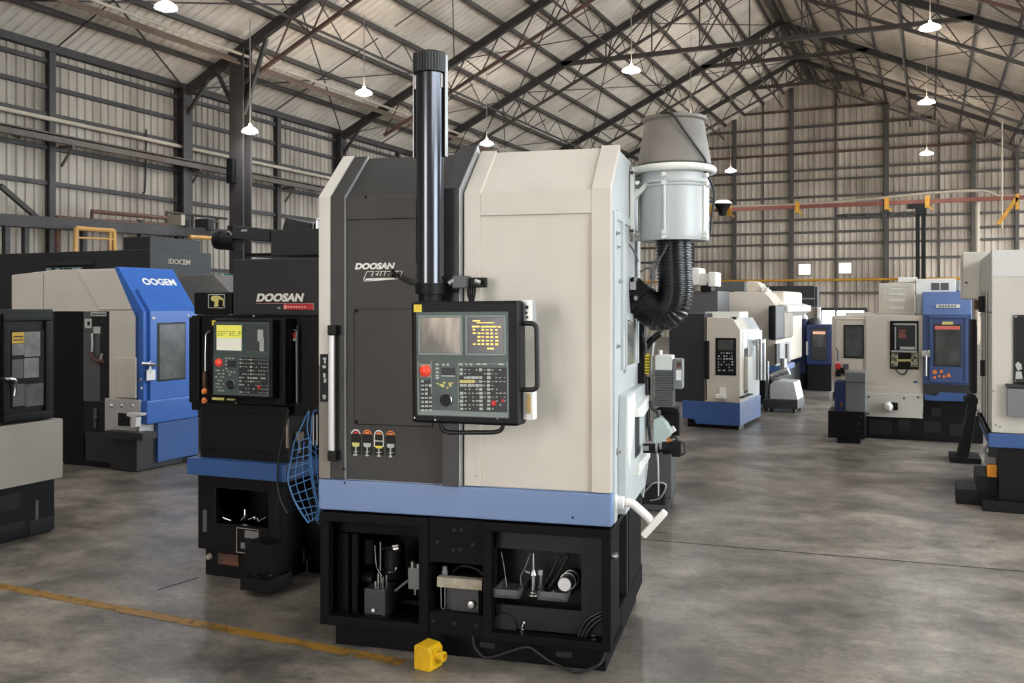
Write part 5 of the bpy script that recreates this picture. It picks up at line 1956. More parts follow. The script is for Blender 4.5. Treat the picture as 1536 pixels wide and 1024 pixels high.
# base: front wall with a window-like opening, open at right
(ox0, oz0), (ox1, oz1) = F2(324, 784), F2(402, 738)
m_.box(0, ox0, 0, 0.04, 0.16, zb2, 0.003).box(ox1, xr, 0, 0.04, 0.16, zb2, 0.003).box(ox0, ox1, 0, 0.04, oz1, zb2).box(ox0, ox1, 0, 0.04, 0.16, oz0)
m_.box(0, 0.02, 0.04, 1.2, 0.16, zb2).box(xr - 0.02, xr, 0.04, 1.2, 0.16, zb2)
m_.box(0.03, xr - 0.02, 0.03, 1.2, 0.0, 0.17, 0.004)
m_.box(xr, xr + 0.32, 0.30, 1.2, 0.0, 0.9).box(0.02, xr - 0.02, 0.34, 0.36, 0.17, zb2)
b2 = m_.build('base_frame', M['black2'], t2, 'black base')
m_ = MB()
rect(f2, m_, (304, 797), (310, 765), -0.003, 0.002)
m_.build('strip', M['grey_dark'], b2)
for (a, b, lab) in (((355, 828), (388, 794), 'frame'),):
    m_ = MB()
    (x0, z0), (x1, z1) = F2(*a), F2(*b)
    m_.frame(x0, x1, z0, z1, 0.004, -0.004, 0.001)
    m_.build('plate_frame', M['strip_beige'], b2)
m_ = MB()
rect(f2, m_, (367, 806), (388, 797.5), -0.004, 0.001)
rect(f2, m_, (361, 822), (373, 815), -0.004, 0.001)
m_.each('name_plate', M['grey_box'], b2)
m_ = MB()
for pts in (((329, 762), (331, 778), (336, 780), (341, 772), (350, 780)), ((362, 780), (367, 772), (373, 779), (380, 776), (388, 782), (396, 777)), ((334, 776), (344, 782), (352, 778))):
    m_.tube([(F2(*p, 0.12)[0], 0.12 + 0.02 * (i % 2), F2(*p, 0.12)[1]) for i, p in enumerate(pts)], 0.006, 6)
x, z = F2(368, 778, 0.14)
m_.cyl((x, 0.14, z), (x, 0.14, z + 0.06), 0.011, n=10).cyl((x + 0.07, 0.14, z + 0.005), (x + 0.10, 0.14, z + 0.012), 0.012, n=10)
m_.each('pipe_fitting', M['chrome'], t2, 'bright pipe fitting in the base opening')
x, z = F2(309, 836)
MB().lathe([(0.0, 0.02), (0.014, 0.018), (0.02, 0.0)], (x, 0.03, z), 14, (0, -1, 0)).build('levelling_foot', M['strip_beige'], b2)
m_ = MB()
rect(f2, m_, (327, 845), (358, 833), 0.018, 0.034)
rect(f2, m_, (328, 838), (357, 836), 0.012, 0.02)
m_.build('rusty_bracket', M['rust'], b2, 'rusty bracket')
m_ = MB()
rect(f2, m_, (374, 868), (416, 815), -0.14, -0.02, -0.1)
rect(f2, m_, (372, 879), (417, 866), -0.22, -0.02, -0.15, 0.004)
st = m_.build('foot_step', M['black2'], t2, 'black box step at the base')
m_ = MB()
for px in (382, 394, 402):
    x, z = F2(px, 864, -0.17)
    m_.bar((x, -0.19, z), (x + 0.02, -0.16, z + 0.012), 0.012, 0.006)
m_.each('bolt', M['chrome'], st)
m_ = MB()
for px, py in ((451, 830), (457, 820), (462, 838)):
    x, z = F2(px, py, 0.29)
    m_.cyl((x, 0.28, z), (x, 0.28, z - 0.09), 0.006, n=8)
m_.each('valve_pipe', M['grey_box'], t2)
# blue band with its right return
xs1 = f2.fx(429, -0.11)
(_, za), (_, zb_) = F2(280, 711, -0.11), F2(280, 686, -0.11)
m_ = MB().prism([(f2.fx(280, -0.11), -0.11), (xs1, -0.11), (xs1 + 0.02, 0.9), (-0.0, 0.9)], 'z', za, zb_, 0.006)
m_.build('blue_band', M['blue_dull'], t2, 'blue band')
# lower cover
m_ = MB()
rect(f2, m_, (300, 686), (432, 610), -0.05, 0.5, None, 0.006)
rect(f2, m_, (301, 671), (429, 622), -0.062, -0.05, None, 0.004)
m_.build('lower_cover', M['black2'], t2, 'black lower cover')
m_ = MB()
rect(f2, m_, (429, 672), (431.5, 627), -0.064, -0.05)
m_.build('edge_strip', M['strip_beige'], t2)
# main enclosure
xe = 1.08
zt = F2(349, 389)[1]
zm = F2(349, 473)[1]
z60 = F2(349, 606)[1]
x0 = f2.fx(349)
m_ = MB().box(x0, xe, 0.0, 1.25, zm, zt, 0.008)
rect(f2, m_, (357, 470), (500, 397), -0.006, 0.004, None, 0.003)
up = m_.build('upper_enclosure', M['charcoal2'], t2, 'graphite upper enclosure')
xa = f2.fx(287)
m_ = MB().box(xa, xe, 0.0, 1.25, F2(349, 618)[1], zm - 0.002, 0.006)
m_.box(xa, f2.fx(302), -0.02, 0.0, z60, F2(0 + 290, 476)[1], 0.003)
m_.build('front_housing', M['black2'], t2, 'black front housing')
# lettering
(xa1, za1), (xb1, zb1) = F2(385, 452.5, -0.006), F2(457, 439.5, -0.006)
text_mb('DOOSAN', xa1, za1, -0.008, zb1 - za1, xb1 - xa1 - 0.012, 0.05, 0.28, depth=0.004).build('lettering', M['letter_white'], up, 'white lettering')
m_ = MB()
rect(f2, m_, (425, 464), (469.5, 456), -0.011, -0.005)
rd_ = m_.build('red_badge', M['red_label'], up, 'red badge')
m_ = MB()
rect(f2, m_, (384, 455.2), (470, 454.4), -0.010, -0.005)
rect(f2, m_, (469.5, 464.5), (470.3, 454.5), -0.010, -0.005)
for k in range(7):
    rect(f2, m_, (431 + k * 4.2, 461.8), (433.6 + k * 4.2, 459), -0.0125, -0.010)
rect(f2, m_, (426, 463), (429.5, 457.2), -0.0125, -0.010)
m_.build('badge_print', mat('pink_print', (232, 170, 160), 0.5), rd_)
x, z = F2(419.5, 461.5)
m_ = MB().lathe([(0.0, 0.004), (0.011, 0.003), (0.012, 0)], (x, -0.006, z), 20, (0, -1, 0))
for v in m_.bm.verts:
    v.co.z = z + (v.co.z - z) * 0.5
m_.build('badge', M['silver'], up)
# electrical box with the picture sticker
m_ = MB()
rect(f2, m_, (291, 471), (347, 438), 0.10, 0.5, None, 0.005)
eb = m_.build('electrical_box', M['black2'], t2, 'black box with picture sticker')
m_ = MB()
(x0_, z0_), (x1_, z1_) = F2(313, 462, 0.1), F2(338, 441, 0.1)
m_.frame(x0_, x1_, z0_, z1_, 0.004, 0.094, 0.101)
m_.build('sticker_border', M['key_pale'], eb)
m_ = MB()
pts = [(316, 448), (318, 444), (324, 443), (330, 444.5), (333, 447), (333, 450), (328, 449), (327, 455), (328, 459), (321, 460), (322, 452), (318, 451)]
m_.prism([F2(*p, 0.095) for p in pts], 'y', 0.094, 0.101)
m_.prism([F2(*p, 0.095) for p in ((333, 446), (336, 450), (335.5, 459), (334, 459), (334.5, 451), (332, 448))], 'y', 0.094, 0.101)
m_.build('sticker_picture', M['key_yellow'], eb, 'pale picture of a machine arm')
# things on the roof
m_ = MB()
rect(f2, m_, (406, 384), (483, 342), 0.35, 0.9, None, 0.006)
cvb = m_.build('conveyor_housing', M['charcoal2'], t2, 'graphite box on the roof')
m_ = MB()
(x0_, z0_), (x1_, z1_) = F2(347, 358, 0.35), F2(405, 341, 0.35)
q0, q1, q2, q3 = F2(347, 357.5, .35), F2(404, 362, .35), F2(405, 343.5, .35), F2(349, 338, .35)
m_.prism([q0, q1, q2, q3], 'y', 0.35, 0.62, 0.006)
arm = m_.build('conveyor_arm', M['charcoal2'], t2, 'graphite arm reaching over the roof')
m_ = MB()
rect(f2, m_, (361.5, 347.5), (370, 343.5), 0.346, 0.352)
m_.build('maker_badge', M['silver'], arm)
m_ = MB()
a, b = F2(326, 360, 0.45), F2(357, 363, 0.45)
m_.cyl((a[0], 0.45, a[1]), (b[0], 0.45, b[1]), 0.058, n=24).cyl((a[0] + 0.02, 0.45, a[1]), (a[0] + 0.045, 0.45, a[1] - 0.002), 0.063, n=24)
m_.build('motor', M['black'], arm, 'black motor')
m_ = MB()
rect(f2, m_, (341, 353), (349, 338), 0.36, 0.5)
m_.build('gear_plate', M['black'], arm)
m_ = MB()
for px, py in ((342, 347), (345, 349), (346, 351.5)):
    x, z = F2(px, py, 0.35)
    m_.lathe([(0.0, 0.012), (0.006, 0.01), (0.007, 0)], (x, 0.36, z), 10, (0, -1, 0))
m_.each('bolt', M['silver'], arm)
m_ = MB()
m_.prism([F2(*p, 0.4) for p in ((423, 344), (428, 326), (464, 334), (464, 346))], 'y', 0.4, 0.8, 0.006)
rect(f2, m_, (464, 348), (482, 334), 0.45, 0.8)
m_.build('chute_hood', M['charcoal2'], cvb)
m_ = MB()
x, z = F2(476, 338, 0.42)
m_.cyl((x, 0.42, z + 0.03), (x, 0.42, z - 0.04), 0.012, n=10).cyl((x - 0.01, 0.42, z + 0.04), (x + 0.03, 0.42, z + 0.03), 0.008, n=8)
m_.tube(bez([(x - 0.03, 0.42, z + 0.02), (x - 0.03, 0.42, z - 0.04), (x, 0.42, z - 0.05)]), 0.005, 6)
m_.build('fitting', M['steel'], cvb)
m_ = MB()
rect(f2, m_, (368, 384.5), (406, 379), 0.5, 0.8)
m_.build('roof_strip', M['black2'], t2)
# control pendant of the black machine
(x0_, z0_), (x1_, z1_) = F2(319, 595, -0.16), F2(409, 478, -0.16)
pz = z1_ - z0_
pw = x1_ - x0_
pm = MB().box(0, pw, 0, 0.10, 0, pz, 0.012, 3)
pn = pm.build('control_pendant', M['black'], t2, 'black control pendant with a yellow-green screen')
pn.location = (x0_, -0.16, z0_)
U2 = lambda px, py: ((px - 319) / 90 * pw, (595 - py) / 117 * pz)


def pq(m, a, b, y0, y1, bev=0):
    (x0, z0), (x1, z1) = U2(*a), U2(*b)
    return m.box(x0, x1, y0, y1, z0, z1, bev)


pq(MB(), (321, 590), (405, 483), -0.004, 0.002, 0.002).build('face_plate', M['panel_green'], pn, 'grey-green face plate')
m_ = MB()
for a, b in (((322.5, 528), (367, 485)), ((368, 528), (404, 485))):
    (xx0, zz0), (xx1, zz1) = U2(*a), U2(*b)
    m_.frame(xx0, xx1, zz0, zz1, 0.006, -0.009, -0.003, 0.001)
for a, b in (((321, 590), (322, 531)), ((321, 591), (405, 589.5)), ((404, 590), (405, 531)), ((321, 531.5), (405, 530.5))):
    pq(m_, a, b, -0.007, -0.003)
m_.build('bezel', M['panel_green'], pn)
s1 = pq(MB(), (326, 525), (364, 507), -0.006, -0.002).build('screen', mat('pale_lit_screen', (214, 214, 200), 0.3, emit=0.3), pn, 'pale lower half of lit screen')
s2 = pq(MB(), (326, 507), (364, 487.5), -0.0062, -0.002).build('screen', mat('yellow_lit_screen', (212, 208, 92), 0.3, emit=0.4), pn, 'yellow-green upper half of lit screen')
m_ = MB()
for py in (497.5, 500, 502.5):
    for k in range(8):
        if rnd.random() < 0.8:
            pq(m_, (328 + k * 4.4, py + 0.7), (328 + k * 4.4 + rnd.uniform(1.5, 4), py - 0.7), -0.0072, -0.006)
m_.build('screen_text', mat('olive_print', (120, 130, 60), 0.5), s2)
s3 = pq(MB(), (371, 525), (401, 487.5), -0.006, -0.002).build('screen', mat('grey_screen', (72, 76, 76), 0.18), pn, 'dark grey screen')
m_ = MB()
pq(m_, (388, 511), (396, 494), -0.0068, -0.006)
pq(m_, (391, 525), (397, 505), -0.0068, -0.006)
m_.build('screen_print', M['key_pale'], s3)
u, v = U2(330, 543.5)
pq(MB(), (324, 550.5), (337.5, 537), -0.006, -0.003).build('stop_plate', M['grey_dark'], pn)
MB().lathe([(0.0, 0.018), (0.012, 0.017), (0.021, 0.012), (0.024, 0.0)], (u, -0.005, v), 24, (0, -1, 0)).build('emergency_stop', M['stop_red'], pn, 'round red stop button')
u, v = U2(348.5, 575)
MB().lathe([(0.0, 0.014), (0.02, 0.016), (0.026, 0.01), (0.028, 0.0)], (u, -0.004, v), 24, (0, -1, 0)).build('hand_dial', M['hollow_black'], pn, 'black dial')
MB().lathe([(0.0285, 0.004), (0.0285, 0.009), (0.026, 0.012), (0.026, 0.004)], (u, -0.004, v), 24, (0, -1, 0)).build('dial_ring', M['steel'], pn)
pale, dark = MB(), MB()
pq(dark, (360, 588), (403, 535), -0.0045, -0.003)
pq(dark, (341, 550), (356, 540), -0.0045, -0.003)


def k2(m, px, py, w, h):
    pq(m, (px - w / 2, py + h / 2), (px + w / 2, py - h / 2), -0.0068, -0.003)


for row in range(10):
    for c_ in range(11):
        if rnd.random() < 0.72:
            big_ = c_ in (0, 4) or row in (5,)
            k2(pale, 362.5 + c_ * 3.9, 538 + row * 5.3, rnd.uniform(2.4, 3.4) if big_ else rnd.uniform(1.2, 2.4), rnd.uniform(1.6, 2.8) if big_ else rnd.uniform(0.8, 1.6))
for row in range(7):
    for c_ in range(4):
        if rnd.random() < 0.75:
            k2(pale, 325.5 + c_ * 3.6, 555 + row * 5, rnd.uniform(1.6, 2.6), rnd.uniform(1, 2.4))
for px, py in ((341, 537), (346, 536.5), (351, 536.5), (341, 541), (341, 546), (341, 552), (343, 556), (348, 557), (353, 557), (346, 561)):
    k2(pale, px, py, 2.6, 1.8)
pale.halves(U2(358, 560)[0], 'keys', M['key_pale'], pn, 'pale keys')
dark.each('key_field', M['key_dark'], pn, 'dark key field')
u, v = U2(390, 578)
MB().lathe([(0.0, 0.007), (0.009, 0.005), (0.011, 0)], (u, -0.005, v), 14, (0, -1, 0)).build('push_button', M['red_label'], pn)
pq(MB(), (318.5, 488), (324, 481), -0.003, 0.002).build('sticker', M['yellow_label'], pn, 'yellow sticker')
m_ = MB()
rect(f2, m_, (409, 606), (428, 478), -0.10, 0.0, None, 0.004)
m_.build('pendant_box', M['black'], t2, 'black box behind the pendant')
# vertical guide slots, lamps and pipes at either side of the pendant
m_ = MB()
for a, b in (((429.5, 600), (431.5, 484)), ((445, 606), (446.5, 488))):
    rect(f2, m_, a, b, -0.03, -0.02)
m_.each('guide_strip', M['grey_dark'], t2)
m_ = MB()
x, z = F2(433, 496, -0.03)
m_.tube(rounded([(x - 0.005, -0.03, z), (x + 0.05, -0.03, z + 0.01), (x + 0.053, -0.03, z - 0.4)], 0.02), 0.004, 6)
m_.build('conduit', M['steel'], t2)
m_ = MB()
rect(f2, m_, (434, 507), (444, 499), -0.028, -0.0)
m_.build('red_plate', M['red_label'], t2, 'small red plate')
m_ = MB()
rect(f2, m_, (435, 511), (444, 507.5), -0.028, -0.0)
m_.build('label_plate', M['key_pale'], t2)
m_ = MB()
pts = [F2(*p, -0.03) for p in ((315, 496), (309, 500), (308, 530), (308, 566))]
m_.tube(rounded([(p[0], -0.03, p[1]) for p in pts], 0.02), 0.005, 8)
x, z = F2(308, 566, -0.03)
m_.build('signal_conduit', M['steel'], t2)
lx_, lz_ = F2(308, 570, -0.03)
lo = F2(308, 604, -0.03)[1]
for k, (mt, lab, a, b) in enumerate((('rust', 'dull orange lamp section', 556, 580), ('orange', 'orange lamp section', 582, 590), ('orange', 'small orange lamp', 596, 604))):
    zA, zB = F2(308, b, -0.03)[1], F2(308, a, -0.03)[1]
    MB().lathe([(0.0, 0.0), (0.012 + 0.004 * (k > 0), 0.0), (0.014 + 0.006 * (k > 0), (zB - zA) * 0.5), (0.010, zB - zA), (0, zB - zA)], (lx_, -0.035, zA), 14).build('signal_lamp', M[mt], t2, lab)
m_ = MB()
for a, b in (((318, 599.5), (336, 596.5)), ((340, 600), (352, 598))):
    rect(f2, m_, a, b, -0.05, -0.04)
m_.each('label_plate', M['key_yellow'], t2)
m_ = MB()
for px, py in ((381, 474), (354, 605), (365, 592)):
    x, z = F2(px, py)
    m_.lathe([(0.0, 0.006), (0.006, 0.004), (0.008, 0)], (x, -0.002, z), 10, (0, -1, 0))
m_.each('bolt', M['silver'], t2)
m_ = MB()
x, z = F2(447, 652, 0.05)
m_.box(x - 0.03, x + 0.03, 0.02, 0.07, z - 0.03, z + 0.02, 0.006).cyl((x - 0.01, 0.045, z + 0.02), (x - 0.01, 0.045, z + 0.05), 0.008, n=10).cyl((x + 0.012, 0.045, z - 0.03), (x + 0.012, 0.045, z - 0.10), 0.008, n=10)
m_.build('brass_valve', M['strip_beige'], t2, 'pale brass valve')
# black cable from the housing to the basket
m_ = MB()
pts = [F2(*p, -0.05) for p in ((446, 612), (440, 640), (432, 680), (429, 716), (434, 745), (444, 765))]
m_.tube(bez([(p[0], -0.13, p[1]) for p in pts]), 0.006, 8)
m_.build('cable', M['rubber'], t2)

# ================================================================= CREAM MACHINE WITH THE BLUE DOOR
f3 = Fr(-3.58, 9.05, 24)
t3 = thing('turning_centre', 'cream machine tool with a bright blue door beside the grey-topped black cabinet', 'machine', f3)
F3 = lambda px, py, y=0.0: f3.f(px, py, y)
S3 = lambda px, py, x=0.0: f3.sd(px, py, x)
ZK = 1.535                                   # crease height
zt3 = 1.965
m_ = MB().prism([(-1.83, ZK), (0.0, ZK), (-0.33, zt3), (-1.2, 1.965), (-1.83, 1.92)], 'y', 0.0, 0.62, 0.008)
m_.build('upper_cover', M['cream_warm'], t3, 'cream upper cover')
m_ = MB().prism([F3(118, 405.5), F3(150, 464), F3(211, 464.5), F3(177, 405)], 'y', -0.018, 0.002, 0.006)
m_.build('cover_facet', M['cream_warm'], t3)
rect(f3, MB(), (64.6, 465), (65.4, 409.5), -0.003, 0.002).build('seam', M['grey_box'], t3)
# body below
m_ = MB()
rect(f3, m_, (81, 692), (126, 466), 0.0, 0.62, None, 0.006)
m_.box(f3.fx(82), -0.02, 0.02, 0.62, 0.0, 0.22, 0.005)
rect(f3, m_, (96, 718), (166, 694), -0.03, 0.3)
m_.build('body', M['black'], t3, 'black left body')
m_ = MB()
rect(f3, m_, (125, 601), (163, 467), -0.01, 0.3, None, 0.004)
cab = m_.build('switch_cabinet', M['grey_dark'], t3, 'dark grey switch cabinet')
m_ = MB()
rect(f3, m_, (150, 601), (164, 467), -0.016, -0.008)
rect(f3, m_, (137, 489), (151, 468), -0.014, -0.008)
m_.each('recess', M['hollow_black'], cab)
m_ = MB()
for a, b in (((136.5, 474), (159, 468)), ((127, 492), (137, 478)), ((140, 500), (150, 490))):
    rect(f3, m_, a, b, -0.022, -0.015)
m_.each('label_plate', M['key_pale'], cab)
m_ = MB()
for k in range(9):
    rect(f3, m_, (138 + k * 2.3, 472.5), (139.2 + k * 2.3, 469.5), -0.024, -0.021)
rect(f3, m_, (131, 488), (134.5, 482), -0.024, -0.021)
for px in (142, 150, 155):
    rect(f3, m_, (px, 484), (px + 4, 478), -0.02, -0.013)
m_.each('print_mark', M['letter_black'], cab)
m_ = MB()
pts = [F3(*p, -0.03) for p in ((138, 500), (138.5, 520), (138, 535), (143, 540), (150, 541), (153, 530))]
m_.tube(bez([(p[0], -0.03, p[1]) for p in pts]), 0.012, 8)
m_.build('hose', M['silver'], cab)
m_ = MB()
pts = [F3(*p, -0.035) for p in ((137, 528), (139, 536), (146, 541), (155, 541))]
m_.tube(bez([(p[0], -0.035, p[1]) for p in pts]), 0.020, 8)
m_.build('red_hose', M['rust'], cab, 'red-brown hose piece')
m_ = MB()
rect(f3, m_, (163.5, 598), (209, 466), -0.02, 0.5, None, 0.008)
pc = m_.build('side_cabinet', M['cream_warm'], t3, 'cream side cabinet')
m_ = MB()
rect(f3, m_, (173, 596), (203, 536), -0.045, -0.018, None, 0.012)
m_.build('access_cover', M['cream_warm'], pc, 'raised access cover')
m_ = MB()
rect(f3, m_, (126, 650), (158, 601), 0.0, 0.3)
lb3 = m_.build('pump_bay', M['hollow_black'], t3)
m_ = MB()
x, z = F3(142, 612, -0.02)
m_.cyl((x, -0.01, z), (x, -0.01, z - 0.20), 0.016, n=10).cyl((x + 0.0, -0.02, z - 0.09), (x + 0.03, -0.02, z - 0.1), 0.02, n=10)
m_.build('pipe', M['grey_dark'], lb3)
m_ = MB()
rect(f3, m_, (157, 650), (209, 600), -0.05, 0.3, None, 0.004)
dp3 = m_.build('drain_box', M['light_metal'], t3, 'light metal drain box')
m_ = MB()
rect(f3, m_, (177, 638), (194, 620), -0.056, -0.04)
m_.build('opening', M['hollow_black'], dp3)
m_ = MB()
x, z = F3(207, 630, -0.07)
m_.prism([(x - 0.10, z + 0.07), (x + 0.10, z + 0.075), (x + 0.085, z + 0.05), (x + 0.03, z + 0.04), (x + 0.02, z - 0.06), (x - 0.045, z - 0.07), (x - 0.035, z + 0.03), (x - 0.10, z + 0.04)], 'y', -0.12, -0.052, 0.006)
m_.build('spout', M['white'], dp3, 'white spout')
m_ = MB()
for px in (167, 182, 199):
    x, z = F3(px, 608.5, -0.05)
    m_.lathe([(0.0, 0.014), (0.012, 0.01), (0.02, 0.0)], (x, -0.05, z), 12, (0, -1, 0))
m_.each('knob', M['chrome'], dp3)
m_ = MB()
rect(f3, m_, (128, 703), (167, 650), -0.02, 0.5)
rect(f3, m_, (166, 703), (205, 652), -0.10, 0.5)
rect(f3, m_, (163, 655), (221, 649), -0.16, 0.02, -0.1)
m_.build('lower_cabinet', M['charcoal'], t3, 'dark lower cabinets')
# blue door side
y1 = f3.sy(291, 0.02)
y0b = f3.sy(214, 0.02)
xo = 0.03
zlo = S3(225, 602, xo)[1]
m_ = MB().prism([(-0.08, zlo), (xo, zlo), (xo, ZK), (-0.30, zt3 + 0.015), (-0.36, zt3 + 0.015), (-0.08, ZK - 0.05)], 'y', -0.02, y1 + 0.04, 0.008)
bl = m_.build('blue_frame', M['blue'], t3, 'bright blue door frame')
ya, yb2 = f3.sy(225, xo + 0.03), f3.sy(286, xo + 0.03)
sl = Vector((-0.33, 0, zt3 + 0.015 - ZK)).normalized()
nn = Vector((sl.z, 0, -sl.x))


def on_slope(d, off=0.0):
    p = Vector((xo, 0, ZK)) + sl * d + nn * off
    return p.x, p.z


m_ = MB().prism([(xo, zlo + 0.01), (xo + 0.035, zlo + 0.01), (xo + 0.035, ZK + 0.012), on_slope(0.27, 0.035), on_slope(0.27, 0.0), (xo, ZK)], 'y', ya, yb2, 0.008)
dr = m_.build('blue_door', M['blue'], t3, 'bright blue door')
m_ = MB()
yw0, zw0 = S3(238, 569, xo + 0.035)
yw1, zw1 = S3(276, 486, xo + 0.035)
m_.box(xo + 0.03, xo + 0.042, yw0 - 0.02, yw1 + 0.02, zw0 - 0.02, zw1 + 0.02, 0.008)
wb = m_.build('window_frame', M['rubber'], dr, 'black window frame')
MB().box(xo + 0.04, xo + 0.046, yw0, yw1, zw0, zw1).build('pane', M['glass_grey'], wb, 'cloudy window')
yh, zh_ = S3(214, 545, xo + 0.06)
yh2, zh2 = S3(234, 551, xo + 0.06)
m_ = MB().tube(bez([(xo + 0.05, yh, zh_), (xo + 0.10, (yh + yh2) / 2, zh_ - 0.01), (xo + 0.05, yh2, zh2 + 0.02)]), 0.016, 8).tube([(xo + 0.05, yh + 0.1, zh_ + 0.02), (xo + 0.06, yh + 0.1, zh_ - 0.1)], 0.012, 8)
m_.build('door_handle', M['steel'], dr, 'steel door handle')
ytg, ztg = S3(227, 570, xo + 0.06)
m_ = MB().box(xo + 0.055, xo + 0.065, ytg - 0.06, ytg + 0.05, ztg, ztg + 0.10, 0.003).tube([(xo + 0.06, ytg - 0.04, ztg + 0.09), (xo + 0.07, ytg - 0.01, ztg + 0.16)], 0.006, 6)
m_.build('tag', M['white'], dr, 'white hanging tag')
m_ = MB()
for px, py in ((231, 477), (229, 477), (215, 569), (216, 582), (282, 473)):
    y, z = S3(px, py, xo + 0.035)
    m_.lathe([(0.0, 0.008), (0.012, 0.006), (0.014, 0)], (xo + (0.035 if px > 224 else 0.0), y, z), 10, (1, 0, 0))
m_.each('bolt', M['silver'], dr)
# lettering on the sloped head
o_ = Vector((xo, 0, ZK)) + sl * 0.335 + nn * 0.001
text_on('OOGEM', (o_.x, f3.sy(213, -0.2), o_.z), (0, 1, 0), sl, 0.085, f3.sy(262, -0.2) - f3.sy(213, -0.2), 0.03, 0.0).build('lettering', M['letter_white'], bl, 'white lettering')
# lower blue panels
m_ = MB()
yA, zA = S3(220, 611, xo + 0.05)
yB, zB = S3(299, 585, xo + 0.05)
m_.box(-0.1, xo + 0.06, f3.sy(221, xo + .06), f3.sy(298, xo + .06), S3(222, 637, xo + .06)[1], zlo + 0.02, 0.02)
m_.build('blue_sill', M['blue'], t3, 'blue sill panel')
m_ = MB().box(-0.1, xo + 0.03, f3.sy(237, xo + .03), f3.sy(298, xo + .03), 0.06, S3(240, 634, xo + .03)[1], 0.01)
m_.build('blue_kick_panel', M['blue_mid'], t3, 'darker blue kick panel')
MB().box(-0.6, xo - 0.02, 0.05, y1 + 0.05, 0.0, 0.3, 0.004).build('plinth', M['black'], t3)

# ================================================================= BLACK CABINET AT THE LEFT EDGE
f4 = Fr(-3.234, 6.60, 24)
t4 = thing('machine_cabinet', 'black machine cabinet with grey front box, cut off by the left edge', 'machine', f4)
S4 = lambda px, py, x=0.0: f4.sd(px, py, x)
yE = f4.sy(95, 0.03)
y80 = f4.sy(80, 0.0)
zA = S4(95, 716, 0.03)[1]
zB_ = S4(95, 627, 0.03)[1]
m_ = MB().box(-0.9, 0.03, -2.0, yE, zA, zB_, 0.01)
m_.build('front_box', mat('warm_grey_paint', (158, 152, 142), 0.5, var=0.12, scale=3), t4, 'warm grey front box')
m_ = MB()
zt4, zl4 = S4(79, 463.5, 0.0)[1], S4(79, 627, 0.0)[1]
m_.box(-0.8, 0.0, -2.0, y80, zl4 + 0.0, zt4, 0.008)
b4 = m_.build('cabinet', M['black2'], t4, 'black upper cabinet')
m_ = MB()
yq0, yq1 = f4.sy(2, 0.0), f4.sy(75, 0.0)
zq0, zq1 = S4(70, 625, 0.0)[1], S4(70, 470, 0.0)[1]
m_.frame(yq0, yq1, zq0, zq1, 0.05, -0.025, 0.0, 0.006)
for v in m_.bm.verts:
    v.co = Vector((-v.co.y, v.co.x, v.co.z))
bmesh.ops.reverse_faces(m_.bm, faces=m_.bm.faces)
d4 = m_.build('door', M['black2'], b4, 'black framed door')
m_ = MB()
yw0, zw0 = S4(17, 612, 0.005)
yw1, zw1 = S4(66, 493, 0.005)
m_.box(0.0, 0.006, yw0, yw1, zw0, zw1)
MB().box(-0.002, 0.008, yw0, yw1, zw0, zw1).build('pane', M['glass_dark'], b4, 'dark door window')
m_.bm.free()
M['paper'] = mat('worn_paper', (128, 128, 124), 0.6, var=0.45, scale=14)
M['paper_dull'] = mat('dull_paper', (92, 94, 92), 0.6, var=0.5, scale=12)
M['notice_gold'] = mat('gold_notice', (206, 168, 60), 0.5, var=0.3, scale=10)
for a, b, mt in (((18, 515), (36, 498), 'notice_gold'), ((18, 533), (36, 515), 'paper'), ((36.5, 535), (60, 497), 'paper'), ((36, 567), (58, 536), 'paper'), ((18, 568), (35, 538), 'grey_dark'), ((38, 610), (65, 574), 'paper_dull'), ((19, 610), (37, 575), 'grey_dark')):
    ya_, za_ = S4(*a, 0.008)
    yb_, zb2_ = S4(*b, 0.008)
    MB().box(0.008, 0.010, ya_, yb_, za_, zb2_).build('notice', M[mt], b4)
m_ = MB()
for k in range(2):
    ya_, za_ = S4(20, 511 - k * 5, 0.01)
    yb_, zb2_ = S4(35, 508.5 - k * 5, 0.01)
    m_.box(0.0095, 0.0115, ya_, yb_, za_, zb2_)
m_.build('notice_print', M['rust'], b4)
m_ = MB()
y, z = S4(10, 568, 0.04)
y2, z2 = S4(24, 580, 0.04)
m_.tube(bez([(0.0, y, z), (0.05, y, z), (0.05, y + 0.05, z - 0.01), (0.04, y2, z2), (0.03, y2, z2 - 0.06)]), 0.012, 8)
m_.build('door_handle', M['steel'], b4, 'steel door handle')
# base
zb4 = zA
m_ = MB()
ye4 = f4.sy(82, -0.02)
m_.box(-0.8, -0.02, -2.0, ye4, 0.02, zb4, 0.006)
m_.box(-0.7, -0.04, -2.0, ye4 - 0.02, 0.0, 0.06)
m_.build('base', M['black'], t4, 'black base')
m_ = MB()
for a, b, mt in (((0, 768), (30, 738), 0), ((0, 800), (36, 780), 0)):
    ya_, za_ = S4(*a, -0.018)
    yb_, zb2_ = S4(*b, -0.018)
    m_.box(-0.03, -0.016, ya_, yb_, za_, zb2_)
m_.each('vent_opening', M['hollow_black'], t4)
ya_, za_ = S4(53, 779, -0.018)
yb_, zb2_ = S4(57, 750, -0.018)
MB().box(-0.022, -0.014, ya_, yb_, za_, zb2_).build('strip', M['grey_dark'], t4)
ya_, za_ = S4(44, 812, -0.018)
yb_, zb2_ = S4(80, 800, -0.018)
MB().box(-0.05, -0.005, ya_, yb_, 0.01, 0.12, 0.02).build('foot', M['hollow_black'], t4)

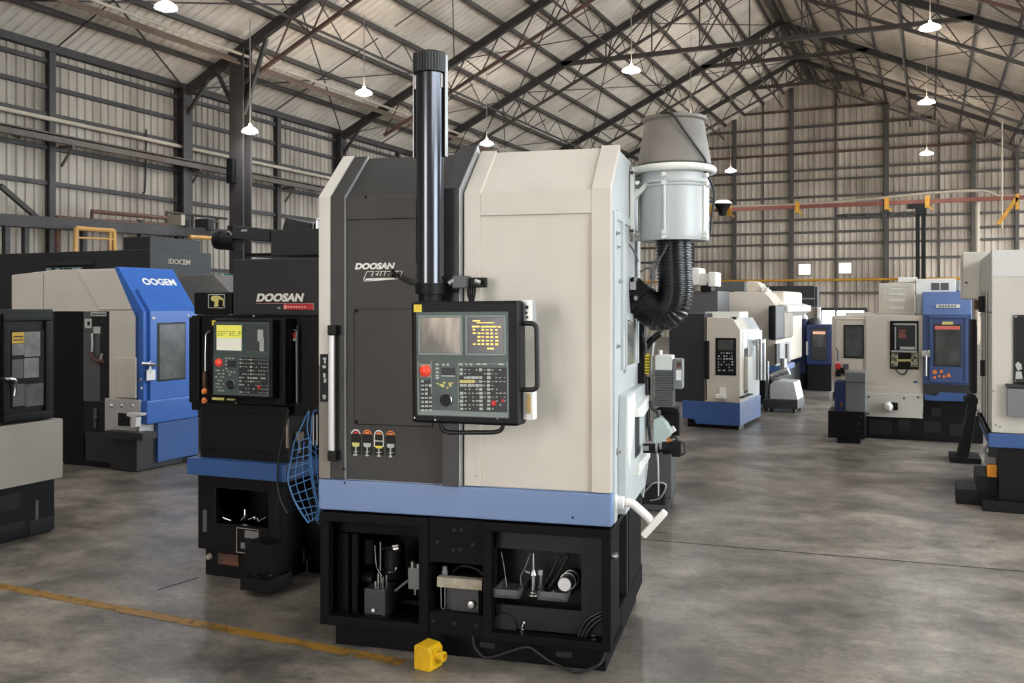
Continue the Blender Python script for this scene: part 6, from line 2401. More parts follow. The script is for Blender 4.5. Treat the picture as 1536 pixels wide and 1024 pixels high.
# ================================================================= LONG DARK MACHINE BEHIND
f5 = Fr(-4.344, 11.2, 24)
t5 = thing('long_machine', 'long dark grey machine rising behind the cream one, pale lettering on its end', 'machine', f5)
z5 = EYE + (HZ - 373.5) / FOC * 11.2
y5 = f5.sy(317, 0.0)
m_ = MB().box(-4.4, 0.0, 0.0, y5, 0.0, z5, 0.01)
b5 = m_.build('body', M['charcoal2'], t5)
yv0 = f5.sy(252, 0.0) * 0.0 + 0.35
m_ = MB()
xq = -0.30
m_.box(xq - 0.45, xq, 0.30, f5.sy(301, xq), z5 - 0.002, f5.sd(275, 358.5, xq)[1], 0.006)
m_.build('top_box', M['charcoal2'], t5, 'dark box on top')
text_on('IDOCEM', (0.001, f5.sy(252.5, 0.0), f5.sd(252, 395.5, 0.0)[1]), (0, 1, 0), (0, 0, 1), 8.0 / FOC * 11.4, f5.sy(285, 0.0) - f5.sy(252.5, 0.0), 0.02, 0.0).build('lettering', M['strip_beige'], b5, 'pale lettering')
m_ = MB()
(xa_, za_), (xb_, zb_) = f5.f(70, 406, -0.02), f5.f(122, 400, -0.02)
m_.box(xa_, xb_, -0.03, 0.0, za_ - 0.02, zb_ - 0.005)
m_.build('print_strip', mat('pale_teal_strip', (150, 178, 182), 0.5), b5, 'pale strip with dark marks')
m_ = MB()
for a, b in ((77, 83), (90, 94), (96, 102), (103, 108)):
    (xa_, za_), (xb_, zb_) = f5.f(a, 405, -0.03), f5.f(b, 402, -0.03)
    m_.box(xa_, xb_, -0.036, -0.028, za_, zb_)
m_.each('print_mark', M['letter_black'], b5)
m_ = MB()
(xa_, za_), (xb_, zb_) = f5.f(66, 402, -0.06), f5.f(135, 391, -0.06)
m_.box(xa_, xb_, -0.08, 0.0, za_ + 0.03, zb_, 0.004)
m_.build('front_ledge', M['charcoal'], t5)
# grey machine with a sloped hood, seen between the blue door and the picture box
f6 = Fr(*[(262 - 768) / FOC * 10.6, 10.6], 24)
t6 = thing('hooded_machine', 'grey machine with sloped hood, only its top showing behind the picture-sticker box', 'machine', f6)
ZT6 = EYE + (HZ - 412.5) / FOC * 10.6
xh = f6.fx(345)
m_ = MB().prism([(0.0, 0.0), (xh + 0.05, 0.0), (xh + 0.05, ZT6 - 0.32), (xh, ZT6 - 0.2), (f6.fx(320), ZT6), (0.0, ZT6)], 'y', 0.0, 0.8, 0.008)
m_.build('body', mat('mid_grey_hood', (104, 102, 100), 0.5, var=0.08, scale=3), t6)
MB().box(xh - 0.32, xh + 0.04, -0.06, 0.0, ZT6 - 0.50, ZT6 - 0.40, 0.004).build('ledge', M['charcoal'], t6)
# ================================================================= MACHINES ALONG THE AISLE
def frame_on_x(fr, x, a, b, w, t=0.01):
    """ring on the plane local x, corners seen at pixels a, b"""
    y0, z0 = fr.sd(*a, x)
    y1, z1 = fr.sd(*b, x)
    m = MB().frame(min(y0, y1), max(y0, y1), min(z0, z1), max(z0, z1), w, -t, t)
    for v in m.bm.verts:
        v.co = Vector((x - v.co.y, v.co.x, v.co.z))
    bmesh.ops.reverse_faces(m.bm, faces=m.bm.faces)
    return m


def xrect(fr, mb, a, b, x0, x1, ref=None, bev=0.0):
    """box on the right-hand side plane: corners (near low, far high) seen at pixels"""
    ref = x1 if ref is None else ref
    y0, z0 = fr.sd(*a, ref)
    y1, z1 = fr.sd(*b, ref)
    return mb.box(x0, x1, y0, y1, z0, z1, bev)


# ---- A: small cream machine on a blue base
fa = Fr((1110 - 768) / FOC * 11.98, 11.98, 27)
ta = thing('turning_centre', 'cream machine on a deep blue base, standing nearest in the aisle right of the bellows', 'machine', fa)
za0, za1 = 0.05, fa.f(1105, 604)[1]
xl = fa.fx(1023)
ya = fa.sy(1141, 0.0)
m_ = MB().prism([(xl, za0 + 0.07), (xl + 0.16, za0 + 0.06), (xl + 0.19, za0), (-0.22, za0), (0.0, za0), (0.0, za1), (xl, za1)], 'y', 0.0, ya, 0.006)
m_.build('blue_base', M['blue_mid'], ta, 'deep blue base')
m_ = MB().box(xl + 0.05, -0.1, 0.10, ya - 0.05, 0.0, 0.12).box(-0.24, -0.02, 0.03, 0.3, 0.0, 0.06)
m_.build('plinth', M['black'], ta)
xc = fa.fx(1057)
zt_ = fa.f(1080, 476)[1]
zd = fa.f(1103, 491)[1]
m_ = MB().prism([(xc, za1), (0.0, za1), (0.0, zt_ - 0.16), (-0.10, zt_ - 0.005), (xc, zt_)], 'y', 0.0, 0.50, 0.006)
ba = m_.build('front_cover', M['beige_far'], ta, 'beige front cover')
m_ = MB().prism([(-0.5, za1), (-0.015, za1), (-0.015, zt_ - 0.17), (-0.11, zt_ - 0.01), (-0.5, zt_ - 0.005)], 'y', 0.50, ya, 0.006)
m_.build('rear_cover', M['side_grey'], ta, 'light grey rear cover')
MB().box(fa.fx(1003), xc - 0.005, 0.02, ya, za1 - 0.02, zt_ + 0.05, 0.006).build('side_body', M['charcoal2'], ta, 'dark grey side body')
m_ = MB()
rect(fa, m_, (1057, 568), (1063, 511), -0.04, 0.0, None, 0.006)
rect(fa, m_, (1058, 476), (1060, 600), -0.003, 0.0)
m_.each('edge_handle', M['black'], ta)
m_ = MB()
rect(fa, m_, (1073, 562), (1104, 507), -0.012, 0.0, None, 0.004)
cpa = m_.build('control_panel', M['black'], ta, 'dark control panel')
m_ = MB()
rect(fa, m_, (1077, 525), (1100, 510), -0.016, -0.01)
m_.build('screen', M['glass_grey'], cpa)
m_ = MB()
for row in range(7):
    for c_ in range(6):
        if rnd.random() < 0.7:
            px, py = 1077 + c_ * 4, 529.5 + row * 4.3
            rect(fa, m_, (px, py + 1.0), (px + rnd.uniform(1, 3), py - 1.0), -0.016, -0.01)
m_.build('keys', M['key_pale'], cpa)
m_ = MB()
rect(fa, m_, (1079, 596), (1087, 581), -0.06, 0.0, None, 0.004)
rect(fa, m_, (1073, 597.5), (1087, 592), -0.10, 0.0, None, 0.004)
m_.build('spout', M['white'], ta, 'white spout')
m_ = MB()
xrect(fa, m_, (1115, 521), (1143, 495), -0.01, 0.006)
m_.build('side_window', mat('bright_window_panel', (206, 214, 216), 0.25), ta, 'bright glazed side panel')
m_ = MB()
xrect(fa, m_, (1122, 521), (1131, 496), 0.0, 0.009)
m_.build('window_bar', M['side_grey'], ta)
m_ = MB()
xrect(fa, m_, (1117.5, 590), (1122, 522), -0.01, 0.008)
m_.build('door_gap', M['hollow_black'], ta)
m_ = MB()
xrect(fa, m_, (1122, 586), (1132, 533), 0.0, 0.05, None, 0.004)
m_.build('side_door', M['cream'], ta, 'cream side door')
m_ = MB()
xrect(fa, m_, (1116, 597), (1130, 590), 0.0, 0.06)
m_.build('tray', M['black'], ta)
m_ = MB()
p = [fa.sd(px, py, 0.08) for px, py in ((1138, 508), (1138, 570), (1145, 508), (1145, 570))]
m_.cyl((0.08, p[0][0], p[0][1]), (0.08, p[1][0], p[1][1]), 0.04, n=14).cyl((0.08, p[2][0], p[2][1]), (0.08, p[3][0], p[3][1]), 0.03, n=14)
m_.box(0.0, 0.1, p[0][0] - 0.03, p[2][0] + 0.04, p[0][1] - 0.06, p[0][1] - 0.02)
m_.each('chrome_tube', M['chrome'], ta, 'chrome upright tube')
m_ = MB()
rect(fa, m_, (1096, 479), (1103, 475), 0.02, 0.1, 0.0)
m_.build('roof_clip', M['black'], ta)
MB().box(xc - 0.1, -0.1, 0.4, 0.9, zt_ - 0.01, zt_ + 0.07, 0.004).build('roof_tray', M['off_white'], ta, 'white roof tray')

# ---- B: tall beige machine behind it
fb = Fr((1164 - 768) / FOC * 15.0, 15.0, 26)
tb = thing('machining_centre', 'tall beige machine with dark window housing, standing behind the small cream one', 'machine', fb)
xb_ = fb.fx(1085)
zbt = fb.f(1130, 438)[1]
zb0 = fb.f(1164, 549)[1]
yb_ = fb.sy(1205, 0.0)
m_ = MB().prism([(xb_, zb0), (0.0, zb0), (0.0, zbt - 0.22), (-0.18, zbt), (xb_, zbt - 0.0)], 'y', 0.0, 0.9, 0.01)
m_.build('front_cover', M['beige_far'], tb, 'beige front cover')
m_ = MB().box(-0.9, -0.02, 0.9, yb_, zb0, zbt + 0.03, 0.04, 3)
m_.build('head_cover', M['beige_far'], tb)
m_ = MB()
xrect(fb, m_, (1164, 510), (1189, 458), -0.02, 0.10, 0.10, 0.03)
wh = m_.build('window_housing', M['black2'], tb, 'dark housing of the side window')
m_ = MB()
xrect(fb, m_, (1176, 506), (1189, 466), 0.095, 0.106, 0.10)
m_.build('pane', mat('pale_brown_window', (158, 146, 128), 0.2, var=0.4, scale=5), wh, 'pale window')
m_ = MB()
xrect(fb, m_, (1164, 548), (1186, 511), -0.02, 0.01)
m_.build('door_panel', mat('pale_door_panel', (178, 170, 166), 0.3, var=0.3, scale=6), tb)
m_ = MB()
xrect(fb, m_, (1165, 546), (1170, 515), 0.0, 0.03)
xrect(fb, m_, (1180, 546), (1183, 515), 0.0, 0.03)
m_.each('door_post', M['frame_steel'], tb)
m_ = MB().prism([(0.0, zbt - 0.18), (0.14, zbt - 0.22), (0.14, zbt - 0.32), (0.0, zbt - 0.40)], 'y', 0.3, yb_ - 0.02, 0.006)
m_.build('side_visor', M['white'], tb, 'white visor')
m_ = MB()
m_.box(fb.fx(1150), 0.10, -0.10, 1.2, fb.f(1160, 557)[1], zb0 - 0.0, 0.006)
m_.build('blue_ledge', M['blue_mid'], tb, 'blue ledge')
MB().box(xb_ + 0.1, -0.05, 0.05, yb_, 0.0, fb.f(1160, 557)[1] + 0.01).build('base', M['black'], tb)
m_ = MB()
rect(fb, m_, (1037, 600), (1086, 442), 0.05, 0.9, None, 0.006)
m_.build('side_body', mat('slate_body', (80, 76, 76), 0.5, var=0.06, scale=2), tb, 'slate grey side body')
m_ = MB()
pts = [fb.f(*p, 0.35) for p in ((1122, 440), (1121, 432), (1124, 428), (1130, 426), (1136, 421), (1142, 423), (1144, 430), (1152, 434), (1152, 440))]
pts = [fb.f(*p, 0.35) for p in ((1121, 440), (1121, 421), (1132, 421), (1139, 425), (1143, 432), (1150, 434), (1150, 440))]
m_.prism(pts, 'y', 0.30, 0.8, 0.02)
m_.build('motor_cover', M['beige_far'], tb, 'rounded beige motor cover')
m_ = MB()
rect(fb, m_, (1143, 437), (1147, 429), 0.25, 0.32)
rect(fb, m_, (1148, 438), (1152, 431), 0.25, 0.32)
m_.each('connector', M['white'], tb)
m_ = MB()
for px, py in ((1152, 446), (1153, 542)):
    rect(fb, m_, (px - 1.5, py + 0.6), (px + 1.5, py - 0.6), -0.006, 0.002)
m_.each('slot', M['grey_dark'], tb)
# chrome swarf cart in front of it
c = at(1173, 609, 14.1)
t = thing('swarf_cart', 'small steel swarf cart on the floor beside the tall beige machine', 'cart', loc=(c.x, c.y, 0), rz=TH - R(26))
m_ = MB().box(-0.25, 0.26, -0.2, 0.45, 0.06, 0.19, 0.01)
for x in (-0.2, 0.2):
    for y in (-0.12, 0.36):
        m_.cyl((x - 0.02, y, 0.04), (x + 0.02, y, 0.04), 0.04, n=14)
m_.build('chassis', M['charcoal'], t)
m_ = MB().prism([(-0.16, 0.19), (0.26, 0.19), (0.20, 0.46), (-0.10, 0.47), (-0.16, 0.40)], 'y', -0.15, 0.4, 0.02)
m_.build('hopper', M['light_metal'], t, 'light metal hopper')
m_ = MB().cyl((-0.24, 0.1, 0.19), (-0.24, 0.1, 0.75), 0.03, n=12).cyl((-0.16, 0.0, 0.5), (0.1, 0.0, 0.62), 0.07, n=14).cyl((0.02, 0.0, 0.58), (0.02, 0.0, 0.8), 0.05, n=12)
m_.build('pump', M['steel'], t, 'steel pump')
# white camera-like unit behind the hose
c = at(1052, 440, 14.2)
t = thing('roof_unit', 'white motor unit showing above the slate body right of the ribbed hose', 'motor', loc=(c.x, c.y, 0), rz=TH - R(26))
o = Vector((0, 0, 0))
k = 14.2 / FOC
m_ = MB()
zz = lambda py: EYE - (py - HZ) * k
m_.box(-17 * k, -3 * k, 0, 0.4, zz(428), zz(401), 0.03)
m_.box(-3 * k, 8 * k, 0.02, 0.35, zz(428), zz(410), 0.01)
m_.box(11 * k, 23 * k, -0.05, 0.3, zz(430), zz(408), 0.02)
m_.box(6 * k, 14 * k, 0.0, 0.3, zz(424), zz(412))
m_.build('housing', M['white'], t)
MB().box(-3 * k, 14 * k, 0.05, 0.3, zz(437), zz(426), 0.02).build('mount', M['black'], t)
MB().box(-30 * k, 22 * k, 0.12, 0.9, 0.0, zz(436), 0.01).build('body', M['grey_dark'], t, 'dark grey column below')

# ---- C: navy machine at the end of the aisle
fc = Fr((1209 - 768) / FOC * 17.6, 17.6, 22)
tc_ = thing('turning_centre', 'navy machine with lit window strip at the far end of the aisle', 'machine', fc)
zc_t = fc.f(1225, 487)[1]
xc1 = fc.fx(1249)
zcb = fc.f(1225, 547)[1]
m_ = MB().box(0.0, xc1, 0.0, 1.0, zcb, zc_t, 0.02)
m_.build('door_body', M['blue_dark'], tc_, 'navy door side')
m_ = MB()
rect(fc, m_, (1190, 560), (1209, 478), 0.15, 1.0, None, 0.02)
m_.build('left_body', M['blue_dark'], tc_)
m_ = MB()
rect(fc, m_, (1217, 540), (1240, 491), -0.012, 0.0, None, 0.01)
dc = m_.build('door', M['charcoal2'], tc_, 'dark framed door')
m_ = MB()
rect(fc, m_, (1219, 520), (1238, 495), -0.018, -0.01)
m_.build('pane', M['glass_grey'], dc)
m_ = MB()
rect(fc, m_, (1219, 501), (1238, 497), -0.022, -0.015)
m_.build('lit_strip', mat('pale_orange_strip', (236, 176, 150), 0.4, emit=0.15), dc, 'pale orange strip')
m_ = MB()
rect(fc, m_, (1191, 499), (1200, 495), 0.14, 0.15)
m_.build('label_plate', M['strip_beige'], tc_)
m_ = MB()
rect(fc, m_, (1209, 532), (1212, 512), -0.03, 0.0)
m_.build('handle', M['silver'], tc_, 'silver handle')
MB().box(0.02, xc1 - 0.02, 0.04, 1.0, 0.0, zcb + 0.0, 0.01).build('base', M['black'], tc_, 'black base')
m_ = MB()
rect(fc, m_, (1190, 583), (1209, 558), 0.2, 1.0)
m_.build('side_base', M['black'], tc_)
m_ = MB()
x, z = fc.f(1221, 484, 0.4)
m_.lathe([(0.0, 0.10), (0.10, 0.08), (0.14, 0.0), (0.14, -0.06), (0, -0.06)], (x, 0.4, z), 20)
m_.build('beacon_dome', M['charcoal'], tc_)
m_ = MB().prism([fc.f(*p, 0.3) for p in ((1200, 480), (1200, 467), (1204, 469), (1209, 476), (1209, 480))], 'y', 0.3, 0.8, 0.01)
m_.build('white_cowl', M['white'], tc_, 'white cowl')
# beige box with white post behind it
fx2 = Fr((1205 - 768) / FOC * 20, 20, 22)
t = thing('grey_cabinet', 'grey beige cabinet with a white post behind the navy machine', 'cabinet', fx2)
m_ = MB()
rect(fx2, m_, (1205, 569), (1225, 460), 0.0, 0.6, None, 0.01)
m_.build('body', mat('taupe_paint', (150, 140, 132), 0.5), t)
m_ = MB()
rect(fx2, m_, (1225, 520), (1230.5, 460), -0.1, 0.1, None, 0.02)
m_.build('post', M['white'], t, 'white post')
# ---- F: dark tall box beyond
f7 = Fr((1150 - 768) / FOC * 23, 23, 22)
t = thing('dark_cabinet', 'dark slate cabinet rising behind the tall beige machine below the two windows', 'cabinet', f7)
m_ = MB()
x0, z0 = f7.f(1150, 470)
x1, z1 = f7.f(1222, 428.5)
m_.box(x0, x1, 0.0, 1.0, 0.0, z1, 0.01)
m_.box(x1, x1 + 0.05, 0.1, 0.9, 0.0, z1 - 0.02)
m_.build('body', M['charcoal2'], t)
m_ = MB()
rect(f7, m_, (1190, 449), (1222, 446.5), -0.03, 0.0)
m_.build('ledge', M['grey_box'], t)
f8 = Fr((1090 - 768) / FOC * 18.5, 18.5, 22)
t = thing('slate_cabinet', 'slate cabinet between the white motor unit and the rounded beige cover', 'cabinet', f8)
m_ = MB()
x0, z0 = f8.f(1060, 470)
x1, z1 = f8.f(1117, 422)
m_.box(x0, x1, 0.0, 0.8, 0.0, z1, 0.01)
m_.build('body', M['grey_dark'], t)
m_ = MB()
rect(f8, m_, (1117, 436), (1124, 423), 0.1, 0.3, None, 0.01)
m_.build('side_motor', M['light_metal'], t)

# ---- D: wide beige machine with the blue door, right of the aisle
fd = Fr((1248 - 768) / FOC * 11.45, 11.45, 23)
td = thing('turning_centre', 'wide beige machine with slate blue door and small cabinet on top, right of the aisle', 'machine', fd)
R4 = lambda m, a, b, y0, y1, bev=0.0: rect(fd, m, a, b, y0, y1, None, bev)
m_ = R4(MB(), (1247.5, 618), (1299, 474), 0.0, 0.9, 0.008)
m_.build('end_cover', M['beige_far'], td, 'beige end cover')
m_ = MB()
(x0, z0), (x1, z1) = fd.f(1253, 572), fd.f(1297.5, 478)
m_.frame(x0, x1, z0, z1, 0.012, -0.012, 0.0, 0.003)
m_.box(x0 + 0.02, x1 - 0.02, -0.006, 0.0, z0 + 0.02, z1 - 0.02)
ed = m_.build('end_door', M['beige_far'], td, 'beige end door')
m_ = R4(MB(), (1265.5, 537), (1296, 487), -0.016, -0.004, 0.008)
wf = m_.build('window_frame', M['rubber'], ed)
R4(MB(), (1268, 534), (1293.5, 490), -0.020, -0.012).build('pane', M['glass_grey'], wf, 'cloudy window')
m_ = MB()
x, z = fd.f(1257, 524, -0.03)
m_.tube(rounded([(x - 0.03, 0.0, z + 0.02), (x, -0.04, z), (x, -0.04, z - 0.13), (x, 0, z - 0.13)], 0.02), 0.009, 8)
m_.build('door_handle', M['grey_box'], ed)
m_ = R4(MB(), (1298, 592), (1385, 473), -0.02, 0.9, 0.01)
mc = m_.build('main_cover', M['beige_far'], td, 'beige main cover')
m_ = R4(MB(), (1299, 592), (1385, 582), -0.03, 0.0, 0.004)
m_.build('sill', M['beige_far'], td)
m_ = R4(MB(), (1299.5, 624), (1384, 592), -0.05, 0.5, 0.004)
lp = m_.build('lower_panel', M['cream'], td, 'pale lower panel')
m_ = MB()
x, z = fd.f(1336, 609.5, -0.05)
m_.lathe([(0.0, 0.10), (0.03, 0.095), (0.05, 0.06), (0.06, 0.0)], (x - 0.02, -0.05, z), 18, (-0.2, -1, 0))
m_.build('knob', M['white'], lp, 'white knob')
m_ = R4(MB(), (1335, 615), (1347, 604), -0.09, -0.04, 0.01)
m_.build('clamp', M['black'], lp)
m_ = MB()
for px, py in ((1303, 595), (1377, 595.5), (1303, 620), (1356, 597)):
    x, z = fd.f(px, py, -0.05)
    m_.lathe([(0.0, 0.01), (0.012, 0.008), (0.014, 0)], (x, -0.05, z), 10, (0, -1, 0))
m_.each('bolt', M['grey_dark'], lp)
# control window
m_ = R4(MB(), (1335, 553), (1378, 481), -0.035, -0.015, 0.008)
cw = m_.build('control_panel', M['black'], td, 'black control panel')
R4(MB(), (1343, 522), (1374, 487), -0.042, -0.03).build('screen', mat('dark_screen_glass', (40, 42, 46), 0.15), cw, 'dark screen')
m_ = MB()
for a, b in (((1337, 528), (1376, 526)), ((1340, 487), (1375, 485)), ((1373, 525), (1375, 487)), ((1342, 524), (1344, 490)), ((1350, 524), (1372, 520))):
    R4(m_, a, b, -0.045, -0.035)
m_.build('bezel', M['silver'], cw)
R4(MB(), (1348, 507), (1359, 494), -0.045, -0.04).build('screen_picture', mat('dim_screen_picture', (150, 92, 78), 0.3, var=0.8, scale=9), cw)
m_ = MB()
R4(m_, (1337, 550), (1347, 529), -0.041, -0.033)
R4(m_, (1366, 550), (1377, 529), -0.041, -0.033)
m_.each('key_field', mat('speckled_key_field', (176, 168, 140), 0.5, var=0.85, scale=30, vlo=0.45, vhi=0.55), cw, 'pale speckled key field')
m_ = MB()
for c_ in range(7):
    R4(m_, (1346 + c_ * 3, 542), (1348.4 + c_ * 3, 538.5), -0.042, -0.033)
m_.build('keys', M['key_yellow'], cw)
m_ = MB()
pts = [fd.f(*p, -0.05) for p in ((1342, 552), (1348, 559), (1356, 561), (1362, 553))]
m_.tube(bez([(p[0], -0.05, p[1]) for p in pts]), 0.008, 8)
m_.build('cable', M['rubber'], cw)
m_ = R4(MB(), (1370, 574), (1376, 571), -0.026, -0.018)
m_.build('print', M['blue_mid'], mc)
# blue door and hood
M['slate_blue'] = mat('slate_blue_paint', (60, 80, 126), 0.4, var=0.10, scale=3)
m_ = R4(MB(), (1384.5, 576), (1458, 470), -0.05, 0.6, 0.012)
bd = m_.build('blue_front', M['slate_blue'], td, 'slate blue front')
(xh0, zh0), (xh1, zh1) = fd.f(1384, 472, -0.04), fd.f(1457.5, 437, -0.04)
m_ = MB().prism([(-0.055, zh0), (0.0, zh1), (0.6, zh1), (0.6, zh0)], 'x', xh0, xh1, 0.01)
hd = m_.build('blue_hood', mat('light_slate_blue', (88, 114, 166), 0.38, var=0.08, scale=3), td, 'lighter blue hood')
R4(MB(), (1404, 461.5), (1440, 456.5), -0.05, -0.0).build('name_plate', M['white'], hd, 'white nameplate')
m_ = MB()
for k in range(6):
    R4(m_, (1408 + k * 4.6, 460.4), (1411.4 + k * 4.6, 457.6), -0.052, -0.045)
m_.build('lettering', M['grey_box'], hd)
(x0, z0), (x1, z1) = fd.f(1394, 573, -0.05), fd.f(1451, 474, -0.05)
m_ = MB().frame(x0, x1, z0, z1, 0.03, -0.07, -0.05, 0.006).box(x0 + 0.02, x1 - 0.02, -0.058, -0.05, z0 + 0.02, z1 - 0.02)
bdoor = m_.build('blue_door', M['slate_blue'], td, 'slate blue door')
m_ = R4(MB(), (1401, 549), (1442, 486), -0.066, -0.055, 0.006)
wf = m_.build('window_frame', M['charcoal'], bdoor)
R4(MB(), (1403.5, 546.5), (1439.5, 490), -0.070, -0.06).build('pane', M['glass_grey'], wf, 'cloudy window')
m_ = R4(MB(), (1402, 494), (1440, 489), -0.074, -0.066)
m_.build('warning_strip', mat('salmon_strip', (214, 110, 96), 0.5), bdoor, 'salmon strip')
R4(MB(), (1413, 486.5), (1430, 482.5), -0.074, -0.055).build('label_plate', M['key_yellow'], bdoor)
m_ = MB()
for px, py, r_ in ((1402, 558, 0.026), (1412, 557, 0.02), (1402, 566, 0.018), (1409, 564, 0.014), (1416, 565, 0.018), (1423, 563, 0.024)):
    x, z = fd.f(px, py, -0.058)
    m_.prism([(x - r_, z - r_ * 0.7), (x + r_, z - r_ * 0.7), (x + r_ * 0.6, z + r_), (x - r_ * 0.6, z + r_)], 'y', -0.064, -0.056)
m_.each('warning_sticker', M['orange'], bdoor, 'small orange sticker')
m_ = MB()
x, z = fd.f(1388.5, 533, -0.08)
m_.cyl((x, -0.10, z), (x, -0.10, z - 0.24), 0.016, n=12).box(x - 0.05, x + 0.05, -0.11, -0.05, z - 0.02, z + 0.06, 0.01)
m_.build('door_handle', M['steel'], bdoor, 'steel door handle')
m_ = R4(MB(), (1385, 591), (1457, 574), -0.045, 0.5)
m_.build('dark_sill', M['charcoal'], td)
(x0, z0), (x1, z1) = fd.f(1387, 600, -0.06), fd.f(1462, 590, -0.06)
m_ = MB().prism([(x0, z1 - 0.03), (x0 + 0.12, z1 - 0.04), (x0 + 0.16, z1), (x1 - 0.10, z1), (x1 - 0.06, z1 - 0.05), (x1, z1 - 0.05), (x1, z0), (x0, z0)], 'y', -0.07, 0.4, 0.004)
m_.build('blue_trough', M['blue_mid'], td, 'blue trough lip')
# base
m_ = MB()
R4(m_, (1297, 656), (1475, 624), -0.02, 0.8, 0.006)
R4(m_, (1386, 626), (1460, 598), 0.02, 0.7, 0.004)
m_.box(fd.fx(1300), fd.fx(1470), 0.05, 0.8, 0.0, 0.1)
bs_ = m_.build('base', M['black2'], td, 'black base')
m_ = MB()
for a, b in (((1347, 646), (1366, 629)), ((1386, 648), (1411, 634)), ((1397, 624), (1412, 612)), ((1424, 653), (1446, 636)), ((1304, 650), (1338, 630))):
    R4(m_, a, b, -0.026, -0.016)
m_.each('opening', M['hollow_black'], bs_)
m_ = MB()
for px in (1262, 1284, 1298):
    x = fd.fx(px, 0.05)
    m_.cyl((x, -0.1 if px < 1290 else 0.05, 0.0), (x, -0.1 if px < 1290 else 0.05, 0.06), 0.03, n=12)
m_.each('levelling_foot', M['hollow_black'], td)
# coolant cart at its left end
m_ = R4(MB(), (1242, 655), (1297, 617), -0.25, 0.3, 0.006)
ct = thing('coolant_cart', 'black coolant box carrying grey and navy units beside the wide beige machine', 'coolant unit', fd)
# move it clear of the machine's front
fe_ = Fr(*fd.cam(0.0, -0.62), 23)
ct.location = fe_.loc
m_.bm.free()
m_ = rect(fe_, MB(), (1242, 656), (1297, 618), 0.0, 0.5, None, 0.006)
m_.build('tank', M['black2'], ct, 'black tank')
m_ = rect(fe_, MB(), (1268, 618), (1298, 572), 0.05, 0.45, None, 0.005)
rect(fe_, m_, (1268, 572), (1298, 559), 0.03, 0.45, None, 0.006)
m_.build('pump_box', M['grey_box'], ct, 'grey box')
m_ = rect(fe_, MB(), (1251.5, 618), (1267.5, 573), 0.03, 0.4, None, 0.005)
m_.build('filter_box', M['blue_dark'], ct, 'navy box')
m_ = rect(fe_, MB(), (1260, 610), (1264, 604), 0.024, 0.03)
m_.build('badge', M['rust'], ct)
m_ = MB()
rect(fe_, m_, (1244, 602), (1250, 588), 0.1, 0.3, None, 0.02)
m_.build('bottle', M['white'], ct, 'white bottle')
m_ = MB()
for px, py, r_ in ((1287, 636, 0.03), (1286, 646, 0.02), (1291, 626, 0.015)):
    x, z = fe_.f(px, py)
    m_.cyl((x, 0.0, z), (x, -0.04, z), r_, n=14)
m_.each('port', M['hollow_black'], ct)
MB().box(fe_.fx(1255), fe_.fx(1290), 0.05, 0.4, 0.0, fe_.f(1270, 656)[1] + 0.005).build('plinth', M['hollow_black'], ct)
# gauges above the cart
m_ = MB()
for px, py, mt in ((1257, 549, 'red_label'), (1263, 556, 'black'), (1257, 560, 'black'), (1269, 550, 'grey_dark'), (1271, 558, 'strip_beige')):
    x, z = fd.f(px, py, -0.02)
    MB().box(x - 0.03, x + 0.03, -0.05, 0.0, z - 0.035, z + 0.035, 0.008).build('gauge', M[mt], td)
# cabinet and units on top
(x0, z0), (x1, z1) = fd.f(1318, 473, 0.25), fd.f(1372, 424, 0.25)
m_ = MB().box(x0, x1, 0.25, 0.75, z0 - 0.03, z1, 0.006)
cb = m_.build('top_cabinet', M['cream_warm'], td, 'cream top cabinet')
(xa, za), (xb, zb) = fd.f(1323, 469, 0.25), fd.f(1367, 429, 0.25)
m_ = MB().frame(xa, xb, za, zb, 0.008, 0.244, 0.252)
m_.build('door_edge', M['cream_warm'], cb)
m_ = MB()
for py, w_, h_ in ((433, 0.34, 1.6), (441, 0.52, 2.0), (450, 0.50, 3.4), (461, 0.46, 3.4)):
    (xa, za), (xb, zb) = fd.f(1345 - 24 * w_ * 1.0, py + h_ / 2, 0.25), fd.f(1345 + 24 * w_, py - h_ / 2, 0.25)
    m_.box(xa, xb, 0.246, 0.251, za, zb)
m_.build('faded_lettering', M['white'], cb, 'faded white lettering')
(x0, z0), (x1, z1) = fd.f(1374, 472, 0.35), fd.f(1434, 417.5, 0.35)
m_ = MB().box(x0, x1, 0.35, 0.9, z0, z1, 0.006)
un = m_.build('top_unit', M['off_white'], td, 'off-white unit with two grilles')
m_ = MB()
for a, b in (((1397, 435), (1409, 424)), ((1411, 435), (1423, 424))):
    rect(fd, m_, a, b, 0.344, 0.352)
m_.each('grille', M['grey_dark'], un)
(x0, z0), (x1, z1) = fd.f(1347, 424, 0.55), fd.f(1376, 415.5, 0.55)
MB().box(x0, x1, 0.45, 0.9, z0, z1, 0.006).build('rear_box', M['off_white'], td)
m_ = MB()
(x0, z0), (x1, z1) = fd.f(1430, 436, 0.4), fd.f(1440, 421, 0.4)
m_.box(x0, x1, 0.4, 0.8, z0, z1, 0.01)
m_.build('fan_box', M['grey_box'], td)
(x0, z0), (x1, z1) = fd.f(1268, 474, 0.3), fd.f(1318, 468.5, 0.3)
MB().box(x0, x1, 0.3, 0.7, z0 - 0.01, z1, 0.004).build('roof_ledge', M['cream'], td)
# right end with black guide and leaning stand
m_ = MB()
R4(m_, (1458, 588), (1466, 488), -0.04, 0.4, 0.006)
m_.build('end_guide', M['black'], td)
m_ = R4(MB(), (1456.8, 568), (1461.2, 501), -0.06, -0.04, 0.003)
m_.build('guide_strip', M['off_white'], td, 'cream guide strip')
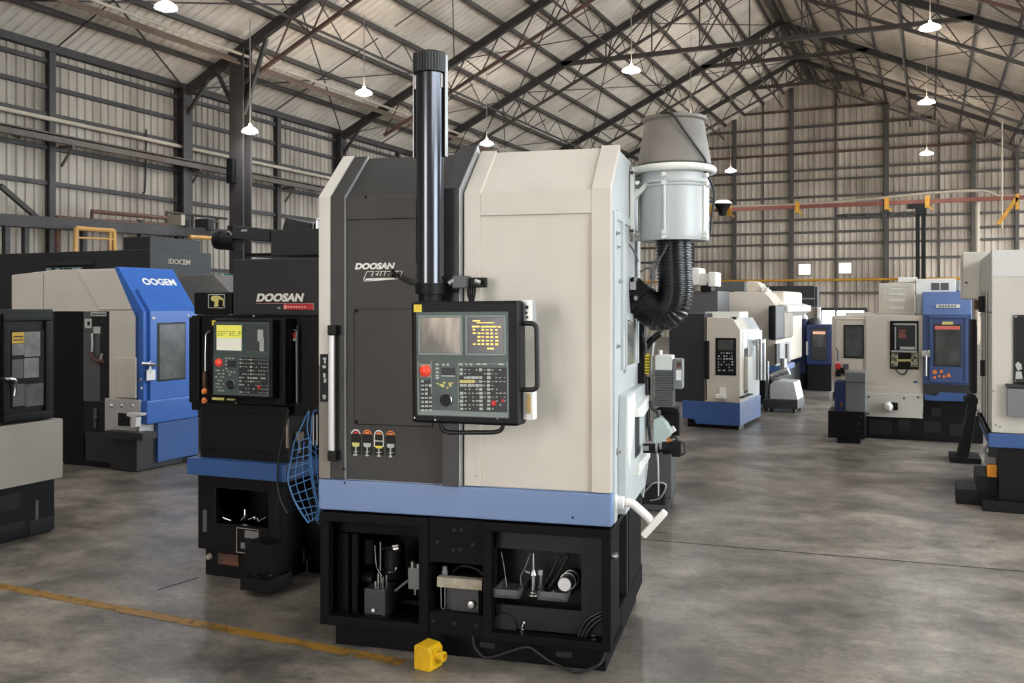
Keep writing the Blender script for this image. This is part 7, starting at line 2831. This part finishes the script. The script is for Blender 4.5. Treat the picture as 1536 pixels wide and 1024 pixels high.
# black sloping stand between the two right-hand machines
Ys = 9.6
c = at(1444, 688, Ys)
t = thing('sloping_stand', 'black sloping stand on the floor between the wide beige machine and the tall one', 'stand', loc=(c.x, c.y, 0), rz=TH - R(23))
k = Ys / FOC
m_ = MB()
m_.box(-18 * k, 24 * k, -0.15, 0.3, 0.0, 0.055, 0.005)
m_.build('foot', M['black'], t)
m_ = MB().prism([(-8 * k, 0.05), (8 * k, 0.05), (19 * k, 0.58), (18 * k, 0.68), (8 * k, 0.68), (4 * k, 0.45)], 'y', -0.06, 0.16, 0.005)
m_.build('column', M['black2'], t)
MB().box(2 * k, 20 * k, -0.09, 0.2, 0.60, 0.66, 0.004).build('head', M['black'], t)

# ---- E: tall pale machine at the right edge
fe = Fr((1487 - 768) / FOC * 7.35, 7.35, 24)
te = thing('machining_centre', 'tall pale machine with black window, cut off by the right edge of the photo', 'machine', fe)
ze_t = fe.f(1490, 376)[1]
ze_c = fe.f(1490, 416)[1]
ze_s = fe.f(1490, 650)[1]
ye = fe.sy(1459, 0.0)
m_ = MB().box(0.0, 1.3, 0.0, 1.6, ze_s, ze_t, 0.006)
body = m_.build('body', mat('pale_stone_paint', (190, 188, 178), 0.42, var=0.08, scale=2.5), te, 'pale stone body')
m_ = MB().box(0.004, 1.3, -0.012, 0.0, ze_s + 0.0, ze_c, 0.004)
m_.build('front_panel', M['cream'], te, 'cream front panel')
m_ = MB().box(0.004, 1.3, -0.006, 0.4, ze_c + 0.004, ze_t + 0.004, 0.004)
m_.build('top_panel', mat('pale_top_paint', (214, 214, 210), 0.35, var=0.05, scale=3), te, 'lighter top panel')
(x0, z0), (x1, z1) = fe.f(1520, 575, -0.02), fe.f(1560, 472, -0.02)
m_ = MB().box(x0, x1, -0.03, -0.01, z0, z1, 0.006)
wf = m_.build('window_frame', M['rubber'], te, 'black window')
MB().box(x0 + 0.02, x1 - 0.02, -0.034, -0.028, z0 + 0.02, z1 - 0.02).build('pane', M['glass_dark'], wf)
m_ = MB()
for px, py in ((1523.5, 475), (1523.5, 571)):
    x, z = fe.f(px, py, -0.03)
    m_.lathe([(0.0, 0.006), (0.007, 0.004), (0.009, 0)], (x, -0.03, z), 10, (0, -1, 0))
m_.each('bolt', M['silver'], wf)
m_ = MB()
for pts in (((1523, 546), (1527, 542), (1532, 546), (1533, 553), (1527, 556), (1524, 551)), ((1523, 568), (1524, 557), (1532, 557), (1534, 568))):
    m_.prism([fe.f(*p, -0.034) for p in pts], 'y', -0.037, -0.033)
m_.build('sticker_picture', M['key_pale'], wf, 'pale machine picture sticker')
(x0, z0), (x1, z1) = fe.f(1510.5, 624, -0.06), fe.f(1560, 583, -0.06)
m_ = MB().box(x0, x1, -0.09, -0.012, z0, z1, 0.006)
bx_ = m_.build('lower_box', M['grey_box'], te, 'grey box on the front')
m_ = MB().box(x0 - 0.01, x1, -0.10, -0.012, z1 + 0.005, z1 + 0.03, 0.004).box(x0 + 0.06, x1, -0.07, -0.012, z1 + 0.05, z1 + 0.065)
m_.each('box_lid', M['charcoal'], bx_)
m_ = MB()
for px, py in ((1494, 637), (1490, 586), (1500, 640)):
    x, z = fe.f(px, py, -0.012)
    m_.lathe([(0.0, 0.004), (0.005, 0.003), (0.006, 0)], (x, -0.012, z), 8, (0, -1, 0))
m_.each('bolt', M['grey_dark'], te)
# side doors on the aisle side
m_ = MB()
for yy in (0.42, 0.8, 1.2):
    m_.box(-0.006, 0.002, yy - 0.006, yy + 0.006, ze_s, ze_c - 0.1)
m_.box(-0.006, 0.002, 0.0, 1.6, fe.sd(1484, 468, 0.0)[1] - 0.006, fe.sd(1484, 468, 0.0)[1] + 0.006)
m_.each('door_seam', M['grey_dark'], te)
m_ = MB()
y, z = fe.sd(1477, 456, 0.0)
m_.box(-0.05, 0.0, y - 0.10, y + 0.06, z - 0.07, z + 0.07, 0.01)
sw = m_.build('isolator_switch', M['black'], te, 'black switch with red-brown knob')
MB().box(-0.08, -0.05, y + 0.0, y + 0.1, z - 0.05, z + 0.04, 0.01).build('switch_knob', M['rust'], sw)
m_ = MB()
y, z = fe.sd(1478, 552, 0.0)
m_.box(-0.04, 0.0, y - 0.03, y + 0.03, z - 0.07, z + 0.07, 0.008)
m_.build('door_handle', M['black'], te)
m_ = MB()
xrect(fe, m_, (1465, 590), (1461, 478), -0.05, 0.0, 0.0)
m_.build('black_cover', M['black'], te)
# taller rear cabinet
fr_y = fe.sy(1486, -0.3)
m_ = MB()
yq = 1.62
(x0, z0), (x1, z1) = fe.f(1444.5, 448, yq), fe.f(1489, 377, yq)
m_.box(x0, x1 + 0.6, yq, yq + 0.8, z0, z1, 0.01)
rc = m_.build('rear_cabinet', M['cream'], te, 'cream rear cabinet')
m_ = MB()
x, z = fe.f(1449.5, 424, yq)
m_.lathe([(0.0, 0.006), (0.01, 0.004), (0.012, 0)], (x, yq, z), 10, (0, -1, 0))
m_.build('bolt', M['grey_dark'], rc)
# blue band, base and feet
(x0, z0), (x1, z1) = fe.f(1483, 670, -0.05), fe.f(1540, 652, -0.05)
m_ = MB().box(x0, 1.3, -0.06, 1.4, z0, z1, 0.006)
m_.build('blue_band', M['blue_mid'], te, 'blue band')
m_ = MB()
m_.box(x0 - 0.02, 1.3, -0.04, 1.4, z1, ze_s + 0.005, 0.01)
m_.build('rubber_lip', M['hollow_black'], te)
(x0, z0), (x1, z1) = fe.f(1498, 742, 0.0), fe.f(1540, 670, 0.0)
m_ = MB().box(x0, 1.3, 0.0, 1.4, 0.05, z1 + 0.01, 0.006)
bs_ = m_.build('base', M['black2'], te, 'black base')
m_ = MB().box(x0 - 0.12, 1.3, -0.12, 1.4, 0.0, 0.085, 0.006).box(x0 - 0.30, x0 - 0.10, 0.1, 0.5, 0.0, 0.12, 0.006).box(x0 - 0.15, x0, 0.1, 0.6, 0.08, 0.24, 0.006)
m_.build('foot_frame', M['black'], te, 'black foot frame')
x, z = fe.f(1488, 702, 0.1)
m_ = MB().box(x - 0.035, x + 0.035, 0.08, 0.16, z - 0.07, z + 0.03, 0.008)
am = m_.build('amber_reflector', M['amber'], te, 'amber reflector')
m_ = MB().box(x - 0.05, x + 0.03, 0.1, 0.2, z + 0.03, z + 0.09, 0.008).tube(bez([(x - 0.02, 0.12, z + 0.08), (x - 0.05, 0.12, z + 0.14), (x - 0.01, 0.12, z + 0.2)]), 0.012, 8).tube(bez([(x + 0.02, 0.12, z + 0.04), (x + 0.03, 0.12, z - 0.15), (x + 0.0, 0.12, z - 0.2)]), 0.01, 8)
m_.build('lubrication_valve', M['grey_box'], te)
# ================================================================= LIGHT
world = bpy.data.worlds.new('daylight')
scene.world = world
world.use_nodes = True
bg = world.node_tree.nodes['Background']
# outside light tinted by direction, added to warm entrance highlights and cool aisle ones
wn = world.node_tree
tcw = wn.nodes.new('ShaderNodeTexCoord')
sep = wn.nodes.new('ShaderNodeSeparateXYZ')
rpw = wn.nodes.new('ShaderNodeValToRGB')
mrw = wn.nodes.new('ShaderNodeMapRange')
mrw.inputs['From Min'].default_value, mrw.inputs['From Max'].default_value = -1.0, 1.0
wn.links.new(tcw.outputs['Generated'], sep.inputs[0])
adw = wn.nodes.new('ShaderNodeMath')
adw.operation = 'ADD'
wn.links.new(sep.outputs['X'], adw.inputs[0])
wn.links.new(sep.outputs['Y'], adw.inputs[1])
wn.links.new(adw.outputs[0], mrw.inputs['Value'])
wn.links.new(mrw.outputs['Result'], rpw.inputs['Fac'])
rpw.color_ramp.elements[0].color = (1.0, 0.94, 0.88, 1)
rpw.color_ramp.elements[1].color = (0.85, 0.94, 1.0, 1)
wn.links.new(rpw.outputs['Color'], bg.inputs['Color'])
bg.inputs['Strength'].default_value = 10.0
scene.view_settings.view_transform = 'Standard'
scene.view_settings.look = 'None'
scene.view_settings.gamma = 1
scene.view_settings.exposure = 0.05
scene.view_settings.use_curve_mapping = False
scene.cycles.use_denoising = True
scene.cycles.max_bounces = 8
scene.cycles.diffuse_bounces = 5
scene.cycles.glossy_bounces = 4
scene.cycles.sample_clamp_indirect = 6
scene.cycles.caustics_reflective = False
scene.cycles.caustics_refractive = False
